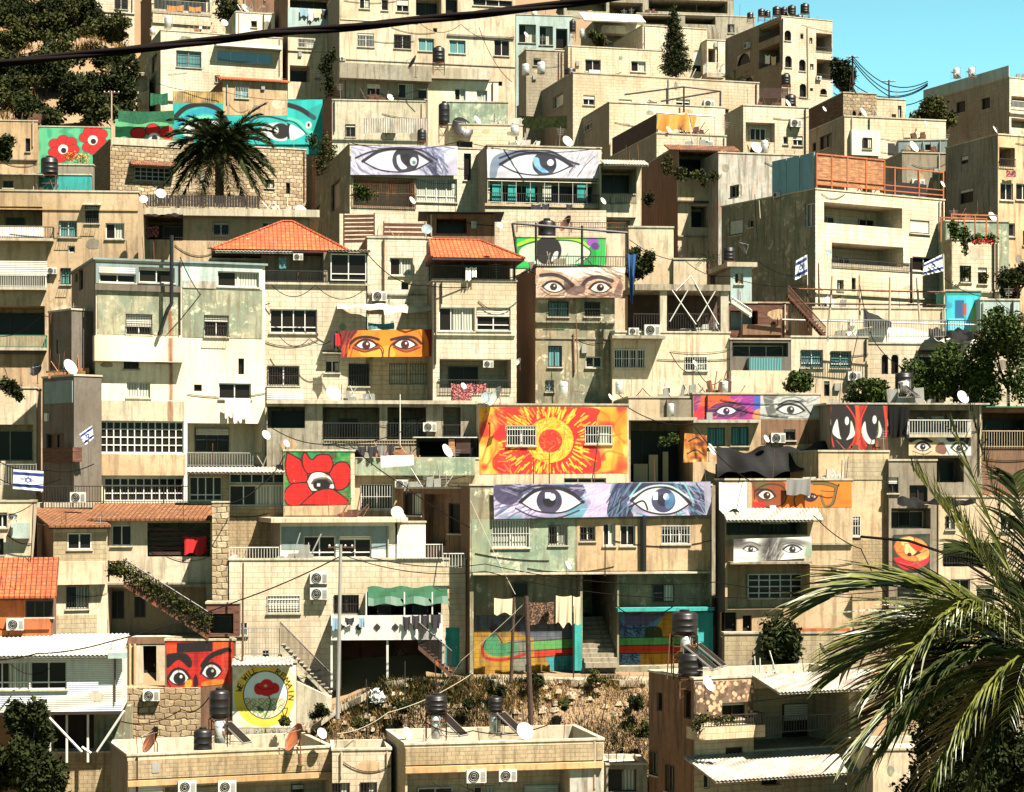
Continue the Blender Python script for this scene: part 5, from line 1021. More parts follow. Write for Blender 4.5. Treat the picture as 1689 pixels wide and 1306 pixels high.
for i, (x0, x1, yt) in enumerate(((1370, 1560, 538), (1560, 1612, 553))):   # barrel tents
 fc = fface(x0, 114.5, 3); o = empty('barrel_tent', fc.pt(0, (HY - 575) / F * 114.5), ['long white arched tent roof on the terrace above the arched house', 'small white arched tent roof at the right end of the terrace'][i], 'tent'); u1 = fc.uz(x1, HY)[0]; zc = fc.uz(x0, 572)[1]; h = fc.uz(x0, yt)[1] - zc; k = MB(); n = 16
 a = [fc.pt(u1 * (1 - math.cos(math.pi * j / n)) / 2, zc + h * math.sin(math.pi * j / n), .0) for j in range(n + 1)]; c = [p - fc.n * 2.5 for p in a]
 for j in range(n): k.quad(a[j], a[j + 1], c[j + 1], c[j])
 k.poly(a); k.build('canvas', 'wcl', o, smooth=False)

b = Bld('roof_shack', 'dark patched roof shack with loose boards on the mouldy terrace', 688, 722, 103.9, 4, 782, None, 758, M['ktarp'], par=0, slab=(.05, .2), cop='zinc', dep=2, ground=False, cat='shed'); b.log(692, 728, 735, 752, 1.0)
b.proud(740, 724, 750, 752, .12, M['woodp'], 'loose_board'); b.proud(752, 722, 776, 748, .1, M['woodd'], 'loose_board'); b.finish()
k = MB(); f = fface(628, 102.2, 4); k.hexa([f.pt(*f.uz(628, 772), 1.0), f.pt(*f.uz(682, 768), 1.0), f.pt(*f.uz(682, 752), 0), f.pt(*f.uz(628, 754), 0), f.pt(*f.uz(628, 770), 1.0), f.pt(*f.uz(682, 766), 1.0), f.pt(*f.uz(682, 750), 0), f.pt(*f.uz(628, 752), 0)]); tag(k.build('sheet_canopy', 'zinc'), 'tilted metal sheet canopy on bent struts above the white barred window', 'canopy')
# ======== big grey and stone house, right ========
b = B['g1'] = Bld('stone_apartment_house', 'large stone house with two deep recessed balconies and timber screened roof', 1345, 312, 124, 30, 1558, 1190, 500, M['stone2'], M['mould3'], par=.1)
g = b.log(1359, 338, 1488, 372, 1.6); b.inwin(g, 1362, 358, 1374, 372, '1 e'); b.inwin(g, 1415, 362, 1440, 374, '2 e'); b.inwin(g, 1468, 366, 1480, 380, '1 k'); g = b.log(1372, 404, 1490, 437, 1.6); b.inwin(g, 1380, 424, 1400, 437, '2 w')
b.win(1501, 363, 1533, 385, '2 w R9'); b.win(1505, 424, 1545, 447, '2 w'); b.rail(1372, 430, 1500, 445, .04, 'kf'); b.wins_([(1204, 305, 1219, 325, '2 e'), (1203, 363, 1225, 388, '1 e R9'), (1234, 362, 1243, 375, '1 e'), (1328, 335, 1356 - 12, 374, '2 w b s')], 'L')
zt = b.zt; k = MB(); z2 = b.F.uz(1345, 252)[1]
us = [b.F.uz(x, HY)[0] for x in (1347, 1372, 1398, 1429, 1459)]
for i in range(4): k.fbox(b.F, us[i] + .04, us[i + 1] - .04, zt + .35, z2 - .1, -.06, -.02)
k.build('plywood_screen', 'woodp', b.root); k = MB(); us += [b.F.uz(x, HY)[0] for x in (1476, 1516, 1556)]
for u in us: k.fbox(b.F, u - .04, u + .04, zt + .09, z2 - (.0 if u <= us[4] else .35), -.1, .02)
k.fbox(b.F, us[0], us[4], z2 - .08, z2, -.1, .03); k.fbox(b.F, us[4] + .05, us[-1], z2 - .45, z2 - .38, -.1, .03); k.fbox(b.F, us[0], us[-1], zt + .28, zt + .34, -.1, .03); k.fbox(b.F, us[0], us[-1], zt + .6, zt + .65, -.1, .03); k.build('roof_frame', 'orf', b.root)
k = MB(); ls = [b.L.uz(x, HY)[0] for x in (1273, 1297, 1319, 1343)]
for i in range(3): k.fbox(b.L, ls[i] + .03, ls[i + 1] - .03, zt + .1, z2 + .05, -.08, .0)
k.build('blue_sheet_screen', 'bluep', b.root); k = MB(); k.fbox(b.F, us[5] + .1, us[7] - .1, zt + .4, z2 - 1.0, -1.5, -1.4); k.build('roof_backing_sheet', 'dark', b.root); b.finish()  # thin near-black sheet standing behind the roof frame
b = B['g1b'] = Bld('stone_house_wing', 'stone corner wing with red pergola and hanging plants', 1570, 396, 122, 12, 1648, 1556, 520, M['stone2'], M['mould3'], par=.1, cat='house')
b.wins_([(1583, 438, 1602, 465, '2 k'), (1613, 441, 1628, 468, '2 k')]); zt = b.zt; k = MB(); z2 = b.F.uz(1570, 354)[1]
for u in (0, b.W / 2, b.W - .07):
 for o in (-.1, -1.6): k.fbox(b.F, u, u + .07, zt + .1, z2, o - .07, o)
k.fbox(b.F, 0, b.W, z2 + .001, z2 + .08, -.17, -.1); k.fbox(b.F, 0, b.W, z2 + .001, z2 + .08, -1.67, -1.6); k.build('pergola', 'orf', b.root); b.finish()
b = Bld('green_grey_house', 'greenish grey side house behind the pergola wing', 1560, 365, 127, 6, 1664, None, 520, M['mould2'], par=.1, dep=3); b.finish()
# ======== right edge ========
b = B['h7'] = Bld('plaster_house', 'grey plaster house at the right edge with balconies and satellite dishes', 1646, 222, 136, 22, 1730, 1560, 470, M['tan'], M['grey'], par=.2)
b.wins_([(1585, 257, 1597, 270, '1 k s'), (1583, 312, 1605, 335, '1 k s')], 'L'); b.log(1648, 243, 1674, 275, 1.0, fill=True); b.wins_([(1650, 302, 1671, 330, '2 w'), (1676, 303, 1700, 330, '2 w'), (1662, 368, 1674, 390, '1 w')]); b.rail(1648, 262, 1674, 275, .1); b.finish()
b = B['t7'] = Bld('top_right_house', 'long grey stone house on the right skyline with shade-tinted green parapet', 1665, 128, 178, 24, 1730, 1521, 240, M['stone2'], M['stone_grey_shade'], par=.2)
b.wins_([(1577, 167, 1592, 186, '1 k'), (1619, 161, 1633, 180, '1 k')], 'L'); b.proud(1523, 128, 1664, 146, .05, M['paleblue'], 'parapet_band', 'L'); b.log(1668, 160, 1720, 178, 1.2); b.rail(1668, 168, 1720, 180, .1, 'wf'); b.log(1668, 196, 1720, 212, 1.2); b.finish()  # teal band: tint of the shaded parapet put into its colour
b = B['t6b'] = Bld('green_shed', 'green tin shed below the skyline tree', 1482, 232, 148, -6, 1562, None, 290, M['bluegrey'], par=.05, dep=4); b.win(1526, 238, 1536, 248, '1 k'); b.finish()
b = Bld('concrete_house', 'shabby concrete house behind the timber screened roof', 1488, 252, 142, 8, 1568, None, 330, M['conc'], par=.1, dep=4); b.finish()
b = B['h8'] = Bld('bay_house', 'stone house with white bay window and grey shadowed side', 1393, 192, 156, 14, 1560, 1333, 290, M['stone2'], M['stone_grey_shade'], par=.1)
b.proud(1405, 214, 1452, 256, .35, M['white'], 'bay'); rc = b.F.off(.35).rect(1423, 227, 1438, 245); window(b.root, b.F.off(.35), rc, '2 k', -.03); b.wins_([(1352, 222, 1372, 245, '2 k'), (1340, 235, 1346, 250, '1 k')], 'L'); b.proud(1465, 236, 1476, 255, .03, M['kf'], 'ornament_grille'); b.finish()
b = B['rub'] = Bld('rubble_house', 'old rubble stone house with dark side under the skyline', 1391, 153, 172, 12, 1446, 1313, 240, M['rubble'], mat('rubble_shaded', (.20, .13, .08), 'rubble', dirt=.5), par=.1)  # side rubble is a shaded copy of the front stone
b.wins_([(1406, 183, 1412, 193, '1 k a s'), (1416, 185, 1421, 193, '1 k a s')]); b.finish()
b = Bld('stone_house', 'small pale stone house right of the rubble house on the skyline', 1446, 163, 176, 14, 1494, None, 250, M['stone2'], par=.1, dep=5); b.wins_([(1471, 188, 1478, 198, '1 k'), (1481, 174, 1487, 200, '1 k')]); b.finish()
b = B['t6'] = Bld('stone_house', 'stone house with deep window niche below the tower', 1226, 174, 158, 12, 1334, 1195, 290, M['stone2'], M['stone_grey_shade'], par=.1)
g = b.log(1230, 202, 1278, 234, .9); b.inwin(g, 1236, 212, 1262, 232, '3 w'); b.wins_([(1292, 225, 1300, 238, '1 w'), (1308, 224, 1324, 240, '2 w R4')]); b.finish()
b = Bld('flat_roof_shed', 'white flat roof strip with boilers above the big grey house', 1185, 252, 140, 12, 1345, None, 300, M['zincw'], par=.1, dep=4); b.finish()
# ======== tower ========
b = B['tw'] = Bld('apartment_tower', 'stone apartment tower on the skyline with arched windows and corner balconies', 1289, 27, 222, 22, 1373, 1168, 190, M['stone2'], M['stone_grey_shade'], par=.3)
AR = [(1294, 50, 1305, 67), (1295, 92, 1306, 111), (1318, 98, 1329, 117), (1272 + 20, 120, 1304, 140), (1319, 138, 1330, 160), (1353, 146, 1364, 156)]
for q in AR: b.win(*q, '1 k a', r=.3)
b.wins_([(1320, 55, 1325, 64, '1 k s'), (1335, 62, 1340, 72, '1 k s'), (1336, 105, 1342, 115, '1 k s'), (1336, 145, 1341, 150, '1 k s')])
b.log(1346, 55, 1372, 84, 2.2, fill=True); b.log(1347, 98, 1372, 130, 2.2, fill=True); b.rail(1346, 78, 1372, 86, .05, 'kf'); b.rail(1347, 122, 1372, 130, .05)
b.wins_([(1216, 88, 1237, 107, '1 k a'), (1226, 127, 1243, 145, '1 k a'), (1180, 92, 1190, 105, '1 k s')], 'L'); b.log(1252, 76, 1286, 108, 2.5, 'L', True); b.log(1252, 40, 1286, 64, 2.5, 'L', True); b.rail(1252, 54, 1286, 64, .05, k='L'); b.rail(1252, 98, 1286, 108, .05, k='L')
b.pipe([(1288 + 3, 30), (1290, 115)], .07, 'kf'); b.pipe([(1332, 45), (1333, 160)], .07, 'ef'); b.finish()
b = B['tp'] = Bld('concrete_house', 'unfinished grey concrete building left of the tower top', 1050, 22, 232, 8, 1245, None, 120, M['conc'], par=.1, dep=8)
g = b.log(1060, 26, 1110, 40, 2); g = b.log(1130, 24, 1180, 40, 2); b.finish()
b = Bld('roof_pergola_house', 'dark roofed terrace building on the very top edge', 930, -10, 240, 8, 1210, None, 100, M['conc'], par=.1, dep=8)
b.log(935, 2, 1000, 18, 3, fill=True); b.log(1005, 4, 1060, 30, 3, fill=True); b.log(1070, 0, 1200, 20, 3); b.finish()
# ======== upper middle ========
b = B['t1'] = Bld('green_grey_house', 'green grey rendered house with three tall dark windows', 851, 24, 200, 8, 944, None, 120, M['paleblue'], par=.1, dep=6)
for q in ((856, 40, 884, 70), (890, 43, 912, 74), (917, 47, 936, 80)): b.win(*q, '1 e', r=.4)
b.finish()
b = B['t2'] = Bld('stone_house', 'stone house with sheet roof, small white balcony and arched window', 979, 36, 194, 10, 1062, 958, 110, M['stone2'], M['stone_grey_shade'], par=.1)
b.balc(995, 42, 1034, 52, 1.2, solid=M['cream']); b.log(1000, 52, 1028, 75, 1.0); b.win(1039, 66, 1054, 80, '1 e a R7'); b.awn(955, 20, 1055, 34, 2.5, 'zinc'); b.finish()
b = B['t3c'] = Bld('stone_house', 'right hand stone house with arched window and baluster balcony behind the pine', 1060, 42, 186, 16, 1166, None, 170, M['stone2'], par=.1, dep=8)
b.win(1143, 83, 1159, 118, '1 e a R7'); b.finish()
b = B['t3d'] = Bld('balcony_tower', 'narrow stone balcony stack with white balusters right of the pine', 1166, 66, 186, 14, 1196, None, 200, M['stone2'], par=.1, dep=5)
b.log(1168, 80, 1180, 103, 1.0); b.balc(1166, 103, 1196, 120, 1.0, 'wf', th=.4); b.log(1168, 133, 1186, 150, 1.0); b.finish()
b = B['t3'] = Bld('stone_house', 'stepped stone house with two white framed windows left of the pine', 937, 76, 180, 14, 1096, 908, 160, M['stone'], M['stone_grey_shade'], par=.1)
b.wins_([(965, 98, 991, 118, '2 w'), (1041, 101, 1065, 118, '2 w')]); b.proud(972, 115, 990, 125, .2, M['wf'], 'air_unit'); b.finish()
b = B['t4'] = Bld('stone_house', 'broad stone house with blank lower wall and shaded side', 945, 120, 168, 16, 1252, 836, 225, M['stone'], M['stone_grey_shade'], par=.1)
b.wins_([(962, 157, 981, 173, '2 w R4'), (1021, 164, 1042, 176, '2 w R4'), (1067, 168, 1084, 180, '2 w'), (1115, 164, 1138, 180, '2 w R3')]); b.wins_([(912, 156, 929, 177, '1 e b'), (853, 171, 874, 188, '2 w')], 'L'); b.finish()
b = B['t5'] = Bld('stone_house', 'low stone house with small shaded side and terrace above the orange tarpaulin', 1005, 169, 161, 14, 1196, 943, 260, M['stone2'], M['stone_grey_shade'], par=.1); b.wins_([(965, 202, 977, 214, '2 w')], 'L'); b.finish()
b = B['ot'] = Bld('terrace_house', 'stone terrace house with the orange tarpaulin and dark side fence', 1083, 220, 150, 14, 1198, 985, 330, M['stone2'], M['stone_grey_shade'], par=.05)
b.finish(); k = MB(); zt = b.zt; f = b.F.off(-.1)
for x0, y0, x1, y1 in ((1084, 186, 1084, 219), (1133, 186, 1133, 219), (1180, 192, 1180, 222), (1084, 186, 1180, 192)): k.tube([f.pt(*f.uz(x0, y0)), f.pt(*f.uz(x1, y1))], .06, 5)
k.build('terrace_frame', 'wf', b.root); k = MB(); u0 = b.L.uz(1008, HY)[0]
n = int((b.dep - u0) / .22)
for i in range(n): u = u0 + (b.dep - u0) * i / n; k.fbox(b.L, u, u + .19, zt + .1, zt + 1.45, -.12, -.08)
k.build('side_fence', 'woodd', b.root)
b = B['pr'] = Bld('cream_house', 'narrow cream house with plant covered balcony and dark side', 1118, 240, 142, 10, 1190, 1056, 430, M['cream'], M['brown'], par=.1)
b.log(1120, 248, 1186, 293, 1.6, fill=True); b.proud(1118, 296, 1186, 331, .25, M['cream'], 'parapet'); b.proud(1118, 331, 1186, 334, .32, M['kf'], 'painted_shadow_strip'); b.log(1140, 340, 1186, 375, 1.0, fill=True); b.awn(1095, 238, 1210, 247, 1.6, 'rustm'); b.finish()  # dark strip paints the shadow line under the parapet
b = B['bw'] = Bld('broken_wall', 'pale broken plaster wall stub with jagged top', 1037, 375, 120, 5, 1111, None, 480, M['cream'], par=.02, dep=1.5, cat='wall'); b.finish()
b = Bld('low_wall', 'low stained plaster wall right of the broken stub', 1111, 428, 120, 4, 1166, None, 490, M['cream'], par=.02, dep=1.0, cat='wall'); b.finish()
b = B['e4'] = Bld('balcony_house', 'shaded balcony house with corrugated canopy right of the second eye cloth', 990, 272, 137, 8, 1058, None, 420, M['cream'], par=.1, dep=3)
g = b.log(992, 276, 1050, 318, 1.3, fill=True); b.rail(992, 318, 1050, 336, .05); b.awn(990, 263, 1062, 270, 1.6, 'zincw'); b.proud(992, 337, 1050, 358, .3, M['cream'], 'parapet'); b.log(996, 362, 1040, 385, .8); b.finish()
b = B['ew'] = Bld('eye_banner_house', 'stone house carrying the two big pale eye banners side by side', 577, 238, 139, 6, 992, 503, 420, M['stone2'], M['mould3'], par=.15)
g = b.log(583, 294, 684, 340, 1.4); b.win(686, 294, 754, 333, '4 w h1 c2'); b.rail(580, 293, 686, 343, .04, 'rustm', sp=.12); b.win(765, 253, 777, 297, '1 k')
b.rail(580, 318, 686, 343, .06, 'rustm', sp=.12)
k = MB(); f = b.F; u0 = f.uz(803, HY)[0]; u1 = f.uz(990, HY)[0]; z0 = f.uz(803, 372)[1]; k.fbox(f, u0, u1, f.uz(803, 335)[1], b.zt, .004, .22) if 0 else None
b.wins_([(546, 300, 560, 345, '1 k s'), (520, 340, 528, 365, '1 k s')], 'L'); b.finish()
b = B['ew2'] = Bld('eye_banner_house_wing', 'projecting stone wing behind the right hand eye banner', 804, 240, 136.5, 8, 992, 776, 420, M['stone2'], M['stone_grey_shade'], par=.1, cat='house')
g = b.log(808, 296, 986, 334, 1.0, fill=True)
for x in (812, 838, 868, 895, 952): b.proud(x, 304, x + 14, 330, .1, M[('curt', 'teal', 'curt', 'teal', 'teal')[(x // 7) % 5]], 'shutter_leaf')
b.rail(803, 300, 990, 337, .25, 'wf', sp=.85); b.rail(803, 320, 990, 337, .2, 'kf'); b.proud(800, 337, 992, 341, .35, M['stone'], 'ledge'); b.finish()
b = B['et'] = Bld('roof_room', 'stepped stone roof parapet above the eye banner house', 740, 205, 146, 6, 862, None, 300, M['stone2'], par=.1, dep=4); b.finish()
b = Bld('roof_room', 'grey rooftop wall behind the white corrugated fence', 548, 165, 160, 6, 702, None, 260, M['concl'], par=.05, dep=3); b.finish()
b = Bld('concrete_wall', 'mouldy concrete wall below the white house', 738, 168, 162, 4, 838, None, 250, M['mould2'], par=.03, dep=1, cat='wall'); b.finish()
b = B['a8'] = Bld('grey_house', 'grey house with heavy overhanging concrete parapet', 563, 130, 164, 8, 706, 476, 200, M['grey'], M['brown'], par=.02)
b.proud(560, 106, 712, 131, 1.0, M['conc'], 'parapet_slab', back=-.3); b.wins_([(605, 138, 628, 157, '1 w'), (657, 138, 682, 162, '1 w'), (716 - 26, 145, 704, 163, '1 k')]); b.finish()
b = B['a9'] = Bld('white_house', 'white plaster house with two pale curtained windows', 706, 132, 166, 8, 822, None, 200, M['white'], par=.02, dep=4)
b.proud(712, 112, 808, 130, .4, M['concl'], 'parapet_slab', back=-.3); b.wins_([(750, 146, 768, 165, '2 w c'), (786, 149, 804, 167, '2 w c2')]); b.finish()
b = B['a7'] = Bld('plaster_apartment_house', 'large cream plaster block with a row of five small windows', 560, -20, 182, 5, 850, 540, 180, M['cream'], M['grey'], par=.3)
b.wins_([(593, -5, 610, 14, '2 w'), (629, -5, 640, 17, '1 w'), (654, -2, 674, 19, '2 w'), (590, 54, 617, 77, '2 w gw'), (650, 57, 678, 80, '2 w g'), (690, 63, 716, 84, '2 w cb'), (741, 66, 768, 88, '2 w cb'), (815, 66, 840, 92, '2 w')])
b.log(686, -5, 728, 26, 1.0, fill=True); b.win(735, -10, 755, 24, '1 k a', r=.5); b.win(780, -10, 845, 10, '3 w'); b.proud(562, 33, 690, 35, .05, M['white'], 'band'); b.proud(738, 58, 848, 61, .12, M['grey'], 'ledge'); b.finish()
b = B['a6'] = Bld('balcony_house', 'cream house with laundry hung from its top balcony', 475, -30, 188, 6, 548, 452, 150, M['cream'], M['brown'], par=.2)
b.log(478, -10, 548, 14, 1.5, fill=True); b.proud(475, 14, 548, 48, .35, M['paleblue'], 'balcony_parapet'); b.log(485, 20, 545, 21, .1) if 0 else None; b.win(492, 64, 519, 78, '2 w gw'); b.log(478, 108, 512, 135, 1.0, fill=True); b.finish()
b = B['a4'] = Bld('stone_house', 'large pale stone house with shaded side and long four pane window', 265, 50, 184, 10, 466, 225, 180, M['stone2'], M['mould2'], par=.2)
b.wins_([(291, 84, 332, 111, '2 w g cb'), (358, 85, 448, 104, '4 w b')]); b.proud(357, 72, 466, 78, .8, M['wf'], 'slab'); b.wins_([(250, 90, 259, 119, '1 k s')], 'L'); b.log(228 + 56, 147, 310, 152, .2) if 0 else None; b.finish()
b = Bld('stone_house', 'low stone wing left of the large pale stone house', 205, 120, 186, 10, 246, None, 190, M['concl'], par=.1, dep=4); b.log(224, 92 + 32, 242, 150, .8); b.finish()
b = B['a5'] = Bld('tiled_roof_house', 'small tan rooftop room with thin orange tiled roof', 367, 131, 170, 8, 474, 348, 190, M['tan'], M['brown'], par=.0, slab=(.05, .1)); b.win(388, 142, 410, 162, '2 w gw cb')
z = b.zt; mono(b.root, b.F, -.3, b.W + .2, -1.6, .3, z + .55, z + .08, 'tile', 'roof_tiles'); b.finish()
b = B['a3'] = Bld('white_house', 'small white cube house with shaded side behind the cable', 389, 20, 192, 8, 453, 372, 90, M['white'], M['mould2'], par=.1); b.win(414, 34, 424, 45, '1 e'); b.finish()  # mouldy green side stands in for the white wall's shaded tint
b = B['a2'] = Bld('balcony_house', 'pale house with orange cushions on its railed balcony', 250, -20, 206, 6, 350, 232, 110, M['stone2'], M['brown'], par=.1)
b.log(254, -10, 346, 17, 1.2, fill=True); b.rail(252, 2, 348, 24, .2, 'steel'); b.proud(252, 20, 348, 40, .15, M['stone'], 'parapet'); b.finish()
b = B['a1'] = Bld('stone_house', 'pale stone house above the hillside bushes at top left', 158, -30, 216, 10, 222, 122, 110, M['stone2'], M['brown'], par=.1); b.win(189, -8, 211, 15, '2 w g'); b.finish()
b = Bld('stone_house', 'pale stone house end on the top edge behind the wall plants', 340, -30, 208, 8, 376, None, 60, M['stone2'], par=.1, dep=4); b.finish()
b = Bld('brown_house', 'dark brown house behind the small white cube house', 400, -30, 205, 6, 470, None, 80, M['brown'], par=.1, dep=4); b.finish()
# ======== murals' garden walls and the old rubble house ========
b = B['mw1'] = Bld('painted_wall', 'long garden wall painted with turquoise eyes and a red poppy', 190, 200, 164, 5, 532, None, 250, M['teal'], par=.02, dep=.5, cat='wall', ground=False); b.zt0 = b.zt; b.finish()
b = B['mw2'] = Bld('painted_wall', 'green garden wall painted with two red poppies', 64, 209, 158, 5, 182, None, 300, M['greenp'], par=.02, dep=.5, cat='wall'); b.finish()
b = Bld('plaster_house', 'tan shaded house at the left edge below the hillside', -60, 198, 162, 6, 62, None, 300, M['tan'], par=.1, dep=5); b.wins_([(42, 228, 50, 250, '1 k')]); b.finish()
b = B['old'] = Bld('rubble_house', 'old rubble stone house with white barred window beside the date palm', 182, 230, 150, 12, 505, 153, 350, M['rubble'], mat('rubble_brown_shaded', (.22, .15, .10), 'rubble', dirt=.5), par=.1)  # left side takes a darker copy of the rubble, its shade painted in
b.proud(183, 229, 300, 241, .05, M['concl'], 'parapet_band'); b.win(222, 276, 282, 298, '6 w h2'); b.awn(214, 264, 290, 272, .7, 'rustm'); b.win(437, 296, 452, 310, '2 k'); b.finish()
b = B['low'] = Bld('low_house', 'low dark roofed house with black water tank at left', -60, 288, 140, 5, 62, None, 330, M['tan'], par=0, slab=(.06, .4), cop='zincw', dep=5); b.wins_([(5, 298, 22, 310, '2 k')]); b.finish()
b = Bld('concrete_wall', 'plain concrete wall piece below the two poppies', 95, 272, 144, 4, 154, None, 330, M['conc'], par=.02, dep=.6, cat='wall'); b.finish()
b = Bld('painted_wall', 'turquoise painted wall strip behind the black tank', 56, 288, 141.5, 4, 150, None, 330, M['teal'], par=.02, dep=.5, cat='wall'); b.finish()
# filler walls between rows
b = Bld('roof_shed', 'brown rooftop shed with dark sheet roof above the second orange roof', 705, 352, 116, 3, 816, None, 395, M['brown'], par=0, slab=(.05, .5), cop='ktarp', dep=3); b.log(720, 360, 770, 385, 1.0, fill=True); b.finish()
b = Bld('eye_wall', 'low wall painted with the green cartoon eye', 852, 391, 118, 5, 999, None, 442, M['greenp'], par=.02, dep=.6, cat='wall', ground=False); B['gw'] = b; b.finish()
for nm, lb, x0, yt, x1, yb, d, m in (('stone_wall', 'pale stone wall below the twin eye banners', 800, 345, 1000, 440, 132, 'stone2'), ('stone_wall', 'stone wall strip under the first eye banner balcony', 560, 352, 760, 420, 131, 'stone2'), ('terrace_wall', 'rubble wall top with planting below the tower', 1170, 157, 1252, 200, 176, 'rubble'),
 ('stone_wall', 'shaded wall below the gallery house in the middle', 1030, 800, 1190, 860, 102, 'conc')):
 wallpiece(nm, lb, x0, yt, x1, yb, d, 4, M[m], .5)
b = Bld('pale_house', 'pale low house with white fence at the lower right behind the palm', 1440, 1238, 84, 6, 1740, None, 1330, M['cream'], par=.2, dep=4); b.wins_([(1500, 1262, 1530, 1296, '2 w'), (1600, 1262, 1640, 1296, '2 w g')]); b.finish()
b = Bld('rubble_wall', 'reddish rubble wall behind the drooping palm fronds', 1470, 1135, 90, 8, 1740, None, 1250, M['rubble'], par=.02, dep=.6, cat='wall'); b.finish()

b = Bld('stone_house', 'small grey stone roof block with two boilers left of the stepped houses', 868, 82, 176, 12, 930, None, 150, M['stone_grey_shade'], par=.1, dep=3); b.win(880, 96, 892, 108, '1 k'); b.finish()
# ======== murals and painted cloths ========
def ZZ(ox, oy): return lambda *p: [(ox + p[i] / 3.839, oy + p[i + 1] / 3.839) for i in range(0, len(p), 2)]
s = 1 / 3.839
def corners(z, *p): return z(*p)
# --- violet eyes banner
z = ZZ(840, 640); c = Cv((814, 799), (1172, 794), (1174, 849), (815, 856), 'b4a6c4')
c.noise(22, 9, .8, '8d86a2', .45); c.noise(14, 14, .7, '5d8f9c', .6)
c.strokes(70, 815, 800, 880, 856, -.6, 34, 2.2, ['2a2440', '4a4464', '8a84a4', 'e6e0ec'], .5)
c.poly([(816, 801), (870, 800), (950, 800), (965, 808), (950, 822), (905, 806), (870, 812), (845, 832), (820, 826)], '38324e', al=.85)
c.strokes(60, 830, 800, 960, 812, .1, 26, 2, ['1e1830', '6f6a8a', 'a9a2bc'], .6); c.poly([(940, 840), (962, 818), (968, 850), (935, 856)], '4a90a0', al=.7)
c.eye(910, 828, 104, 40, 'ddd8d8', '38324a', '16101e', 3.4, .0, 21, (-4, -2), '120e1c'); c.rect(899, 812, 909, 822, 'e0dce6')
c.line([(850, 838), (880, 852), (920, 854), (955, 842)], 2.4, '2a2440'); c.line([(858, 812), (880, 802), (915, 803), (960, 824)], 3, '241e34')
c.poly([(962, 798), (1010, 798), (1002, 820), (1004, 854), (958, 856), (975, 830)], 'c6b4d6', False, .9); c.strokes(40, 964, 800, 1006, 852, -.7, 20, 1.4, ['a08cb8', 'ded0ea'], .5)
c.poly([(1018, 797), (1045, 796), (1120, 798), (1160, 812), (1165, 848), (1140, 852), (1128, 820), (1090, 806), (1050, 812), (1034, 830), (1044, 853), (1004, 853), (1006, 820)], '2a2c48', al=.95)
c.strokes(60, 1006, 800, 1040, 852, -1.1, 24, 1.8, ['10101e', '4a5880', '6a8aa0'], .7); c.strokes(70, 1110, 798, 1166, 850, .8, 26, 2, ['14182c', '3f7a88', '8a94b0', 'b6a8cc'], .7)
c.eye(1090, 828, 98, 44, 'e0dcda', '3a3c5a', '14101c', 3.4, .05, 20, (4, -3), '15142a', lid='7fb6b8'); c.ell(1105, 826, 8, 14, '4a7ca8', .3, .7); c.rect(1077, 811, 1085, 824, 'eceaf0')
c.line([(1038, 836), (1060, 826), (1068, 840)], 3, '14101c'); c.line([(1050, 846), (1090, 855), (1130, 846)], 2, '3a8a90'); c.line([(1045, 818), (1070, 803), (1105, 802), (1135, 820)], 3, 'bcd2d2'); c.poly([(1160, 796), (1173, 796), (1174, 849), (1164, 850)], '9f9aae', False, .9)
art('eye_banner', c, B['s1'].F, .22, .03, None, 'long violet grey cloth with two eyes hung along the green and tan house')
# --- sunburst
c = Cv((790, 671), (1034, 671), (1035, 780), (791, 782), 'f0a030'); c.noise(10, 30, .8, 'd87818', .5); c.noise(12, 24, .7, 'f8d070', .55)
for pts in ([(795, 690), (815, 700), (818, 740), (800, 772)], [(985, 675), (1005, 690), (998, 720), (1025, 715)], [(985, 775), (1000, 745), (1028, 750)], [(1030, 680), (1012, 705), (1030, 730)], [(800, 680), (806, 720), (795, 760)]): c.line(pts, 3, 'c86818', .7)
c.poly([(826, 672), (975, 672), (985, 690), (975, 725), (990, 750), (975, 781), (835, 781), (812, 760), (830, 735), (812, 720), (826, 700)], 'd42a18'); c.noise(14, 14, .7, 'a81420', .5)
for i in range(230):
 a = c.rs.uniform(0, 6.283); r0 = c.rs.uniform(37, 66); l = c.rs.uniform(7, 15); x, y = 907 + math.cos(a) * r0 * 1.12, 726 + math.sin(a) * r0 * .95; bnd = .18 * c.rs.normal()
 if 826 < x < 985: c.line([(x, y), (x + math.cos(a + bnd) * l, y + math.sin(a + bnd) * l)], c.rs.uniform(1.4, 2.6), ['f2b428', 'f6cc40', 'f08c20'][c.rs.randint(3)], .95, False)
for q in ((790, 671, 840, 700), (815, 745, 850, 782)): c.strokes(20, *q, .7, 18, 1.8, ['e8502a', 'f2a040'], .6)
c.ell(907, 726, 39, 37, 'eea42a')
for i in range(150):
 a = c.rs.uniform(0, 6.283); r0 = c.rs.uniform(20, 37); x, y = 907 + math.cos(a) * r0, 726 + math.sin(a) * r0; aa = a + 1.2 + c.rs.normal() * .5
 c.line([(x, y), (x + math.cos(aa) * 6, y + math.sin(aa) * 6)], 1.3, ['f8d868', 'd87018', 'f4bc38'][c.rs.randint(3)], .9, False)
c.ell(908, 727, 19.5, 19, 'e02c1c'); c.strokes(60, 892, 711, 924, 743, .8, 8, 1.2, ['f05a30', 'b81418', 'f0882a'], .7, 1.2)
sunc = c; keep = c
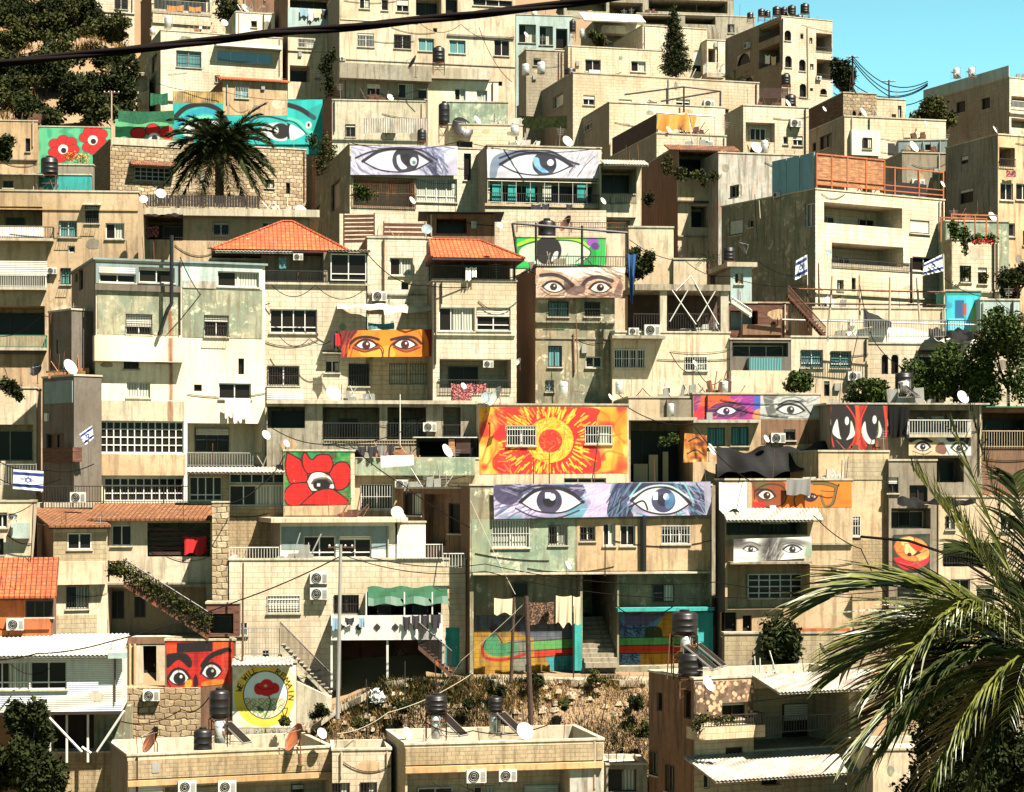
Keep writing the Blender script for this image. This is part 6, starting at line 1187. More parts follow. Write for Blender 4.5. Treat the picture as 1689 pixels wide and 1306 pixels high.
# leave the two windows free: cut the cloth into a wall painting with openings
ob = art('painted_mural', c, B['sun'].F, .012, 0, B['sun'].root, None, m='art')
import bmesh
def cut(ob, fc, rects, o):
 me = ob.data; co = np.zeros(len(me.vertices) * 3, np.float32); me.vertices.foreach_get('co', co); co = co.reshape(-1, 3) 
 rc = [fc.off(o).rect(*r) for r in rects]; O = np.array(fc.O); t = np.array(fc.t); u = (co - O) @ t; zc = co[:, 2]; bad = np.zeros(len(co), bool)
 for a, b0, c0, d0 in rc: bad |= (u > a - .02) & (u < c0 + .02) & (zc > b0 - .02) & (zc < d0 + .02)
 bm = bmesh.new(); bm.from_mesh(me); bm.verts.ensure_lookup_table(); bmesh.ops.delete(bm, geom=[v for v in bm.verts if bad[v.index]], context='VERTS'); bm.to_mesh(me); bm.free()
cut(ob, B['sun'].F, SUNW, .012)
# --- red flower with an eye
z = ZZ(420, 640); c = Cv((469, 745), (578, 745), (579, 832), (469, 834), '2c8a48'); c.noise(16, 10, .8, '1e6a38', .45); c.noise(9, 9, .6, '6fae58', .6)
for p in (z(205, 408, 250, 430, 300, 465, 330, 540, 330, 590, 250, 605, 215, 585, 195, 500), z(300, 440, 320, 405, 360, 455, 400, 425, 470, 425, 496, 480, 470, 535, 400, 530, 335, 540, 305, 490), z(500, 490, 540, 468, 590, 480, 612, 540, 600, 600, 560, 640, 510, 640, 480, 580, 475, 540),
    z(240, 605, 330, 600, 370, 660, 290, 738, 215, 740, 186, 690, 200, 640), z(290, 738, 380, 660, 450, 635, 520, 655, 585, 736)):
 c.poly(p, 'e01a14'); c.line(p + [p[0]], 2.2, '2a0808')
c.noise(10, 16, .3, 'a80c0c', .5); wp = z(330, 590, 360, 540, 420, 530, 480, 560, 506, 620, 500, 640, 450, 636, 370, 655, 340, 620); c.poly(wp, 'ece6d8'); c.line(wp + [wp[0]], 2, '1c0a0a'); c.clip(wp)
for i in range(26): a = math.pi * (1.05 + .9 * i / 25); c.line([z(425, 615)[0], (531 + math.cos(a) * 18, 800 + math.sin(a) * 13)], 1.1, '140a0a', 1, False)
c.ell(530.5, 800, 14, 9.5, '180c0c'); c.rect(523, 797, 528, 802, 'f0ece4'); c.clip()
art('painted_mural', c, B['fl'].F, .012, 0, B['fl'].root, None, m='artw')
# --- two dark red eyes
z = ZZ(1250, 640); c = Cv((1370, 668), (1464, 669), (1463, 745), (1372, 742), 'a81c0e'); c.noise(20, 20, .5, '6a100c', .5)
c.poly(z(460, 105, 600, 105, 625, 200, 610, 330, 560, 400, 470, 390), '180808'); c.poly(z(650, 200, 690, 110, 800, 115, 812, 230, 790, 340, 720, 385, 670, 330), '140707'); c.line(z(460, 120, 455, 250, 480, 370), 2.5, 'c83018'); c.line(z(560, 105, 618, 200, 612, 320, 565, 398), 2.5, 'c83018'); c.line(z(690, 110, 652, 210, 670, 330, 720, 388, 790, 345), 2.5, 'c83018'); c.line(z(628, 105, 634, 220, 640, 400), 6, 'e04a20'); c.line(z(800, 110, 815, 250, 800, 390), 4, 'c83018')
c.poly(z(472, 275, 500, 196, 512, 250, 520, 300, 528, 322, 500, 312), 'dcdccc'); c.poly(z(590, 205, 614, 280, 600, 312, 560, 328, 582, 285), 'cfe0cc'); c.poly(z(656, 268, 678, 210, 690, 280, 716, 326, 740, 322, 762, 290, 765, 205, 786, 268, 768, 322, 735, 352, 700, 352, 672, 320), 'dcdccc')
c.ell(1397, 694, 3.4, 7, 'eceae0'); c.ell(1442.5, 692, 3.4, 7, 'eceae0'); c.ell(1448, 712, 2, 14, '6a9a50', .2, .35)
art('eyes_cloth', c, B['re'].F, .4, .015, None, 'dark red cloth with two tall cartoon eyes under the sheet roof', 'banner')
# --- violet eye + grey eye on the parapet
z = ZZ(840, 640); c = Cv((1144, 652), (1352, 650), (1353, 690), (1144, 691), 'a8287a'); c.noise(12, 9, .6, '5a2468', .5)
c.poly(z(1172, 45, 1330, 45, 1440, 60, 1400, 110, 1300, 120, 1240, 150, 1190, 190, 1172, 190), 'e0541c'); c.poly(z(1180, 130, 1260, 110, 1320, 100, 1270, 150, 1230, 190, 1180, 190), 'c02838'); c.poly(z(1172, 45, 1215, 48, 1195, 120, 1172, 150), '6a2c70', al=.9); c.poly(z(1400, 50, 1548, 48, 1560, 120, 1500, 130, 1440, 90), '8c2c8c')
c.poly(z(1240, 150, 1300, 105, 1400, 85, 1480, 110, 1510, 150, 1470, 180, 1300, 182), '3a1a48', al=.85); c.strokes(50, 1150, 653, 1245, 690, -.4, 20, 1.6, ['f07838', 'c43c90', '6a2078', 'f09a50'], .45); c.eye(1198, 678, 36, 14, 'e6dce0', '2a1430', '1c0c24', 1.8, -.05, 5.5, (0, 0))
c.rect(1244, 651, 1255, 691, '3c5aa8'); c.poly([(1243, 680), (1252, 674), (1262, 680), (1262, 691), (1243, 691)], 'e08858')
z = ZZ(1250, 640); c.rect(1254, 650, 1353, 691, 'b6b4ae'); c.poly(z(40, 40, 120, 38, 100, 80, 110, 140, 130, 185, 70, 180, 45, 110), '55534f', al=.85); c.noise(9, 14, .35, '4a4844', .55) if 0 else None
c.strokes(60, 1262, 652, 1348, 690, -.2, 26, 2, ['8a8882', 'd4d2cc', '5c5a56'], .4); c.line(z(130, 110, 190, 80, 270, 95, 335, 165), 2.6, '24221f'); c.line(z(150, 70, 230, 55, 320, 90), 1.6, '6a6864'); c.eye(1304, 676, 46, 16, 'dedcd4', '3a3834', '1a1816', 2.2, .05, 6.5, (0, 0), '0e0e0e')
art('painted_mural', c, B['ce'].F, .012, 0, B['ce'].root, None, m='art')
# --- orange spectacles face
z = ZZ(1250, 640); c = Cv((1241, 792), (1404, 790), (1405, 836), (1241, 838), 'e2741a'); c.noise(20, 12, .5, 'c05c14', .5); c.poly([(1241, 792), (1262, 792), (1262, 838), (1241, 838)], '9c3a14', False, .5)
c.poly([(1241, 792)] + z(150, 590, 175, 640, 160, 720, 100, 755, 20, 750), '4a1c10', al=.6); c.ell(1256, 800, 12, 6, '5f5226'); c.line(z(-20, 700, -15, 650, 60, 610, 150, 620, 180, 680, 150, 740, 60, 755, -10, 730), 2.6, '3a2a14'); c.eye(1264, 817, 30, 16, 'ded6c4', '2a1008', '280e08', 2.2, .1, 6, (1, 0)); c.line(z(-20, 650, 30, 640, 90, 655), 2, '1c0a06')
c.line(z(340, 600, 420, 600, 490, 620, 490, 660, 470, 730, 430, 750, 410, 720, 400, 680), 5, '6a5c26'); c.line(z(340, 595, 425, 593, 500, 616, 498, 660, 478, 735, 430, 758), 1.2, '20140a'); c.line(z(350, 612, 415, 612, 480, 630, 478, 655, 400, 650), 1.2, '20140a'); c.poly(z(300, 670, 350, 665, 380, 690, 345, 720, 300, 710), '2a0c08'); c.eye(1339, 819, 18, 7, 'cfc8b8', '200c08', '1c0a06', 1.6); c.line(z(380, 680, 440, 695, 470, 690), 2, '20140a')
c.poly(z(510, 605, 518, 612, 512, 625, 505, 615), '2a1008'); c.rect(1241, 828, 1262, 838, 'c01c1c', .8); c.line(z(225, 590, 260, 640, 230, 700, 240, 760), 2, '30140a')
art('painted_mural', c, B['s2'].F, .012, 0, B['s2'].root, None, m='art')
# --- grey photo eyes
c = Cv((1210, 889), (1338, 885), (1340, 920), (1210, 928), 'dcdccf'); c.ell(1270, 905, 16, 30, '3c3634', .25, .9, .9); c.ell(1284, 898, 10, 22, '6a6460', .2, .8, .9); c.ell(1215, 892, 14, 12, '2a2424', 0, .9, .8); c.ell(1236, 900, 22, 6, '6e6660', .1, .8, .8); c.ell(1310, 894, 26, 5, '55504c', .1, .8, .8); c.ell(1334, 912, 8, 14, '7c8a74', 0, .8, .8)
c.strokes(26, 1262, 886, 1288, 926, -1.2, 26, 1.6, ['1e1a1a', '5a5250', 'a8a49c'], .6, .15); c.line([(1222, 898), (1238, 894), (1254, 900)], 3, '4a4440', .7); c.eye(1238, 906, 25, 9, 'd8d8d0', '2a2426', '1c1618', 1.4, .05, 4.4); c.eye(1307, 906, 31, 12, 'dcdcd4', '1e1a1c', '161214', 1.6, 0, 5.4); c.line([(1290, 899), (1308, 895), (1326, 902)], 1.2, '3a3634'); c.line([(1212, 918), (1240, 922), (1260, 914)], 1, '9a968c')
art('eyes_banner', c, B['s2'].F, 1.25, .012, None, 'small grey photographic eyes cloth on the balcony below the awning', 'banner')
# --- face under the white balcony
c = Cv((1499, 719), (1601, 718), (1602, 751), (1499, 751), 'ccd0c4'); z = ZZ(1250, 640); c.poly([(1499, 718)] + z(1100, 300, 1150, 330, 1150, 430) + [(1499, 752)], 'cbb08c', False); c.noise(10, 8, .3, '8a8478', .5); c.poly(z(960, 315, 1030, 298, 1105, 335, 1090, 345, 1020, 325, 965, 345), '1c1210'); c.poly(z(1200, 310, 1340, 300, 1345, 370, 1290, 335, 1215, 340), '20201e')
c.poly(z(1125, 400, 1135, 355, 1175, 345, 1195, 400, 1170, 420), '7a5240'); c.eye(1522, 737, 25, 14, 'e8e4da', '1a1412', '1c1210', 2, 0, 4.8); c.eye(1582, 739, 26, 15, 'e8e8e0', '16181a', '141414', 2, .05, 5); c.line(z(980, 400, 1050, 420, 1100, 400), 1.2, '4a3020'); c.line(z(1190, 380, 1210, 420), 1.4, '3a3a36')
art('eyes_banner', c, B['re'].F, .55, .006, None, 'half tan half grey painted face strip below the white corner balcony', 'banner')
# --- painted poppy
z = ZZ(1250, 640); c = Cv((1473, 882), (1534, 880), (1534, 942), (1473, 943), '182a22'); c.noise(8, 8, .6, '2c5a40', .5)
for pp, k_ in ((z(858, 1078, 900, 1070, 960, 1090, 950, 1130, 890, 1110), 'c01428'), (z(950, 1090, 1075, 1060, 1072, 1112, 1000, 1146, 930, 1140), 'e02038'), (z(870, 1095, 940, 1085, 1010, 1120, 960, 1148, 905, 1135), 'd41a30'), (z(862, 1000, 890, 955, 930, 985, 935, 1050, 885, 1050), 'e07a30'), (z(895, 955, 960, 938, 1000, 960, 975, 1000, 915, 1000), 'f6ba6c'), (z(990, 950, 1045, 965, 1085, 1020, 1050, 1050, 1000, 1010), 'ee9444'),
     (z(1085, 1020, 1080, 1070, 1020, 1096, 985, 1070, 1040, 1040), 'f2a858'), (z(880, 1045, 940, 1040, 1010, 1075, 1000, 1098, 930, 1086), 'e88038'), (z(930, 985, 985, 985, 1010, 1030, 975, 1060, 930, 1045), 'f8cc84'), (z(950, 965, 1005, 975, 1045, 1012, 1010, 1032, 970, 1000), 'e0401c')):
 c.poly(pp, k_); c.line(pp + [pp[0]], 1.0, '7a1c14', .8)
c.noise(5, 5, .25, 'b84018', .5); c.ell(1500, 914.5, 3.6, 3.2, '14181a'); c.line(z(900, 1100, 960, 1120, 1040, 1090), 1, 'f86070')
art('painted_mural', c, B['s4'].F, .03, 0, B['s4'].root, None, m='art')
# --- two pale eye banners
z = ZZ(420, 0); c = Cv((579, 240), (755, 241), (755, 289), (578, 288), 'b6b0c2'); c.noise(16, 10, .6, '8c88a0', .5); c.noise(10, 20, .6, 'dcd8e2', .55); c.strokes(50, 580, 242, 640, 288, .7, 26, 1.8, ['7c7892', 'e2dee8', '56526c'], .5); c.strokes(70, 700, 242, 736, 288, .9, 24, 2.2, ['2c2c44', '54587c', '8a90ac'], .7)
c.line(z(640, 1000, 740, 960, 900, 935, 1050, 950, 1150, 1010), 3, '2a2438'); c.eye(655, 266, 114, 42, 'cdc8d6', '26222e', '1a1420', 3, 0, 22, (14, -2), '120e18', hi=False, top=.5, bot=.42); c.poly(z(900, 990, 920, 980, 930, 1020, 965, 1060, 930, 1070, 905, 1040), 'c8c4d0'); c.ell(682, 266, 6, 7, 'cfd0d8'); c.ell(683, 268, 3, 3, '4a8a80'); c.line(z(640, 1060, 740, 1105, 900, 1110), 2, '7a7690'); c.line(z(620, 1000, 660, 1090), 3, 'e6e2ec', .7)
art('eye_banner', c, B['ew'].F, .3, .03, None, 'pale violet cloth with a single eye on the left of the twin banners')
z = ZZ(840, 0); c = Cv((803, 246), (987, 248), (989, 294), (804, 293), 'cac4cc'); c.noise(18, 12, .5, 'a8a2b0', .5); c.strokes(40, 930, 250, 988, 292, -.9, 24, 1.6, ['a49eae', 'e8e4ea', '84808e'], .5); c.poly([(812, 262), (835, 250), (880, 246), (925, 256), (950, 276), (930, 270), (890, 256), (850, 258), (824, 275), (818, 292), (808, 292)], '5a6c82', al=.8); c.line(z(-60, 1000, 80, 955, 250, 955, 380, 1020, 440, 1040), 3.4, '241e30')
c.eye(884, 272, 118, 40, 'd6d2da', '222434', '1a1424', 3, .02, 20, (14, -2), hi=False, top=.5, bot=.42); c.poly(z(150, 1000, 185, 1000, 200, 1050, 250, 1090, 200, 1085, 160, 1050), '7fb0cc'); c.ell(908, 268, 5.5, 5.5, 'd8dce4'); c.ell(896, 281, 5, 4, '5a94bc', .4, .8); c.line(z(430, 1120, 480, 1050, 540, 990), 1.4, '6a6676'); c.line(z(380, 1090, 420, 1040), 2, '4a4658')
art('eye_banner', c, B['ew2'].F, .3, .03, None, 'pale cloth with a single eye on the right of the twin banners')
# --- sepia eyes cloth
z = ZZ(840, 320); c = Cv((884, 442), (1032, 440), (1026, 491), (884, 492), 'bfa088'); c.noise(14, 8, .5, '8a6a5c', .5); c.poly(z(230, 470, 735, 470, 700, 510, 560, 510, 420, 530, 330, 495), 'e4dac8', al=.9); c.strokes(50, 960, 442, 1026, 456, .35, 30, 1.4, ['a89080', 'f0e8d8', '7a6458'], .6, .15); c.strokes(70, 886, 460, 960, 490, -.5, 22, 1.3, ['5a3c34', 'd8bca4', '8a6654', 'eadccc'], .5); c.strokes(60, 950, 462, 1024, 490, .3, 22, 1.5, ['6a4840', 'c8a088', '3a2622', 'c87840'], .5)
c.poly(z(350, 540, 420, 590, 470, 560, 480, 610, 420, 640, 360, 620), '4a3430', al=.7); c.line(z(200, 515, 280, 510, 350, 535, 400, 575), 6, '2a1c1c', .9); c.line(z(470, 570, 500, 540, 570, 525, 650, 550), 6.5, '2c1c1e', .9); c.poly(z(640, 500, 710, 520, 690, 560, 660, 640, 700, 655, 715, 560), '3a2620', al=.5)
c.eye(913, 474, 36, 17, 'e8dcd0', '2e1614', '1e1012', 2.4, .1, 6, (0, -1)); c.eye(990, 475, 36, 17, 'e8dcd0', '2e1614', '1e1012', 2.4, -.05, 6, (0, -1)); c.line(z(200, 600, 260, 640, 350, 640), 1.4, '5a3a30'); c.line(z(500, 630, 580, 650, 650, 620), 1.4, '5a3a30'); c.rect(884, 490.5, 1026, 492, '2a1a1a')
art('eyes_cloth', c, B['g2'].F, .35, .05, None, 'sagging sepia cloth with a pair of eyes on the stained grey house')
# --- orange face
z = ZZ(420, 320); c = Cv((563, 545), (713, 543), (711, 588), (563, 589), 'e67e16'); c.noise(16, 12, .5, 'c85e10', .5); c.poly(z(660, 980, 760, 975, 860, 960, 880, 1030, 700, 1030), 'f0a83c', al=.8); c.poly(z(550, 855, 650, 862, 610, 920, 590, 960, 585, 1032, 550, 1032), '6a140e'); c.poly(z(1075, 855, 1130, 855, 1125, 1032, 1105, 1032, 1100, 930), '7a180e'); c.strokes(20, 566, 546, 582, 588, -1.2, 24, 2, ['8a2412', 'c85018', '3a0a08'], .7, .15); c.line(z(1040, 870, 1070, 940, 1060, 1000), 2.4, 'c04c12')
c.line(z(608, 945, 650, 912, 720, 905, 785, 920), 4.6, '2a0c0a'); c.line(z(865, 922, 940, 905, 1010, 910, 1055, 945), 4.6, '2a0c0a'); c.poly(z(620, 960, 700, 930, 790, 950, 780, 985, 700, 995, 640, 985), '8a3210', al=.8); c.poly(z(870, 950, 950, 925, 1040, 955, 1000, 990, 920, 990), '8a3210', al=.8)
c.eye(604, 569, 36, 15, 'f0e4e0', '3a0c08', '200806', 2.2, 0, 7); c.eye(668, 568, 38, 15, 'f0e4e0', '3a0c08', '200806', 2.2, 0, 7); c.line(z(620, 975, 700, 1000, 790, 975, 812, 1030), 2, '4a1408'); c.line(z(905, 925, 858, 965, 850, 1030), 2.4, '4a1408'); c.line(z(880, 970, 960, 1000, 1050, 970), 2, '6a200c'); c.line(z(780, 945, 815, 985, 808, 1030), 1.6, '6a200c')
art('face_banner', c, B['f2b'].F, 2.3, .008, None, 'bright orange board with a pair of eyes on the recessed balcony')
# --- green cartoon eye
z = ZZ(840, 320); c = Cv((852, 392), (998, 392), (998, 440), (852, 440), '1fae44'); c.poly(z(60, 330, 170, 290, 420, 290, 540, 340, 540, 440, 480, 445, 60, 420), '149038'); c.poly(z(80, 340, 180, 305, 400, 300, 500, 350, 510, 380, 470, 430, 330, 452, 170, 450, 70, 400), 'b8c8b0'); c.line(z(60, 320, 180, 280, 400, 280, 500, 330), 6, '9ad030'); c.line(z(60, 335, 180, 298, 400, 296, 500, 345, 512, 385, 470, 425), 1.6, '0e1c10'); c.ell(904, 413, 22, 24, '140c10'); c.poly(z(285, 370, 310, 365, 300, 410, 265, 425), 'd8e0d4'); c.ell(977, 398, 10, 9, '8a4aa8'); c.ell(982, 406, 7, 6, '5a2a78'); c.line(z(420, 430, 470, 400, 520, 445), 1.4, '0e1c10')
art('painted_mural', c, B['gw'].F, .012, 0, B['gw'].root, None, m='art')
# --- turquoise eyes on the garden wall, poppies
b = B['mw1']; z = ZZ(0, 0)
zt = b.zt
for x0, x1, yt in ((285, 368, 169), (368, 474, 189), (474, 532, 163)):
 f = b.F; u0, u1 = f.uz(x0, HY)[0], f.uz(x1, HY)[0]; zz = f.uz(x0, yt)[1]; k = MB(); k.fbox(f, u0, u1, zt + .092, zz, -.4, -.02); k.build('raised_wall', 'teal', b.root)
c = Cv((190, 196), (287, 196), (287, 236), (190, 236), '5fae78'); c.noise(8, 6, .6, '3a8a60', .5)
for q in ((228, 219, 13, 9), (252, 214, 12, 10), (276, 219, 14, 11)): c.ell(*q, 'd0161c'); 
for q in ((228, 219, 13, 9), (252, 214, 12, 10)): c.line([(q[0] + q[2] * math.cos(a / 5), q[1] + q[3] * math.sin(a / 5)) for a in range(32)], 1.2, '30080a')
c.ell(254, 226, 9, 7, 'e6e4dc'); c.ell(255, 228, 5, 5, '14100e'); art('painted_mural', c, b.F, .06, 0, b.root, None, m='art')
c = Cv((285, 170), (474, 170), (474, 238), (285, 238), '18a09c'); c.noise(14, 10, .5, '2cc0a8', .5); c.line(z(1110, 740, 1180, 680, 1290, 660, 1390, 700, 1440, 780), 8, '120e12'); c.line(z(1130, 800, 1200, 730, 1300, 700, 1400, 730), 9, '1f8fa8'); c.line(z(1140, 810, 1220, 750, 1340, 740), 4, '7fd8a0')
c.poly(z(1130, 830, 1200, 780, 1280, 762, 1400, 765, 1460, 830, 1380, 880, 1240, 880), 'e4e6e0'); c.ell(332, 213, 11, 13, '1a1216'); c.ell(331, 205, 3, 3, 'e8e8e8'); c.line(z(1130, 835, 1200, 780, 1290, 758, 1410, 762), 3, '120e12'); c.poly([(400, 190), (474, 190), (474, 238), (400, 238)], '1cb0ac', False, .6); c.line([(408, 236), (415, 200), (440, 192), (474, 200)], 3, '0e2c30'); c.poly([(428, 214), (445, 203), (474, 206), (474, 230), (450, 230)], 'd8dcd8'); c.ell(463, 216, 15, 13, '16120f'); c.ell(456, 215, 3.5, 6, 'd8dcdc')
cut(art('painted_mural', c, b.F, .07, 0, b.root, None, m='art'), b.F, [(369, 150, 476, 190)], .07)
z = ZZ(420, 0); c = Cv((474, 164), (532, 164), (532, 238), (474, 238), '1cb4ac'); c.noise(12, 12, .4, '128a88', .5); c.line(z(215, 665, 290, 690, 375, 745), 8, '1a1014'); c.ell(470, 216, 14, 14, '1a1014'); c.poly(z(225, 790, 290, 820, 320, 845, 260, 880, 225, 880), 'd8dcd8'); c.line(z(200, 745, 280, 770, 340, 830, 400, 850), 4, '6ad8b0'); c.line(z(200, 760, 260, 780, 330, 850), 2, '10282c'); c.poly([(508, 180), (532, 170), (532, 238), (520, 238)], '14807c', False, .5); c.ell(509, 206, 5, 6, 'd8d8c8'); c.ell(509, 206, 2, 3, '1a1a14')
art('painted_mural', c, b.F, .08, 0, b.root, None, m='art')
b = B['mw2']; z = ZZ(0, 0); c = Cv((64, 210), (182, 210), (182, 270), (64, 270), '58b080'); c.noise(9, 7, .7, '2f8a68', .5)
for cx_, cy_, fs in ((104, 246, ((-14, -9), (0, -15), (13, -12), (17, 0), (10, 11), (-4, 14), (-15, 5))), (153, 231, ((-13, -4), (-6, -14), (6, -15), (15, -10), (-8, 12), (3, 16), (14, 4)))):
 for dx, dy in fs: c.ell(cx_ + dx, cy_ + dy, 9.5, 8, 'd2181a'); c.line([(cx_ + dx + 9.5 * math.cos(a / 4), cy_ + dy + 8 * math.sin(a / 4)) for a in range(26)], .9, '5a0c0c')
 c.ell(cx_, cy_, 8, 8, 'e8e4d8'); c.ell(cx_ + 1, cy_ + 2, 4.5, 4.5, '120c0c')
art('painted_mural', c, b.F, .012, 0, b.root, None, m='art')
# --- red eyes low mural on its own wall
b = B['rw'] = Bld('painted_wall', 'low wall painted with red and orange face of two white eyes', 272, 1057, 94.95, 3, 388, None, 1145, M['brown'], par=.02, dep=.4, cat='wall'); b.finish()
z = ZZ(0, 966); c = Cv((274, 1059), (385, 1059), (387, 1126), (276, 1139), 'd0200f'); c.noise(14, 12, .5, '94120c', .5); c.poly(z(1050, 372, 1120, 372, 1115, 430, 1050, 430), 'd84a1c', False); c.poly(z(1120, 362, 1345, 355, 1345, 415, 1120, 425), '14080a', False); c.poly(z(1350, 345, 1470, 340, 1470, 400, 1350, 415), 'd8561c', False)
c.poly(z(1050, 440, 1170, 428, 1215, 480, 1200, 520, 1130, 470, 1060, 520), '160a0c'); c.poly(z(1270, 500, 1330, 430, 1440, 390, 1465, 420, 1420, 430, 1340, 460, 1290, 520), '160a0c'); c.eye(295, 1118, 36, 26, 'dfe6e0', '1c0e10', '14080a', 2.6, -.05, 10, (1, 1), '0a0506'); c.eye(349, 1108, 36, 24, 'dfe6e0', '1c0e10', '14080a', 2.6, -.12, 9, (-1, 1), '0a0506')
c.poly(z(1225, 590, 1240, 560, 1255, 600, 1250, 640, 1225, 640), '1c0a0c'); c.poly(z(1180, 600, 1215, 600, 1210, 640, 1170, 645), 'e0a02c'); c.poly(z(1280, 610, 1400, 590, 1420, 620, 1300, 640), 'd87a24'); c.poly(z(1400, 450, 1470, 430, 1480, 600, 1430, 620), 'e04428', al=.8); c.line(z(1080, 560, 1060, 600, 1080, 640), 2, '14080a')
art('painted_mural', c, b.F, .012, 0, b.root, None, m='artw')
# --- poppy circle with lettering
b = B['cw'] = Bld('painted_wall', 'pale wall with the round yellow lettered poppy painting', 383, 1094, 95, 4, 489, None, 1210, M['concl'], par=.02, dep=.5, cat='wall'); b.awn(384, 1083, 484, 1096, .9, 'zincw'); b.finish()
c = Cv((384, 1097), (488, 1097), (488, 1200), (384, 1200), 'ece4cc', 2.0); c.noise(12, 12, .3, 'b8aa88', .5); c.ell(436, 1148, 50, 51, 'f6d048'); c.noise(9, 9, .25, 'b88a28', .5); c.ell(438, 1146, 37, 40, '241a10'); c.ell(438, 1146, 35.6, 38.6, 'e4f2f2'); c.clip([(438 + 35 * math.cos(a / 4), 1146 + 38 * math.sin(a / 4)) for a in range(25)])
c.poly([(400, 1152), (475, 1150), (478, 1190), (400, 1190)], 'dcd4a8', False)
for i in range(9): c.rect(402 + i * 4.6, 1150, 404.6 + i * 4.6, 1154, 'dcd4a8')
for i in range(16): x, y = 408 + (i % 6) * 11 + c.rs.uniform(-2, 2), 1158 + (i // 6) * 10 + c.rs.uniform(-2, 2); c.ell(x, y, 5, 5, '5a5a34'); c.ell(x, y, 4.2, 4.2, 'e2dcb4'); c.line([(x - 3, y - 3), (x + 3, y + 3)], .8, '5a5a34', 1, False); c.line([(x, y + 4), (x - 1, y + 12)], .8, '5a6a34', 1, False)
c.line([(442, 1145), (446, 1160), (436, 1185)], 2.4, '4a6a3a'); c.poly([(436, 1172), (424, 1164), (428, 1176)], '4a7040'); c.clip()
for q in ((428, 1136, 9, 10), (440, 1128, 10, 8), (452, 1135, 9, 9), (440, 1140, 12, 8)): c.ell(*q, 'd8181c')
c.line([(422, 1130), (430, 1136), (440, 1137), (452, 1134)], 1.3, '5a0a0c'); c.ell(438, 1131, 3, 2.2, 'c8b880'); c.line([(460, 1188), (470, 1180), (474, 1168), (466, 1172), (472, 1190)], 1.4, '241a10')
GL = {'W': [[(0, 0), (.25, 1), (.5, .3), (.75, 1), (1, 0)]], 'E': [[(.8, 0), (0, 0), (0, 1), (.8, 1)], [(0, .5), (.65, .5)]], 'I': [[(.4, 0), (.4, 1)]], 'L': [[(0, 0), (0, 1), (.7, 1)]], 'R': [[(0, 1), (0, 0), (.7, .1), (.7, .4), (0, .5), (.8, 1)]], 'M': [[(0, 1), (.1, 0), (.5, .7), (.9, 0), (1, 1)]], 'A': [[(0, 1), (.45, 0), (.9, 1)], [(.2, .65), (.7, .65)]], 'N': [[(0, 1), (0, 0), (.8, 1), (.8, 0)]]}
def arc_text(txt, a0, a1, rr, h, wd):
 n = len(txt)
 for i, ch in enumerate(txt):
  if ch == ' ': continue
  a = R(a0 + (a1 - a0) * (i + .5) / n); ux, uy = math.cos(a), math.sin(a)
  for st in GL[ch]: c.line([(437 + ux * (rr + (1 - y) * h) - uy * (x - .45) * wd, 1147 + uy * (rr + (1 - y) * h) * 1.03 + ux * (x - .45) * wd) for x, y in st], 1.5, '160e0a', 1, False)
arc_text('WE WILL', -172, -108, 39.5, 8, 6.6); arc_text('REMAIN', -66, 12, 39.5, 8, 8.2)
art('painted_mural', c, b.F, .012, 0, b.root, None, m='art')
# --- ground floor paintings of the banner house
b = B['s1']; z = ZZ(840, 966); c = Cv((782, 1015), (956, 1015), (956, 1118), (782, 1118), 'a87c20'); c.noise(16, 14, .6, '8a5c18', .5); c.poly([(782, 1015), (956, 1015), (956, 1052), (880, 1056), (850, 1040), (782, 1040)], '55607a', False, .85); c.noise(14, 9, .3, '2a3048', .5)
c.poly([(836, 1060), (956, 1052), (956, 1070), (840, 1076)], '5a9a50', False); c.poly([(836, 1076), (956, 1068), (956, 1079), (840, 1087)], 'c03018', False); c.poly([(900, 1084), (956, 1080), (956, 1118), (914, 1118)], '3a9098', False); c.poly([(782, 1050), (880, 1052), (884, 1118), (782, 1118)], 'b08424', False, .8); c.poly([(840, 1055), (876, 1055), (876, 1118), (850, 1118)], '6a7a8a', False, .7)
c.line([(796, 1066), (800, 1084), (830, 1088), (870, 1078)], 5, 'a8281c'); c.poly([(797, 1068), (802, 1054), (818, 1046), (826, 1060), (850, 1060), (850, 1078), (815, 1082)], '3f8458'); c.line([(797, 1068), (802, 1054), (818, 1046), (828, 1060)], 1.6, '16120e'); c.poly([(806, 1036), (818, 1028), (826, 1040), (814, 1052)], '3a3a38', False, .8)
for y0, y1 in ((1060, 1052), (1076, 1068), (1087, 1079)): c.line([(838, y0), (956, y1)], 1.2, '1a1410', 1, False)
art('painted_mural', c, b.g1, .012, 0, b.root, None, m='artw')
c = Cv((1022, 1011), (1175, 1011), (1175, 1096), (1022, 1096), '5a8ab0'); c.noise(12, 8, .4, '3a5a88', .5); c.strokes(60, 1022, 1028, 1070, 1050, .8, 12, 1, ['18243c'], .9, .9); c.poly([(1030, 1011), (1098, 1011), (1070, 1030), (1030, 1032)], '58587a', False); c.poly([(1066, 1058), (1098, 1011), (1126, 1011), (1126, 1096), (1056, 1096), (1056, 1060)], 'c89020', False); c.poly([(1066, 1036), (1090, 1036), (1090, 1066), (1066, 1062)], '28381c', al=.9); c.poly([(1022, 1052), (1126, 1050), (1126, 1063), (1022, 1066)], '5fb060', False); c.poly([(1022, 1065), (1126, 1062), (1126, 1074), (1022, 1077)], 'd83c18', False); c.poly([(1022, 1078), (1056, 1077), (1056, 1096), (1022, 1096)], '6a9ac0', False)
c.strokes(24, 1022, 1078, 1054, 1094, .6, 9, 1, ['18243c'], .9, .9); c.poly([(1140, 1011), (1175, 1011), (1175, 1096), (1140, 1096)], '1cb8a8', False); c.line([(1145, 1060), (1152, 1050), (1150, 1038)], 5, 'd83c18')
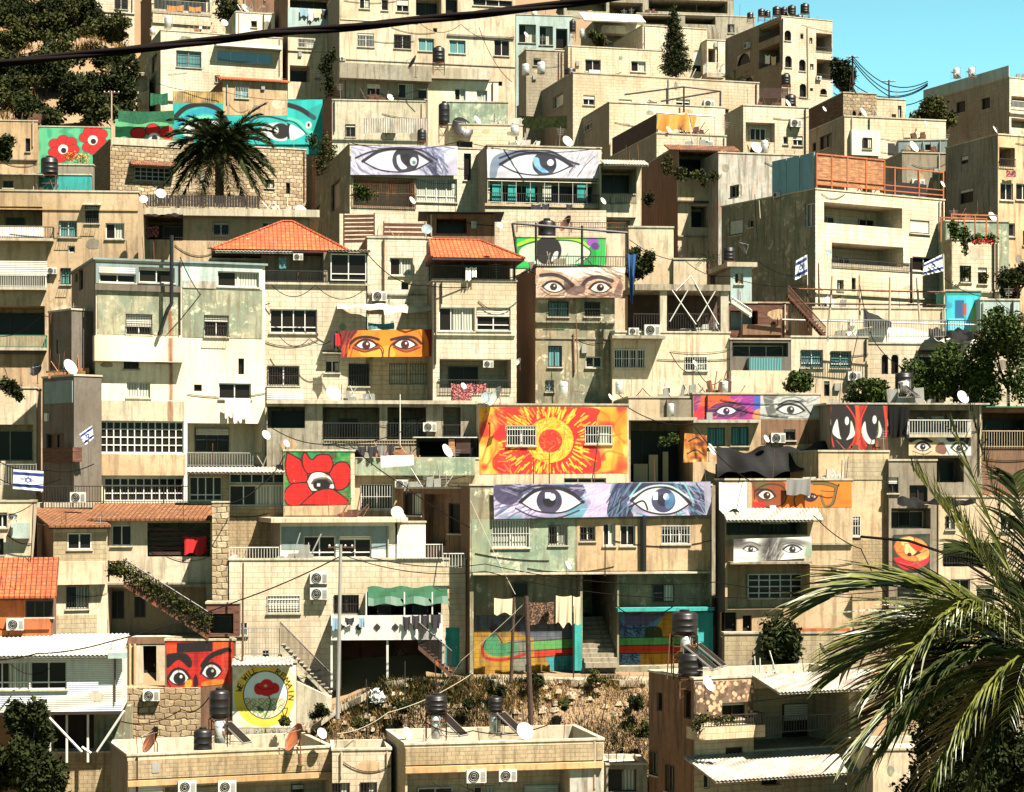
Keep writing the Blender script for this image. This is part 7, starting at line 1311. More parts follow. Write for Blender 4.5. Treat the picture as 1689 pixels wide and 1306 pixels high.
for y in (1051, 1064, 1077): c.line([(1022, y + 1), (1126, y - 1)], 1.2, '1a1410', 1, False)
art('painted_mural', c, b.g4, .012, 0, b.root, None, m='artw'); b.proud(948, 1010, 960, 1106, .12, M['teal'], 'painted_pillar'); b.proud(1150, 1010, 1176, 1098, .12, M['teal'], 'painted_pillar')
# dark graffiti wall under the green canopy balcony
c = Cv((564, 1055), (728, 1055), (728, 1155), (564, 1155), '5a2c20', 1.0); c.noise(18, 14, .6, '341812', .45); c.strokes(40, 640, 1070, 690, 1120, .3, 12, 1.4, ['8a6a5a', '2a1818', 'a08878'], .6, 1.5); c.ell(626, 1102, 5, 5, '8a6a5a'); c.line([(670, 1085), (684, 1095), (680, 1115)], 2, '9a8476'); c.line([(595, 1070), (594, 1140)], 3, '2a1410')
art('painted_mural', c, B['k2'].kg, .012, 0, B['k2'].root, None, m='artw')
# turquoise blocks right
c = Cv((1561, 487), (1617, 487), (1617, 560), (1561, 560), '36b4c4'); c.noise(8, 12, .6, '1a7c9c', .5)
for q, k_ in (((1575, 495, 1590, 530), '1a4a78'), ((1588, 500, 1598, 520), 'c03828'), ((1600, 505, 1615, 555), '9ac848'), ((1565, 525, 1590, 545), '78d8dc'), ((1594, 490, 1604, 540), '50c0d8')): c.rect(*q, k_, .85)
art('painted_mural', c, B['h6'].F, .012, 0, B['h6'].root, None, m='art')
# painted cloth on the terrace and small painted pieces
c = Cv((1129, 714), (1166, 718), (1166, 761), (1127, 763), 'b86a24'); c.noise(7, 6, .8, '6a2c14', .45); c.noise(5, 8, .6, 'e0a860', .55); c.line([(1135, 728), (1150, 722), (1160, 730)], 2, '2a140c'); c.line([(1134, 748), (1148, 742), (1160, 750)], 2, '2a140c')
art('painted_cloth', c, fface(1127, 103.6, 3), 0, .05, None, 'orange brown painted cloth hanging at the corner of the dark gallery', 'cloth')
# ======== air conditioners ========
A = ac; b = B
for q in (('upper air conditioner of the stacked pair on the pale stone house', 526, 953, b['k2'].F, 29), ('lower air conditioner of the stacked pair on the pale stone house', 526, 979, b['k2'].F, 29), ('air conditioner on the red wall under the orange roof at the left edge', 25, 1030, b['k0'].F, 28),
    ('air conditioner on the wall left of the low red eyes mural', 249, 1147, fface(220, 94.6, 3), 27), ('air conditioner under the hipped orange roof', 492, 423, b['f1'].F, 16), ('air conditioner beside the white shutter box at the far left', 85, 446, b['c1'].F, 16), ('air conditioner on the ledge above the white cloth canopy', 626, 488, b['f2'].F, 24),
    ('large air conditioner below the open pillared gallery', 1076, 544, b['g3'].F, 26), ('small air conditioner left of the big one below the pillared gallery', 1046, 546, b['g3'].F, 17), ('air conditioner at the corner of the cream house left of the arches', 1410, 620, b['h1'].F, 22), ('air conditioner under the barred window of the tan brick house', 1397, 958, b['s3'].F, 25),
    ('air conditioner on the low block wall left of the palm tips', 1302, 1092, b['s7'].F, 31), ('air conditioner by the pillar of the dark gallery', 709, 704, b['e1'].F, 22), ('air conditioner on the brick red wall beside the red eyes cloth', 1284, 722, b['ce'].F, 24), ('air conditioner right of the white barred window under the mouldy parapet', 662, 798, b['e2'].F, 21),
    ('leftmost air conditioner in the recess below the rusty dish parapet', 309, 1298, b['r1a'].F, 30), ('second air conditioner in the recess below the rusty dish parapet', 375, 1298, b['r1a'].F, 30), ('air conditioner with dark fan under the middle ribbed parapet', 786, 1280, b['r1b'].F, 33), ('air conditioner second from left under the middle ribbed parapet', 838, 1279, b['r1b'].F, 30),
    ('air conditioner in the shaded recess above the red laundry', 806, 600, b['f3'].F, 17), ('air conditioner on the shaded side of the stone apartment house', 1277, 321, b['g1'].L, 13), ('tiny air conditioner on the cream block beside the brown wall', 566, 96, b['a7'].F, 9), ('air conditioner hung on the stone tower side', 1231, 75, b['tw'].L, 14), ('air conditioner beneath the awning box at the left edge', 20, 852, fface(0, 95.6, 8), 16), ('air conditioner on the middle of the tower front', 1352, 128, b['tw'].F, 9)): A(*q)
o = ac('air conditioner standing on the flag terrace behind the railing', 128, 820, fface(100, 100.2, 3), 25)
# ======== dishes ========
for q in (('white dish on the roof edge left of the date palm fence', 265, 320, 117.5, 17, 20), ('small white dish left of its twin by the date palm fence', 237, 329, 117.6, 14, 10), ('white dish at the left foot of the hipped orange roof', 411, 400, 111, 14, 35), ('round greenish dish on the roof rail between the orange roofs', 704, 379, 110.5, 18, 5, 'bluegrey'), ('tall narrow white dish before the curtained banner window', 679, 331, 138, 13, 55), ('white dish at the right end of the second eye banner balcony', 994, 332, 135.5, 12, 50),
    ('white dish beside the stone corner right of the red laundry', 856, 597, 108, 13, -55), ('white dish low on the green banner house wall', 936, 933, 96, 14, 60), ('white dish in front of the red patterned laundry', 764, 637, 107, 11, 40), ('beige dish left of the big red poppy', 438, 718, 103, 16, 45, 'wf'), ('small white dish just above the big red poppy', 472, 732, 102.5, 12, 45), ('big white dish before the mosaic wall', 1166, 1128, 85.0, 26, 52), ('white dish on the mast left of the black sheeting', 1172, 742, 103, 20, 60),
    ('small white dish before the tan gallery house window', 1145, 599, 111, 10, 55), ('larger white dish on the flat slab roof corner', 655, 846, 98, 21, 10), ('second white dish partly behind the slab roof corner dish', 663, 852, 98.6, 14, 50), ('white dish on the middle flat roof beside the boiler stand', 671, 1210, 87.6, 20, 45), ('white dish on the right end of the left flat roof', 530, 1210, 88.6, 18, 40), ('rusty tilted dish on the left flat roof', 253, 1222, 88.6, 44, -60, 'rustm'), ('orange brown tilted dish on the left flat roof beside the poppy circle', 489, 1218, 88.6, 46, -60, 'orf'),
    ('huge black dish above the first eye banner', 761, 213, 146, 38, 30, 'black'), ('black tilted dish on the concrete parapet slab', 682, 104, 160, 24, -70, 'black'), ('large pale dish seen edge on above the sunburst', 820, 655, 103.5, 34, -65), ('pale grey dish beside the edge on dish above the sunburst', 803, 658, 103.8, 22, 20, 'bluegrey'), ('rusty dish above the green cartoon eye', 935, 370, 119, 28, -60, 'rustm'), ('grey dish at the corner of the lower apartment balcony', 1366, 418, 121, 13, 40, 'bluegrey'),
    ('white dish nearest the skyline tree on the right', 1527, 204, 146, 9, 50), ('white dish right of its neighbour below the skyline tree', 1545, 208, 146, 8, 55), ('white dish on the right edge plaster house roof', 1640, 214, 134, 12, 60), ('rightmost dish on the plaster house roof', 1668, 216, 134, 12, 60), ('white dish hung at the end of the orange roof frame', 1554, 304, 122, 11, 50), ('white dish before the dark rubble side wall', 1359, 180, 154, 9, 50), ('white dish on the orange tarpaulin terrace', 1102, 214, 148.5, 11, 50), ('white dish on the white cube house roof', 370, 38, 186, 12, 30),
    ('white dish by the tall dark windows at the top', 867, 57, 196, 9, 50), ('white dish left of the air conditioner below the red eyes cloth', 1263, 724, 104.5, 13, 50), ('dark dish in the shade at the left edge', 60, 611, 112, 22, -20, 'black'), ('black dish hanging on the apartment house side wall', 1222, 409, 120, 26, 70, 'black'), ('black dish lying on the rubble house roof', 1408, 150, 170, 16, 70, 'black'), ('white dish with boom among the orange roof clutter', 824, 372, 108, 11, 30), ('pale dish on the gallery roof above the sunburst corner', 1006, 655, 105, 11, 60), ('black dish on the block wall beside the palm tips', 1355, 1072, 93, 22, 70, 'black')): dish(*q)
# ======== tanks, boilers, collectors ========
for q in (('black tank on a white frame beside the painted poppies', 67, 257, 96, 290, 141.3, 26), ('black tank standing above the concrete parapet slab', 713, 76, 734, 102, 163, 8), ('black tank against the shaded wall above the black dish', 723, 167, 742, 206, 158, 6), ('upper large black tank on the palm house roof', 1107, 1005, 1151, 1047, 87.5, 72), ('lower large black tank on the palm house roof', 1118, 1072, 1160, 1116, 86.8, 6), ('black tank high on its frame on the left flat roof', 345, 1134, 379, 1184, 89, 46), ('lower black tank on the left flat roof', 319, 1199, 350, 1241, 88.6, 4),
    ('black tank on a white cabinet on the middle flat roof', 701, 1143, 738, 1174, 88.8, 46), ('narrow black tank over a boiler on the middle flat roof', 805, 1147, 829, 1174, 89, 4), ('black tank among the trees above the sheet roof', 1476, 612, 1506, 640, 106, 26), ('black tank above the green cartoon eye', 887, 360, 917, 405, 119.5, 4), ('black tank right of the spiky plant', 1192, 406, 1213, 430, 118, 4), ('leftmost black tank on the tower roof', 1250, 14, 1262, 27, 226), ('second black tank on the tower roof', 1261, 17, 1271, 28, 226), ('third black tank on the tower roof', 1274, 10, 1288, 26, 226),
    ('fourth black tank on the tower roof', 1287, 11, 1299, 26, 226.5), ('fifth black tank on the tower roof', 1299, 8, 1313, 26, 226), ('highest black tank raised on a stand on the tower', 1320, 5, 1335, 22, 226, 14), ('black tank lying low right on the tower roof', 1311, 24, 1325, 36, 225), ('black tank before the tower front', 1288, 121, 1304, 140, 216, 4), ('black tank beside the dark rubble wall', 1295, 155, 1313, 175, 168, 4), ('black tank behind the eye banner house roof', 688, 212, 703, 232, 144, 4), ('black tank by the boilers at the top', 939, 32, 950, 52, 192, 4), ('half hidden black tank right of the boilers', 930, 112, 950, 124, 172, 2), ('black tank on the top edge beside the pergola roof', 1232, 20, 1243, 30, 228)): tank(*q)
for q in (('white boiler on the large pale stone house roof', 271, 26, 283, 47, 188), ('left boiler above the grey stone side wall', 861, 105, 873, 124, 171), ('right boiler above the grey stone side wall', 886, 102, 899, 122, 171), ('boiler on the white flat roof strip', 1255, 231, 1267, 252, 141), ('small boiler left of its neighbour on the white roof strip', 1243, 240, 1252, 258, 141), ('boiler at the second banner roof edge', 842, 207, 856, 224, 143), ('white boiler above the sunburst wall corner', 922, 629, 937, 657, 108),
    ('silver boiler left on the skyline roof', 1572, 112, 1583, 129, 180), ('silver boiler right on the skyline roof', 1597, 111, 1608, 128, 180), ('white boiler in front of the black tank among trees', 1484, 628, 1500, 648, 105.4, 18), ('boiler under the upper black tank of the palm house', 1122, 1047, 1140, 1075, 87.2), ('boiler beneath the raised black tank on the left flat roof', 353, 1187, 372, 1225, 88.8), ('boiler in the white cabinet of the middle flat roof', 711, 1178, 727, 1218, 88.6), ('boiler under the narrow black tank on the middle flat roof', 807, 1175, 826, 1208, 89, 8),
    ('white boiler beside the painted violet eye', 1188, 628, 1203, 650, 107), ('white boiler on the cream parapet of the dark gallery', 1101, 665, 1112, 686, 104.6), ('boiler beside the barred house on the top roofs', 956, 48, 964, 62, 190), ('small white boiler on the white cube house', 247, 46, 256, 58, 190), ('white boiler at the sunburst right top', 1015, 628, 1027, 650, 108.5)): boiler(*q)
for q in (('solar collector on the palm house roof', 1180, 1105, 86.5, 55, 70), ('second solar collector behind on the palm house roof', 1195, 1100, 88, 50, 70), ('left solar collector on the middle flat roof', 765, 1214, 88.4, 46, 60), ('right solar collector on the middle flat roof', 862, 1212, 88.4, 46, 60), ('left dark collector on the skyline roof', 1582, 128, 179, 16, 30), ('right dark collector on the skyline roof', 1607, 127, 179, 16, 30), ('solar collector leaning on the left flat roof', 408, 1226, 88.6, 44, 65), ('solar collector below the black tank among trees', 1515, 655, 104.5, 34, 60)): panel(*q)
# ======== poles ========
pole('grey concrete utility pole with crossarms before the pale stone house', 562, 898, 557, 1185, 93.5, .09, 'steel', 1); pole('dark wooden pole beside the painted ground floor', 868, 983, 876, 1195, 93, .12, 'bark'); pole('second leaning wooden pole near the hanging rugs', 848, 985, 843, 1125, 94.5, .08, 'bark')
pole('thin pole with bindings right of the stone pier', 401, 928, 400, 1098, 94.5, .05, 'rustm'); pole('tall thin skyline pole carrying the blue wires', 1406, 92, 1407, 160, 188, .1, 'kf', 1); pole('short skyline pole under the sagging wires', 1466, 132, 1467, 180, 182, .08, 'kf', 1); pole('bent street pole beside the garden poppies', 184, 150, 184, 240, 149, .06, 'ef', 1)
for i, (x0, y0, x1, y1, r, mm) in enumerate(((1331, 455, 1333, 545, .05, 'rustm'), (1350, 434, 1351, 505, .05, 'rustm'), (1373, 455, 1368, 528, .07, 'ef'), (1418, 454, 1418, 532, .07, 'ef'), (1468, 457, 1467, 532, .07, 'ef'), (1503, 425, 1503, 500, .08, 'kf'), (1512, 458, 1517, 530, .07, 'ef'), (1556, 420, 1558, 540, .06, 'ef'))):
 pole(('first', 'second', 'third', 'fourth', 'fifth', 'sixth, darkest', 'seventh', 'eighth')[i] + ' upright post from the left on the timber terrace', x0, y0, x1, y1, 115.5 + .2 * (i % 2), r, mm, name='terrace_post')
for i, (y0, y1, xa, xb) in enumerate(((476, 482, 1300, 1560), (500, 503, 1250, 1560), (527, 536, 1290, 1620))):
 k = MB(); k.tube([P(xa, y0, 115.3), P(xb, y1, 115.6)], .05, 5); tag(k.build('terrace_rail', ('rustm', 'woodb', 'steel')[i]), ('upper', 'middle', 'lowest')[i] + ' long horizontal rail across the terrace posts', 'rail')
stairs('timber_stairs', 'dark timber ladder stairs above the teal glass balcony', 1300, 482, 1362, 550, 113.5, .9, 16, 'woodb', 'woodb', hgt=.35); stairs('timber_stairs', 'short white ladder stairs beside the pillared gallery', 1206, 492, 1240, 515, 113.5, .6, 8, 'wf', 'wf', hgt=.1)
for i, q in enumerate(((1105, 1045, 1100, 1120), (717, 1085, 722, 1180), (668, 1090, 668, 1165), (604, 1120, 607, 1180), (773, 1085, 775, 1140), (945, 1010, 946, 1118), (950, 520, 953, 600), (1252, 330, 1254, 360), (660, 650, 660, 735), (990, 705, 977, 790), (880, 700 + 60, 880, 800), (906, 745, 906, 798), (998, 885, 998, 950), (1143, 600, 1143, 650))):
 pole(('rusty rod beside the palm house tanks', 'thin rod on the slope below the dark stairs', 'thin rod by the white plastic bag', 'thin rod on the slope by the concrete pole', 'thin rod left of the painted ground floor', 'thin rod before the painted turquoise pillar', 'thin rod on the stained grey house', 'thin rod on the apartment side', 'white rod in front of the dark galleries', 'bent rod before the sunburst', 'first rod under the sunburst', 'second rod under the sunburst', 'thin mast before the tan panel of the banner house', 'mast of the small dish on the gallery house')[i], *q, (86, 93, 93.5, 93, 95, 95.5, 111, 120, 105, 103.3, 103.2, 103.1, 96, 111)[i], .03, ('rustm', 'kf', 'kf', 'kf', 'kf', 'kf', 'rustm', 'ef', 'wf', 'kf', 'kf', 'kf', 'kf', 'kf')[i], name='thin_rod', cat='rod', n=5)
# ======== cables ========
def helix(label, pts, r, off, d):
 P0 = [P(x, y, d) for x, y in cr(pts)]; o = empty('power_line', P0[0], label, 'cable')
 for k3 in range(3):
  mb = MB(); q = []; L = 0
  for i, p in enumerate(P0):
   if i: L += (p - P0[i - 1]).length
   a = L * 4.2 + k3 * 2.094; q.append(p + Vector((0, math.cos(a), math.sin(a))) * off)
  mb.tube(q, r, 8); mb.build('strand', 'cable', o, smooth=True)
helix('thick twisted black power line crossing the upper left of the view', [(-60, 110), (60, 98), (220, 81), (330, 69), (440, 55), (560, 46), (700, 32), (860, 15), (1000, -3), (1100, -20)], .0105, .0085, 9.0)
cable('dark cable from the stone pier down over the white clad house', [(560, 918, 93.5), (395, 990, 92), (175, 1060, 90), (60, 1078, 89), (-30, 1088, 87)], .1, .03)
for q in (('pale cable from the rug poles to the street below', [(870, 990, 93), (760, 1090, 93.5), (725, 1140, 94)], .05), ('second pale cable fanning from the rug poles', [(868, 1010, 93), (790, 1095, 94)], .05), ('long pale cable over the two flat roofs', [(780, 1110, 94), (640, 1175, 91.5), (555, 1210, 90.5)], .2), ('slanting pale cable on the green banner house corner', [(776, 825, 96), (812, 905, 95.5), (850, 980, 95)], .02)): cable(q[0], q[1], q[2], .014, 'lcable')
for lb, pts, sg in (('upper dark wire across the stone house to the banner house', [(565, 905, 93.5), (800, 930, 95), (1180, 960, 96), (1690, 985, 94)], .4), ('second dark wire across the banner house', [(565, 915, 93.5), (800, 942, 95), (1180, 985, 96), (1690, 940, 94)], .4), ('dark wire sagging through the gallery roofs', [(1038, 395, 119), (1130, 430, 116), (1200, 455, 114), (1330, 468, 114)], .3), ('dark wire from the flag post to the wing corner', [(1556, 458, 115), (1640, 490, 116), (1700, 520, 116)], .3), ('dark wire over the apartment side wall', [(1250, 430, 118), (1310, 455, 116)], .2),
     ('looping cable bundle above the sunburst', [(1020, 650, 108), (1060, 640, 108), (1110, 655, 108), (1160, 640, 108)], .4), ('second looping cable above the violet eye', [(1105, 580, 110.8), (1150, 610, 110.8), (1190, 625, 110.8)], .5), ('wire under the hipped roof balcony', [(448, 470, 109.6), (520, 470, 109.6), (600, 478, 109.6)], .6), ('long wire hanging on the stone corner house', [(460, 553, 109.6), (510, 558, 109.6), (560, 545, 109.6)], .5), ('wire down the apartment side wall', [(1245, 320, 121), (1250, 400, 121), (1240, 440, 119)], .3), ('wire from date palm to roof room', [(225, 123, 165), (365, 150, 165), (550, 158, 162), (700, 145, 160)], .5),
     ('black heavy branch like cable before the tan brick house', [(1420, 885, 90), (1500, 892, 88), (1580, 920, 86), (1640, 960, 84)], .0), ('wire across the left edge houses', [(0, 790, 95), (40, 800, 95), (100, 790, 95)], .1), ('wire bundle at the terrace corner', [(-20, 845, 94.5), (55, 800 + 30, 95), (50, 930, 95)], .3), ('wire on the tan house wall', [(0, 555, 116), (70, 520, 116), (150, 500, 107)], .3)): cable(lb, pts, sg, .02 if 'heavy' not in lb else .06)
for lb, pts, sg in (('black cable from the first orange roof over to the green cartoon eye', [(604, 416, 108), (700, 470, 108), (884, 440, 110)], .5), ('black cable from the sunburst corner to the spectacles mural', [(1036, 672, 103), (1143, 700, 103), (1240, 795, 97)], .3), ('grey cable from the grey house roof to the hipped roof', [(297, 424, 103), (345, 500, 107), (445, 500, 109)], .3), ('black cable between the gallery pillars and the white sheet', [(440, 700, 104), (560, 730, 103), (700, 690, 104)], .4),
 ('black cable from the stone pier to the big poppy', [(372, 830, 96), (430, 800, 99), (470, 750, 100.5)], .2), ('black cable slanting over the mouldy parapet', [(578, 735, 102), (665, 800, 101), (775, 870, 96)], .1), ('black cable along the eye banner roofs', [(580, 236, 137), (760, 232, 137), (990, 244, 135)], .5), ('black cable over the cream plaster block', [(690, 36, 180), (760, 40, 180), (848, 60, 180)], .8), ('black cable hanging down the cream plaster block', [(790, 45, 180), (815, 100, 178), (845, 135, 176)], .2), ('black cable from the terrace posts to the arched house', [(1418, 470, 114), (1440, 560, 112), (1500, 610, 111)], .3),
 ('black cable over the flag terrace', [(0, 762, 99), (80, 775, 99), (155, 765, 100)], .2), ('black cable before the tan brick house', [(1342, 850, 96), (1420, 905, 96), (1470, 990, 97)], .2), ('black cable from the palm house to the stair opening', [(1110, 1000, 88), (1060, 1010, 94), (1018, 1000, 95.5)], .2), ('black cable over the left flat roof', [(345, 1150, 88.5), (300, 1170, 90), (200, 1190, 88)], .3), ('black cable over the middle flat roof', [(700, 1190, 88), (780, 1205, 88), (905, 1195, 88)], .25), ('black cable from the tower to the rubble house', [(1372, 110, 215), (1400, 170, 180), (1446, 185, 172)], .5)): cable(lb, pts, sg, .024)
k = 0
for y0, y1, y2 in ((92, 140, 134), (96, 150, 137), (100, 158, 139), (137, 160, 141), (150, 172, 160)):
 k += 1; cable(('topmost', 'second', 'third', 'fourth', 'lowest')[k - 1] + ' blue grey wire sagging across the right sky', [(1375, y0 + 3, 190), (1406, y0, 188), (1466, y1, 184), (1530, y2, 178)], .35, .045)
# ======== flags ========
def flag(label, tl, tr, br, bl, d, th=10, wr=.05):
 c = Cv(tl, tr, br, bl, 'e8e6e2', 2.2); U = lambda u, v: tuple(((1 - u) * (1 - v) * np.array(tl) + u * (1 - v) * np.array(tr) + u * v * np.array(br) + (1 - u) * v * np.array(bl)))
 for v0, v1 in ((.12, .28), (.72, .88)): c.poly([U(0, v0), U(1, v0), U(1, v1), U(0, v1)], '1c2e7a', False)
 hh = abs(bl[1] - tl[1]); ww = abs(tr[0] - tl[0]); lw = max(.9, hh * .035)
 for s_ in (1, -1):
  t3 = [U(.5 + .2 * math.sin(a) * min(1, hh / ww * 1.0), .5 - s_ * .17 * math.cos(a)) for a in (0, 2.094, 4.189)]; c.line(t3 + [t3[0]], lw, '1c2e7a', 1, False)
 return art('flag', c, fface(tl[0], d, th), 0, wr, None, label, 'flag')
flag('large white and blue flag tied on the left terrace railing', (22, 774), (72, 777), (71, 810), (21, 806), 98.6, 4, .04); flag('white and blue flag waving right before the stone wing', (1524, 434), (1554, 419), (1556, 447), (1522, 455), 114.8, 5, .08); flag('narrow folded white and blue flag above the timber stairs', (1313, 430), (1330, 420), (1332, 452), (1311, 462), 114.8, 5, .12)
flag('small white and blue flag at the corner of the grey house', (131, 716), (152, 701), (155, 722), (140, 735), 102, 5, .06)
pole('thin staff of the flag before the stone wing', 1556, 418, 1557, 470, 114.9, .025, 'wf', name='flag_staff', cat='staff', n=5); pole('thin staff of the folded flag above the stairs', 1331, 420, 1332, 470, 114.9, .025, 'wf', name='flag_staff', cat='staff', n=5)
# ======== laundry and cloths ========
C_ = cloth; F1, S1, K2, D1 = B['f1'].F, B['s1'].F, B['k2'].F, B['d1'].F
G = 'washing hung out on the balconies'
for i, (lb, x0, y0, x1, y1, fc, o, m_) in enumerate((('first white sheet from left under the grey house window', 371, 656, 384, 690, D1, .35, 'wcl'), ('second, longest white sheet under the grey house window', 385, 657, 399, 698, D1, .36, 'wcl'), ('third white sheet under the grey house window', 400, 657, 413, 694, D1, .35, 'wcl'),
 ('white shirt on the railing below the second orange roof', 768, 440, 777, 464, B['f3'].F, .25, 'wcl'), ('long white cloth beside the shirt below the second orange roof', 778, 440, 786, 458, B['f3'].F, .25, 'wcl'), ('red and white patterned blanket above the galleries', 744, 632, 778, 668, B['f3'].F, .7, 'pcl'), ('pink patterned cloth right of the red blanket', 779, 632, 802, 650, B['f3'].F, .7, 'pcl'),
 ('pale blue trousers at the left of the tiled balcony line', 548, 1018, 562, 1040, K2, 1.75, 'bcl'), ('black shirt left of the first balcony tile diamond', 569, 1018, 584, 1032, K2, 1.75, 'dcl'), ('blue jeans left of the canopy post', 592, 1018, 601, 1036, K2, 1.75, 'bcl'), ('first black garment right of the canopy post', 664, 1016, 677, 1042, K2, 1.75, 'dcl'), ('second black garment under the green canopy', 679, 1014, 692, 1040, K2, 1.75, 'dcl'), ('third black garment under the green canopy', 694, 1013, 708, 1043, K2, 1.75, 'dcl'), ('fourth black garment at the right end of the canopy line', 710, 1012, 727, 1040, K2, 1.75, 'dcl'),
 ('off white rug left of the wooden poles', 815, 986, 850, 1014, S1, .6, 'ccl'), ('brown patterned carpet behind the wooden poles', 866, 992, 914, 1031, S1, .6, 'brcl'), ('cream towel left of the stair opening', 917, 982, 943, 1034, S1, .6, 'ccl'), ('narrow cream towel at the stair opening', 945, 983, 958, 1033, S1, .6, 'ccl'), ('deep red towel on the dark slatted shutters', 304, 884, 341, 916, B['k1b'].F, .12, 'rcl'), ('dark brown garment over the second banner balcony rail', 876, 336, 892, 356, B['ew2'].F, .5, 'dcl'), ('second dark garment on the second banner balcony rail', 894, 335, 906, 352, B['ew2'].F, .5, 'dcl'), ('narrow dark garment at the right of the second banner balcony', 934, 336, 944, 350, B['ew2'].F, .5, 'dcl'),
 ('large white cloth left of the spectacles mural', 1186, 795, 1232, 846, B['s2'].F, .35, 'wcl'), ('grey bundled clothes hung over the spectacles mural', 1297, 789, 1337, 818, B['s2'].F, .25, 'gcl'), ('red dotted blanket under the dark awning of the tan house', 229, 372, 262, 392, B['c2'].F, .3, 'pcl'), ('mint shirt on the top balcony of the cream house', 495, 13, 508, 27, B['a6'].F, .5, 'bcl'), ('white shirt on the top balcony of the cream house', 509, 14, 517, 35, B['a6'].F, .5, 'wcl'), ('pink shirt on the top balcony of the cream house', 518, 14, 529, 30, B['a6'].F, .5, 'ccl'), ('dark shirt on the top balcony of the cream house', 531, 15, 540, 32, B['a6'].F, .5, 'dcl'),
 ('pink cloth on the right edge balcony', 1660, 280, 1676, 293, B['h7'].F, .3, 'pcl'), ('blue towel in the dark balcony beside the hipped roof', 460, 424, 472, 444, F1, .1, 'curtb'), ('first dark garment over the mouldy parapet terrace', 590, 735, 604, 752, B['e2'].F, .4, 'dcl'), ('second dark garment over the mouldy parapet terrace', 606, 735, 622, 756, B['e2'].F, .4, 'dcl'), ('grey garment over the mouldy parapet terrace', 624, 734, 636, 752, B['e2'].F, .4, 'gcl'), ('dark trousers over the mouldy parapet terrace', 638, 733, 650, 754, B['e2'].F, .4, 'dcl'),
 ('white cloth on the tower corner balcony', 1262, 90, 1270, 106, B['tw'].L, .3, 'wcl'), ('pale cloth right of the white one on the tower corner balcony', 1272, 92, 1280, 108, B['tw'].L, .3, 'ccl'), ('first orange cushion on the top left balcony', 275, 8, 303, 19, B['a2'].F, .1, 'otarp'), ('second orange cushion on the top left balcony', 312, 10, 332, 20, B['a2'].F, .1, 'otarp'), ('teal cloth hung before the orange face board', 607, 532, 650, 544, B['f2b'].F, 1.35, 'curtb'), ('dark garments left of the orange face board', 545, 545, 560, 580, B['f2b'].F, 1.2, 'dcl'), ('dark red garment left of the orange face board', 553, 548, 562, 572, B['f2b'].F, 1.25, 'rcl'))):
 C_(lb, x0, y0, x1, y1, fc, o, m_, group=G, seed=i, shirt=m_ == 'dcl', hang=.03)
C_('long blue cloth hanging beside the sepia eyes', 1034, 418, 1050, 500, fface(1034, 111, 6), 0, 'btarp', 'hanging_cloth', 'cloth', seed=3, tape=.7, hang=.12)
C_('dark green black sheet right of the red cartoon eyes', 1463, 670, 1500, 724, B['re'].F, .38, 'ktarp', 'hanging_cloth', 'cloth', seed=5, tape=.2, hang=.06); C_('orange tarpaulin stretched on the terrace frame', 1085, 187, 1135, 217, B['ot'].F, .02, 'otarp', 'tarpaulin', 'tarpaulin', seed=6, hang=.10, tape=-.1); C_('dark green netting above the painted poppy wall', 195, 182, 287, 204, fface(195, 163.5, 5), 0, 'gnet', 'netting', 'netting', seed=8); C_('upper dark green netting square', 248, 153, 277, 174, fface(248, 166, 5), 0, 'gnet', 'netting', 'netting', seed=9)
C_('green netting along the grey stone side wall', 854, 190, 935, 213, fface(854, 158, -8), 0, 'leaf', 'netting', 'netting', seed=10, hang=.02); C_('orange corner flap of the terrace tarpaulin', 1136, 190, 1150, 214, B['ot'].F, .03, 'otarp', 'tarpaulin', 'tarpaulin', seed=11, tape=.8)
def drape(label, name, x0, x1, fy, d0, d1, m, amp=.15, cat='sheeting', seed=0):
 """loose horizontal sheet; fy(t) gives the picture row of its back and front edge"""
 rr = np.random.RandomState(seed); ph = rr.rand(8) * 6; nx, ny = int((x1 - x0) * .5), 10; k = MB(); g = []
 for j in range(ny + 1):
  v = j / ny; row = []
  for i in range(nx + 1):
   t = i / nx; d = d0 + (d1 - d0) * v; ya, yb = fy(t); p = P(x0 + (x1 - x0) * t, ya + (yb - ya) * v, d); p.z += amp * (math.sin(t * 13 + ph[0] + v * 3) * .5 + math.sin(t * 29 + ph[1] - v * 5) * .3 + math.sin(v * 7 + ph[2]) * .4); row.append(p)
  g.append(row)
 for j in range(ny):
  for i in range(nx): k.quad(g[j + 1][i], g[j + 1][i + 1], g[j][i + 1], g[j][i])
 return tag(k.build(name, m, smooth=True), label, cat)
drape('black crumpled sheeting roof below the painted eyes', 'sheeting', 1182, 1398, lambda t: (735 + 6 * math.sin(t * 5), 786 - 8 * t), 105.6, 102.9, 'ktarp', .3, seed=1); drape('white cloth canopy over the recessed balcony', 'canopy', 556, 711, lambda t: (502, 508 + 9 * math.sin(t * 3.1) * (t > .5)), 110.5, 109.3, 'ccl', .12, 'canopy', seed=2)
drape('grey brown sheet roof of the left terrace house awning', 'sheeting', 228, 302, lambda t: (352, 356), 124, 122.2, 'ktarp', .1, seed=3); drape('black tent cover over the white arched tents', 'sheeting', 1532, 1612, lambda t: (543, 556 + 8 * t), 114.6, 112, 'ktarp', .2, seed=4); drape('black triangular shade sail on the white terrace', 'shade_sail', 1424, 1470, lambda t: (510 + 22 * t, 540), 114.6, 114, 'ktarp', .05, 'sail', seed=5); drape('dark canopy sheet between palm and house at the lower right', 'sheeting', 1480, 1610, lambda t: (822, 832), 99, 97, 'ktarp', .2, seed=6)
k = MB(); rr = random.Random(3)
tag(tree('plastic_bag', 'white plastic rubbish bag under the green canopy balcony', 624, 1137, 1157, 22, 94.8, 'wcl', 260, 9, False, 4, .10, 'bag', gy=1158), None)
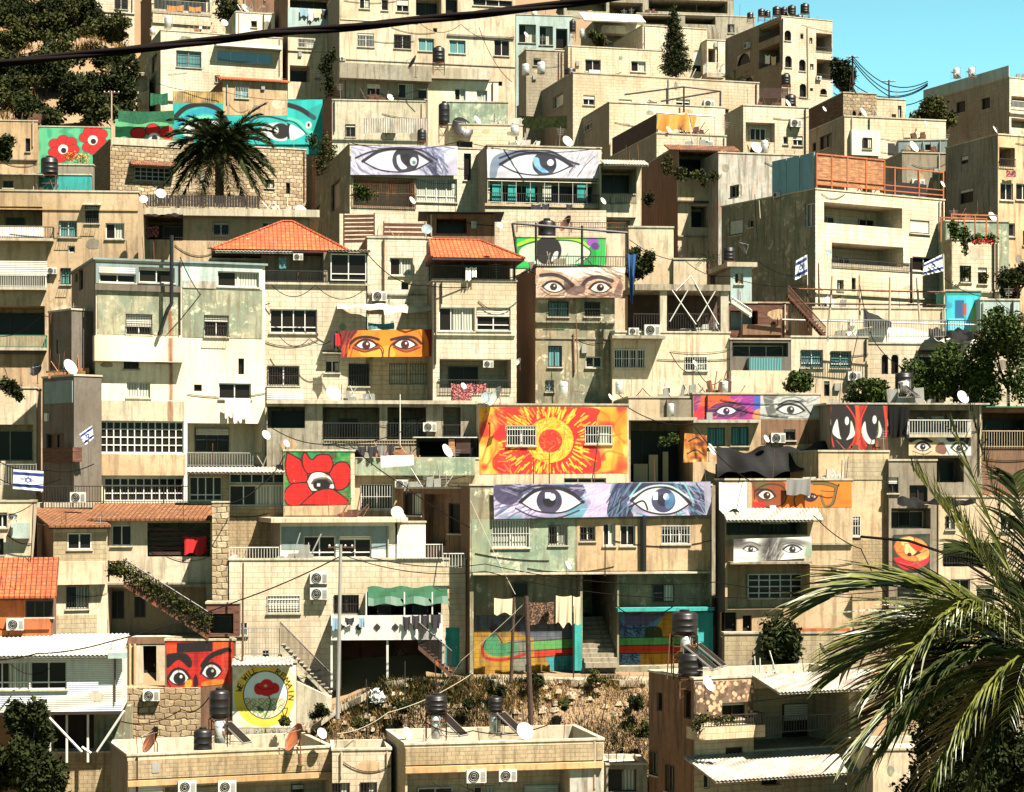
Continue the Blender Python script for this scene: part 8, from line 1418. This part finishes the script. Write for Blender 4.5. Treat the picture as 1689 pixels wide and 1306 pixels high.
# ======== fences and loose panels ========
fence('white corrugated fence above the first eye banner', 600, 195, 708, 219, 147, 4, 'sheet', 'wf', pan='zincw'); fence('dry reed fence above the turquoise eye', 285, 151, 368, 170, 165, 5, 'vslats', 'woodb', pan='straw'); fence('dark roof fence on the rooftop below the tower', 1247, 145, 1300, 162, 176, 4, 'vslats', 'woodd'); fence('timber railing on the roof between the orange roofs', 632, 366, 702, 389, 112.5, 6, 'slats', 'woodb'); fence('tilted weathered slat screen left of the roof railing', 566, 352, 618, 400, 114, -8, 'slats', 'woodb')
fence('red brown railing on the shaded side of the rubble house', 150, 208, 182, 262, 152, 60, 'bars', 'rustm') if 0 else None; fence('white railing beside the barrel tents', 1365, 527, 1560, 556, 112.3, 4, 'bars', 'steel'); fence('railing before the turquoise painted wall', 1562, 528, 1640, 548, 113.5, 4, 'bars', 'kf'); fence('dark scroll railing above the sepia eyes cloth', 884, 422, 1036, 441, 111.9, 6, 'bars', 'kf'); fence('orange rust fence behind the green cartoon eye', 852, 366, 1032, 376, 120, 5, 'bars', 'rustm')
fence('thin terrace frame on the stone step roof', 1030, 143, 1185, 170, 160, 12, 'bars', 'kf') if 0 else None
for nm, pts in (('dark pipe frame over the stepped stone terrace', ((1030, 156, 1128, 143), (1128, 143, 1188, 150), (1100, 145, 1100, 172), (1128, 143, 1128, 185), (1188, 150, 1188, 175), (1090, 167, 1188, 150))), ('dark pipe frame above the green cartoon eye', ((845, 368, 1035, 384), (884, 368, 884, 430), (960, 372, 960, 440), (1035, 384, 1036, 440), (845, 368, 852, 420)))):
 k = MB(); dd = 157 if 'stepped' in nm else 116
 for x0, y0, x1, y1 in pts: k.tube([P(x0, y0, dd), P(x1, y1, dd)], .07, 5)
 tag(k.build('pipe_frame', 'kf'), nm, 'frame')
# ======== plants ========
T = tree
T('pine_tree', 'dark conical pine between the upper stone houses', 1116, 12, 118, 46, 176, 'leaf', 10, 3) if 0 else None
def pine():
 d = 176; top, bot = P(1110, 14, d), P(1116, 120, d); o = empty('pine_tree', (bot.x, bot.y, bot.z - 1), 'dark conical pine between the upper stone houses', 'tree'); el = []
 rs = random.Random(5)
 for i in range(42):
  t = i / 41; p = top.lerp(bot, t); r = .25 + 1.15 * t ** .85; a = i * 2.4; el.append((p.x + math.cos(a) * r * .55, p.y + math.sin(a) * r * .5, p.z, r * .62, r * .62, .22))
 V, Q = leaves(6500, el, .13, 4, .35, 0.1); fast('crown', V, Q, 'leaf', o); k = MB(); k.tube([(bot.x, bot.y, bot.z - 1), tuple(top)], .14, 6, .03); k.build('trunk', 'bark', o)
pine()
palm('date_palm', 'large date palm in front of the turquoise painted eyes', 362, 240, 146, 104, 84, 'palmd', 330, 2, .3, -.5, 44, .24, .024); palm('small_palm', 'small palm beside the stone tower', 1211, 138, 176, 36, 30, 'palmd', 160, 3, .2, -.4, 20, .25, .02); palm('small_palm', 'feathery palm among the hillside trees at top left', 188, 112, 178, 34, 26, 'palmd', 190, 6, .15, -.5, 20, .25, .02); palm('spiky_plant', 'spiky palm like plant beside the round black tank', 1168, 428, 117, 26, 24, 'palmd', 445, 7, .1, -.2, 10, .2, .03)
for q in (('tree', 'broad dark tree highest at the top left corner', 40, -20, 60, 110, 200, 'leaf', 5200, 11), ('tree', 'dark tree second along the top left edge', 125, -15, 60, 90, 203, 'leaf', 4200, 12), ('bush', 'round olive bush beside the pale stone house', 190, 28, 70, 58, 196, 'leaf2', 2600, 13), ('tree', 'tall leafy tree above the garden poppies', 195, 90, 205, 70, 172, 'leaf', 4200, 14), ('bush', 'low olive bush at the left edge of the hillside', 18, 45, 85, 60, 190, 'leaf2', 2200, 15), ('tree', 'wide dark tree in the middle of the top left hillside', 75, 95, 150, 100, 182, 'leaf', 4600, 16), ('bush', 'dark bush under the black cable at far left', 20, 100, 150, 70, 180, 'leaf', 3000, 17), ('tree', 'dark tree left of the green netting', 140, 130, 200, 80, 172, 'leaf', 3800, 18), ('bush', 'shaded bush beside the tan house at far left', 60, 160, 210, 80, 168, 'leaf', 3000, 19), ('bush', 'pale olive bush above the mound grass', 85, 22, 60, 50, 194, 'leaf2', 2000, 20),
    ('tree', 'reddish olive tree on the right skyline', 1535, 165, 222, 78, 164, 'leaf2', 3800, 21), ('tree', 'dark tree beside the tower right wall', 1389, 98, 160, 40, 205, 'leaf', 2600, 22), ('tree', 'olive tree above the sheet roof', 1545, 556, 664, 112, 110, 'leaf3', 5200, 23), ('tree', 'dense green tree at the right edge', 1662, 522, 680, 120, 108, 'leaf3', 6500, 24), ('bush', 'small bush left of the air conditioner and arches', 1320, 612, 646, 46, 110, 'leaf3', 1200, 25), ('bush', 'green bush under the twin arches', 1430, 628, 664, 70, 107, 'leaf3', 2000, 26), ('bush', 'dark bush at the foot of the low block wall', 1285, 1012, 1092, 74, 93.5, 'leaf', 2600, 27), ('tree', 'dense tree in the bottom left corner', 38, 1150, 1330, 130, 85, 'leaf', 9000, 28), ('bush', 'bush against the broken plaster wall', 1058, 408, 466, 46, 117, 'leaf', 1500, 29), ('tree', 'dark tree behind the stone wing at the right edge', 1680, 435, 500, 70, 122, 'leaf', 2600, 30), ('bush', 'roof bush on the stone house by the sheet roof', 985, 56, 74, 30, 190, 'leaf2', 700, 31), ('bush', 'bush on the far left edge below the tan house', 8, 225, 262, 26, 148, 'leaf', 800, 32), ('tree', 'leafy tree by the wall plants at the top edge', 378, -10, 46, 44, 200, 'leaf', 1500, 34)):
 T(q[0], q[1], q[2], q[3], q[4], q[5], q[6], q[7], q[8], q[9], size=.11 if q[6] < 130 else .16, blobs=14)
def mass(label, name, n, pts, m, size, seed):
 el = [];
 for x, y, d, w_, h_ in pts: p = P(x, y, d); el.append((p.x, p.y, p.z, sc_at(d, w_) / 2, sc_at(d, w_) / 2, sc_at(d, h_) / 2))
 V, Q = leaves(n, el, size, seed, hollow=.35); tag(fast(name, V, Q, m), label, 'shrubs', kind='stuff')
rr = random.Random(21)
mass('dark scrub blanketing the hillside at the top left', 'hillside_shrubs', 12000, [(rr.uniform(-20, 225), (yy := rr.uniform(0, 200)), 205 - yy * .2, rr.uniform(22, 50), rr.uniform(16, 34)) for _ in range(36)], 'leaf', .2, 5)
mass('paler olive scrub patches on the top left hillside', 'hillside_scrub', 7000, [(rr.uniform(-20, 225), (yy := rr.uniform(0, 190)), 203 - yy * .2, rr.uniform(20, 40), rr.uniform(14, 26)) for _ in range(34)], 'leaf2', .17, 6)
rr = random.Random(33)
mass('dark foliage mass behind the near palm fronds', 'dark_shrubbery', 34000, [(rr.uniform(1500, 1740), rr.uniform(1070, 1340), rr.uniform(76, 80), rr.uniform(70, 120), rr.uniform(60, 100)) for _ in range(60)], 'leaf', .12, 7)
# climbing and potted plants
def vine(label, ells, d, m, n, size, seed, name='climbing_plant'):
 el = []
 for x, y, rx, ry in ells: p = P(x, y, d); el.append((p.x, p.y, p.z, sc_at(d, rx), .18, sc_at(d, ry)))
 V, Q = leaves(n, el, size, seed, hollow=.1); return tag(fast(name, V, Q, m), label, 'plant')
vine('vine climbing the rubble wall right of the date palm', [(535, 245, 10, 30), (550, 262, 8, 30), (528, 270, 12, 24), (515, 232, 12, 14), (545, 292, 6, 14)], 149, 'leaf2', 1400, .10, 41); vine('dark plant hanging at the left edge below the tan house', [(8, 635, 12, 12), (20, 640, 12, 14), (30, 650, 8, 12)], 107, 'leaf', 900, .1, 33); vine('orange flowering weeds below the two garden poppies', [(118, 258, 16, 9), (135, 262, 14, 10)], 157, 'otarp', 500, .07, 53); vine('dark creeper on the brown wall below the top laundry', [(538, 110, 12, 22), (543, 140, 10, 22), (548, 92, 8, 12)], 168, 'leaf', 1000, .12, 42); vine('plants spilling from the red pergola balcony', [(1575, 385, 8, 12), (1590, 388, 12, 18), (1610, 394, 14, 9), (1632, 394, 14, 8), (1592, 408, 4, 14), (1572, 372, 9, 10)], 120.8, 'leaf3', 1500, .09, 43); vine('red flowers among the pergola plants', [(1620, 398, 20, 4)], 120.5, 'rcl', 120, .06, 44)
vine('brown climbing plants over the cream house balcony', [(1100, 272, 10, 18), (1120, 285, 14, 12), (1150, 288, 14, 9), (1178, 290, 10, 8), (1160, 300, 4, 8)], 140, 'leaf2', 1600, .09, 45); vine('potted plants behind the round palm house balcony', [(1150, 1195, 10, 14), (1165, 1185, 12, 10), (1185, 1188, 14, 8), (1205, 1185, 10, 7)], 84.6, 'leaf2', 900, .06, 46); vine('window plants on the left stone wing window', [(1592, 452, 8, 9)], 121.6, 'leaf2', 250, .07, 47); vine('window plants on the right stone wing window', [(1622, 458, 8, 10)], 121.6, 'leaf2', 250, .07, 48); vine('green plants along the first banner balcony', [(600, 322, 22, 10), (595, 310, 16, 4)], 138.2, 'leaf3', 600, .09, 49); vine('potted green plants in the dark gallery', [(1095, 728, 10, 8), (1110, 722, 12, 10)], 104.5, 'leaf3', 500, .07, 50); vine('leafy shrubs along the wall by the tower', [(1185, 163, 22, 6), (1225, 166, 18, 6)], 174.5, 'leaf2', 700, .1, 51); vine('leaning plants on the canopy recess balcony', [(1070, 328, 10, 12)], 134, 'leaf', 400, .09, 52)
# ======== weedy slope, path, rocks ========
rs = np.random.RandomState(12)
def scrub(label, n, xr, yr, m, name, ln, wd, clump=60, up=1., seed=1, cond=None):
 rs = np.random.RandomState(seed); cx = rs.uniform(*xr, clump); cy = rs.uniform(*yr, clump); k = rs.randint(clump, size=n); x = cx[k] + rs.normal(size=n) * .45; y = cy[k] + rs.normal(size=n) * .35; z = np.array([terr(a, b_) for a, b_ in zip(x, y)]) + .02
 a = rs.uniform(0, 6.28, n); l = ln * rs.uniform(.4, 1.3, n); lean = rs.uniform(.1, .9, n); dx, dy = np.cos(a), np.sin(a); w_ = wd * rs.uniform(.6, 1.4, n)
 b0 = np.stack([x - dy * w_, y + dx * w_, z - .08], 1); b1 = np.stack([x + dy * w_, y - dx * w_, z - .08], 1); t0 = np.stack([x + dx * l * lean, y + dy * l * lean, z + l * up], 1); mid = (b1 + t0) / 2 + np.stack([-dy * w_, dx * w_, l * .1], 1)
 V = np.stack([b0, b1, mid, t0], 1).reshape(-1, 3); return tag(fast(name, V, np.arange(4 * n).reshape(-1, 4), m), label, 'grass', kind='stuff')
scrub('dry orange brown grass covering the bank', 30000, (-14, 7.5), (91.9, 95.6), 'straw', 'dry_grass', .24, .012, 240, seed=1); scrub('green weeds among the dry grass of the bank', 16000, (-13, 7.5), (92.2, 96.0), 'strawg', 'green_weeds', .3, .02, 70, seed=2); scrub('dry grass on the top left hillside', 9000, (-62, -38), (172, 215), 'straw', 'hillside_grass', .9, .05, 260, seed=3)
scrub('dark undergrowth below the near palm', 12000, (7, 26), (78, 92), 'leaf', 'undergrowth', .8, .06, 160, seed=7)
for i, (x, y, w_) in enumerate(((885, 1125, 40), (985, 1118, 34), (820, 1140, 30), (590, 1195, 28), (660, 1168, 30), (735, 1150, 26), (1045, 1160, 36), (1055, 1205, 40), (530, 1172, 34), (935, 1165, 26), (770, 1160, 22), (470, 1190, 20))):
 T('shrub', ('wider', 'darker', 'small', 'low', 'leafy', 'sparse')[i % 6] + ' shrub ' + ('below the hanging rugs', 'below the stair opening', 'beside the wooden pole foot', 'below the dark graffiti wall', 'under the white rubbish bag', 'above the raised white cabinet tank', 'against the palm house wall top', 'against the palm house wall lower down', 'at the foot of the grey concrete pole', 'in the middle of the dry bank', 'left of the wooden pole on the bank', 'beside the poppy circle wall')[i], x, y - w_ * .4, y + w_ * .35, w_, 95.0 - (y - 1120) / 32, ('leaf', 'leaf2')[i % 2], 700, 60 + i, trunk=False, size=.06, blobs=6)
k = MB(); rs_ = random.Random(9)
for i in range(330):
 x = rs_.uniform(-12.5, 7); y = rs_.choice([rs_.uniform(94.3, 95.9), rs_.uniform(92.2, 95)]); z = terr(x, y); s_ = rs_.uniform(.03, .13) * (1.3 if y > 93.6 else 1); n = len(k.v); ang = rs_.uniform(0, 3)
 pts = [(-1, -1, -.6), (1, -1, -.6), (1, 1, -.6), (-1, 1, -.6), (-.6, -.7, .8), (.7, -.5, .7), (.5, .6, .9), (-.5, .5, .6)]
 k.hexa([(x + (p[0] * math.cos(ang) - p[1] * math.sin(ang)) * s_ * rs_.uniform(.8, 1.2), y + (p[0] * math.sin(ang) + p[1] * math.cos(ang)) * s_, z + p[2] * s_ * .8) for p in pts])
tag(k.build('rubble', 'rock'), 'pale loose stones scattered over the bank', 'rubble', kind='stuff')
k = MB(); pts = [(-11.5, 94.6), (-8.5, 95.3), (-5, 95.9), (0, 96.0), (4, 96.0), (9, 95.6), (12, 95.4)]
for i in range(len(pts) - 1):
 (xa, ya), (xb, yb_) = pts[i], pts[i + 1]; m_ = 6
 for j in range(m_):
  x0, x1 = xa + (xb - xa) * j / m_, xa + (xb - xa) * (j + 1) / m_; y0, y1 = ya + (yb_ - ya) * j / m_, ya + (yb_ - ya) * (j + 1) / m_; za, zb_ = terr(x0, y0) + .09, terr(x1, y1) + .09
  wa, wb = .35 + .35 * math.sin((i * m_ + j) * 2.3), .35 + .35 * math.sin((i * m_ + j + 1) * 2.3); k.hexa([(x0, y0 - wa, za - .3), (x1, y1 - wb, zb_ - .3), (x1, y1 + 1.6, zb_ - .3), (x0, y0 + 1.6, za - .3), (x0, y0 - wa, za), (x1, y1 - wb, zb_), (x1, y1 + 1.6, zb_), (x0, y0 + 1.6, za)])
tag(k.build('path', 'road'), kind='structure')
# ======== big foreground palm ========
def fpalm():
 d = 30; c = P(1716, 1075, d); o = empty('palm_tree', (c.x, c.y, P(0, 1500, d).z), 'large near palm with glossy drooping fronds at the lower right', 'palm tree')
 tips = [((1340, 1000), .62, 0), ((1390, 1120), .55, .3), ((1390, 1225), .5, -.5), ((1430, 1300), .5, .4), ((1500, 1330), .6, -.4), ((1590, 1340), .8, .3), ((1510, 775), .35, .2), ((1560, 700), .3, -.6), ((1640, 640), .2, .2), ((1480, 1075), .6, .9), ((1560, 1290), .9, .9), ((1660, 1330), 1., 0), ((1530, 1010), .7, -1.2), ((1450, 1180), .65, -.9), ((1800, 800), .4, .3), ((1850, 1000), .5, .2), ((1840, 1200), .6, -.2), ((1500, 1140), .8, 1.3), ((1640, 1180), 1.0, -1.4), ((1580, 830), .45, 1.0)]
 rq = random.Random(8)
 for j in range(20): tips.append(((rq.uniform(1600, 1900), rq.uniform(740, 1000)) if j % 3 == 0 else (rq.uniform(1420, 1900), rq.uniform(1040, 1340)), rq.uniform(.5, 1.1), rq.uniform(-1.6, 1.6)))
 for i, (tp, dr, yy) in enumerate(tips):
  q = P(tp[0], tp[1], d); dx = q.x - c.x; dz = q.z - c.z; hy = yy * abs(dx) * .6 if abs(dx) > .8 else yy * 1.2; hy = max(hy, -.9); L = max(1.2, math.hypot(dx, hy) / .88); V, Q = [], []
  frond(V, Q, c, (dx, hy, 0), L, dz / L + dr, nl=38 if i < 12 else 44, lw=.017 if i < 12 else .02, ll=.44, seed=i, droop=dr, grav=3.2 if i in (3, 4, 5, 11, 12, 17) else .8, tang=1.3 if i < 3 else .7); fast('frond', V, Q, 'palm' if i < 8 or i % 3 == 0 else 'palmd', o)
 k = MB(); z0 = P(0, 1500, d).z - 18; zz = z0; pr = []; j = 0
 while zz < c.z: pr.append((.24 * (1.1 if j % 2 else .95), zz)); zz += .16; j += 1
 k.lathe(pr, 12, (c.x + .02, c.y, 0)); k.build('trunk', 'bark', o)
fpalm()
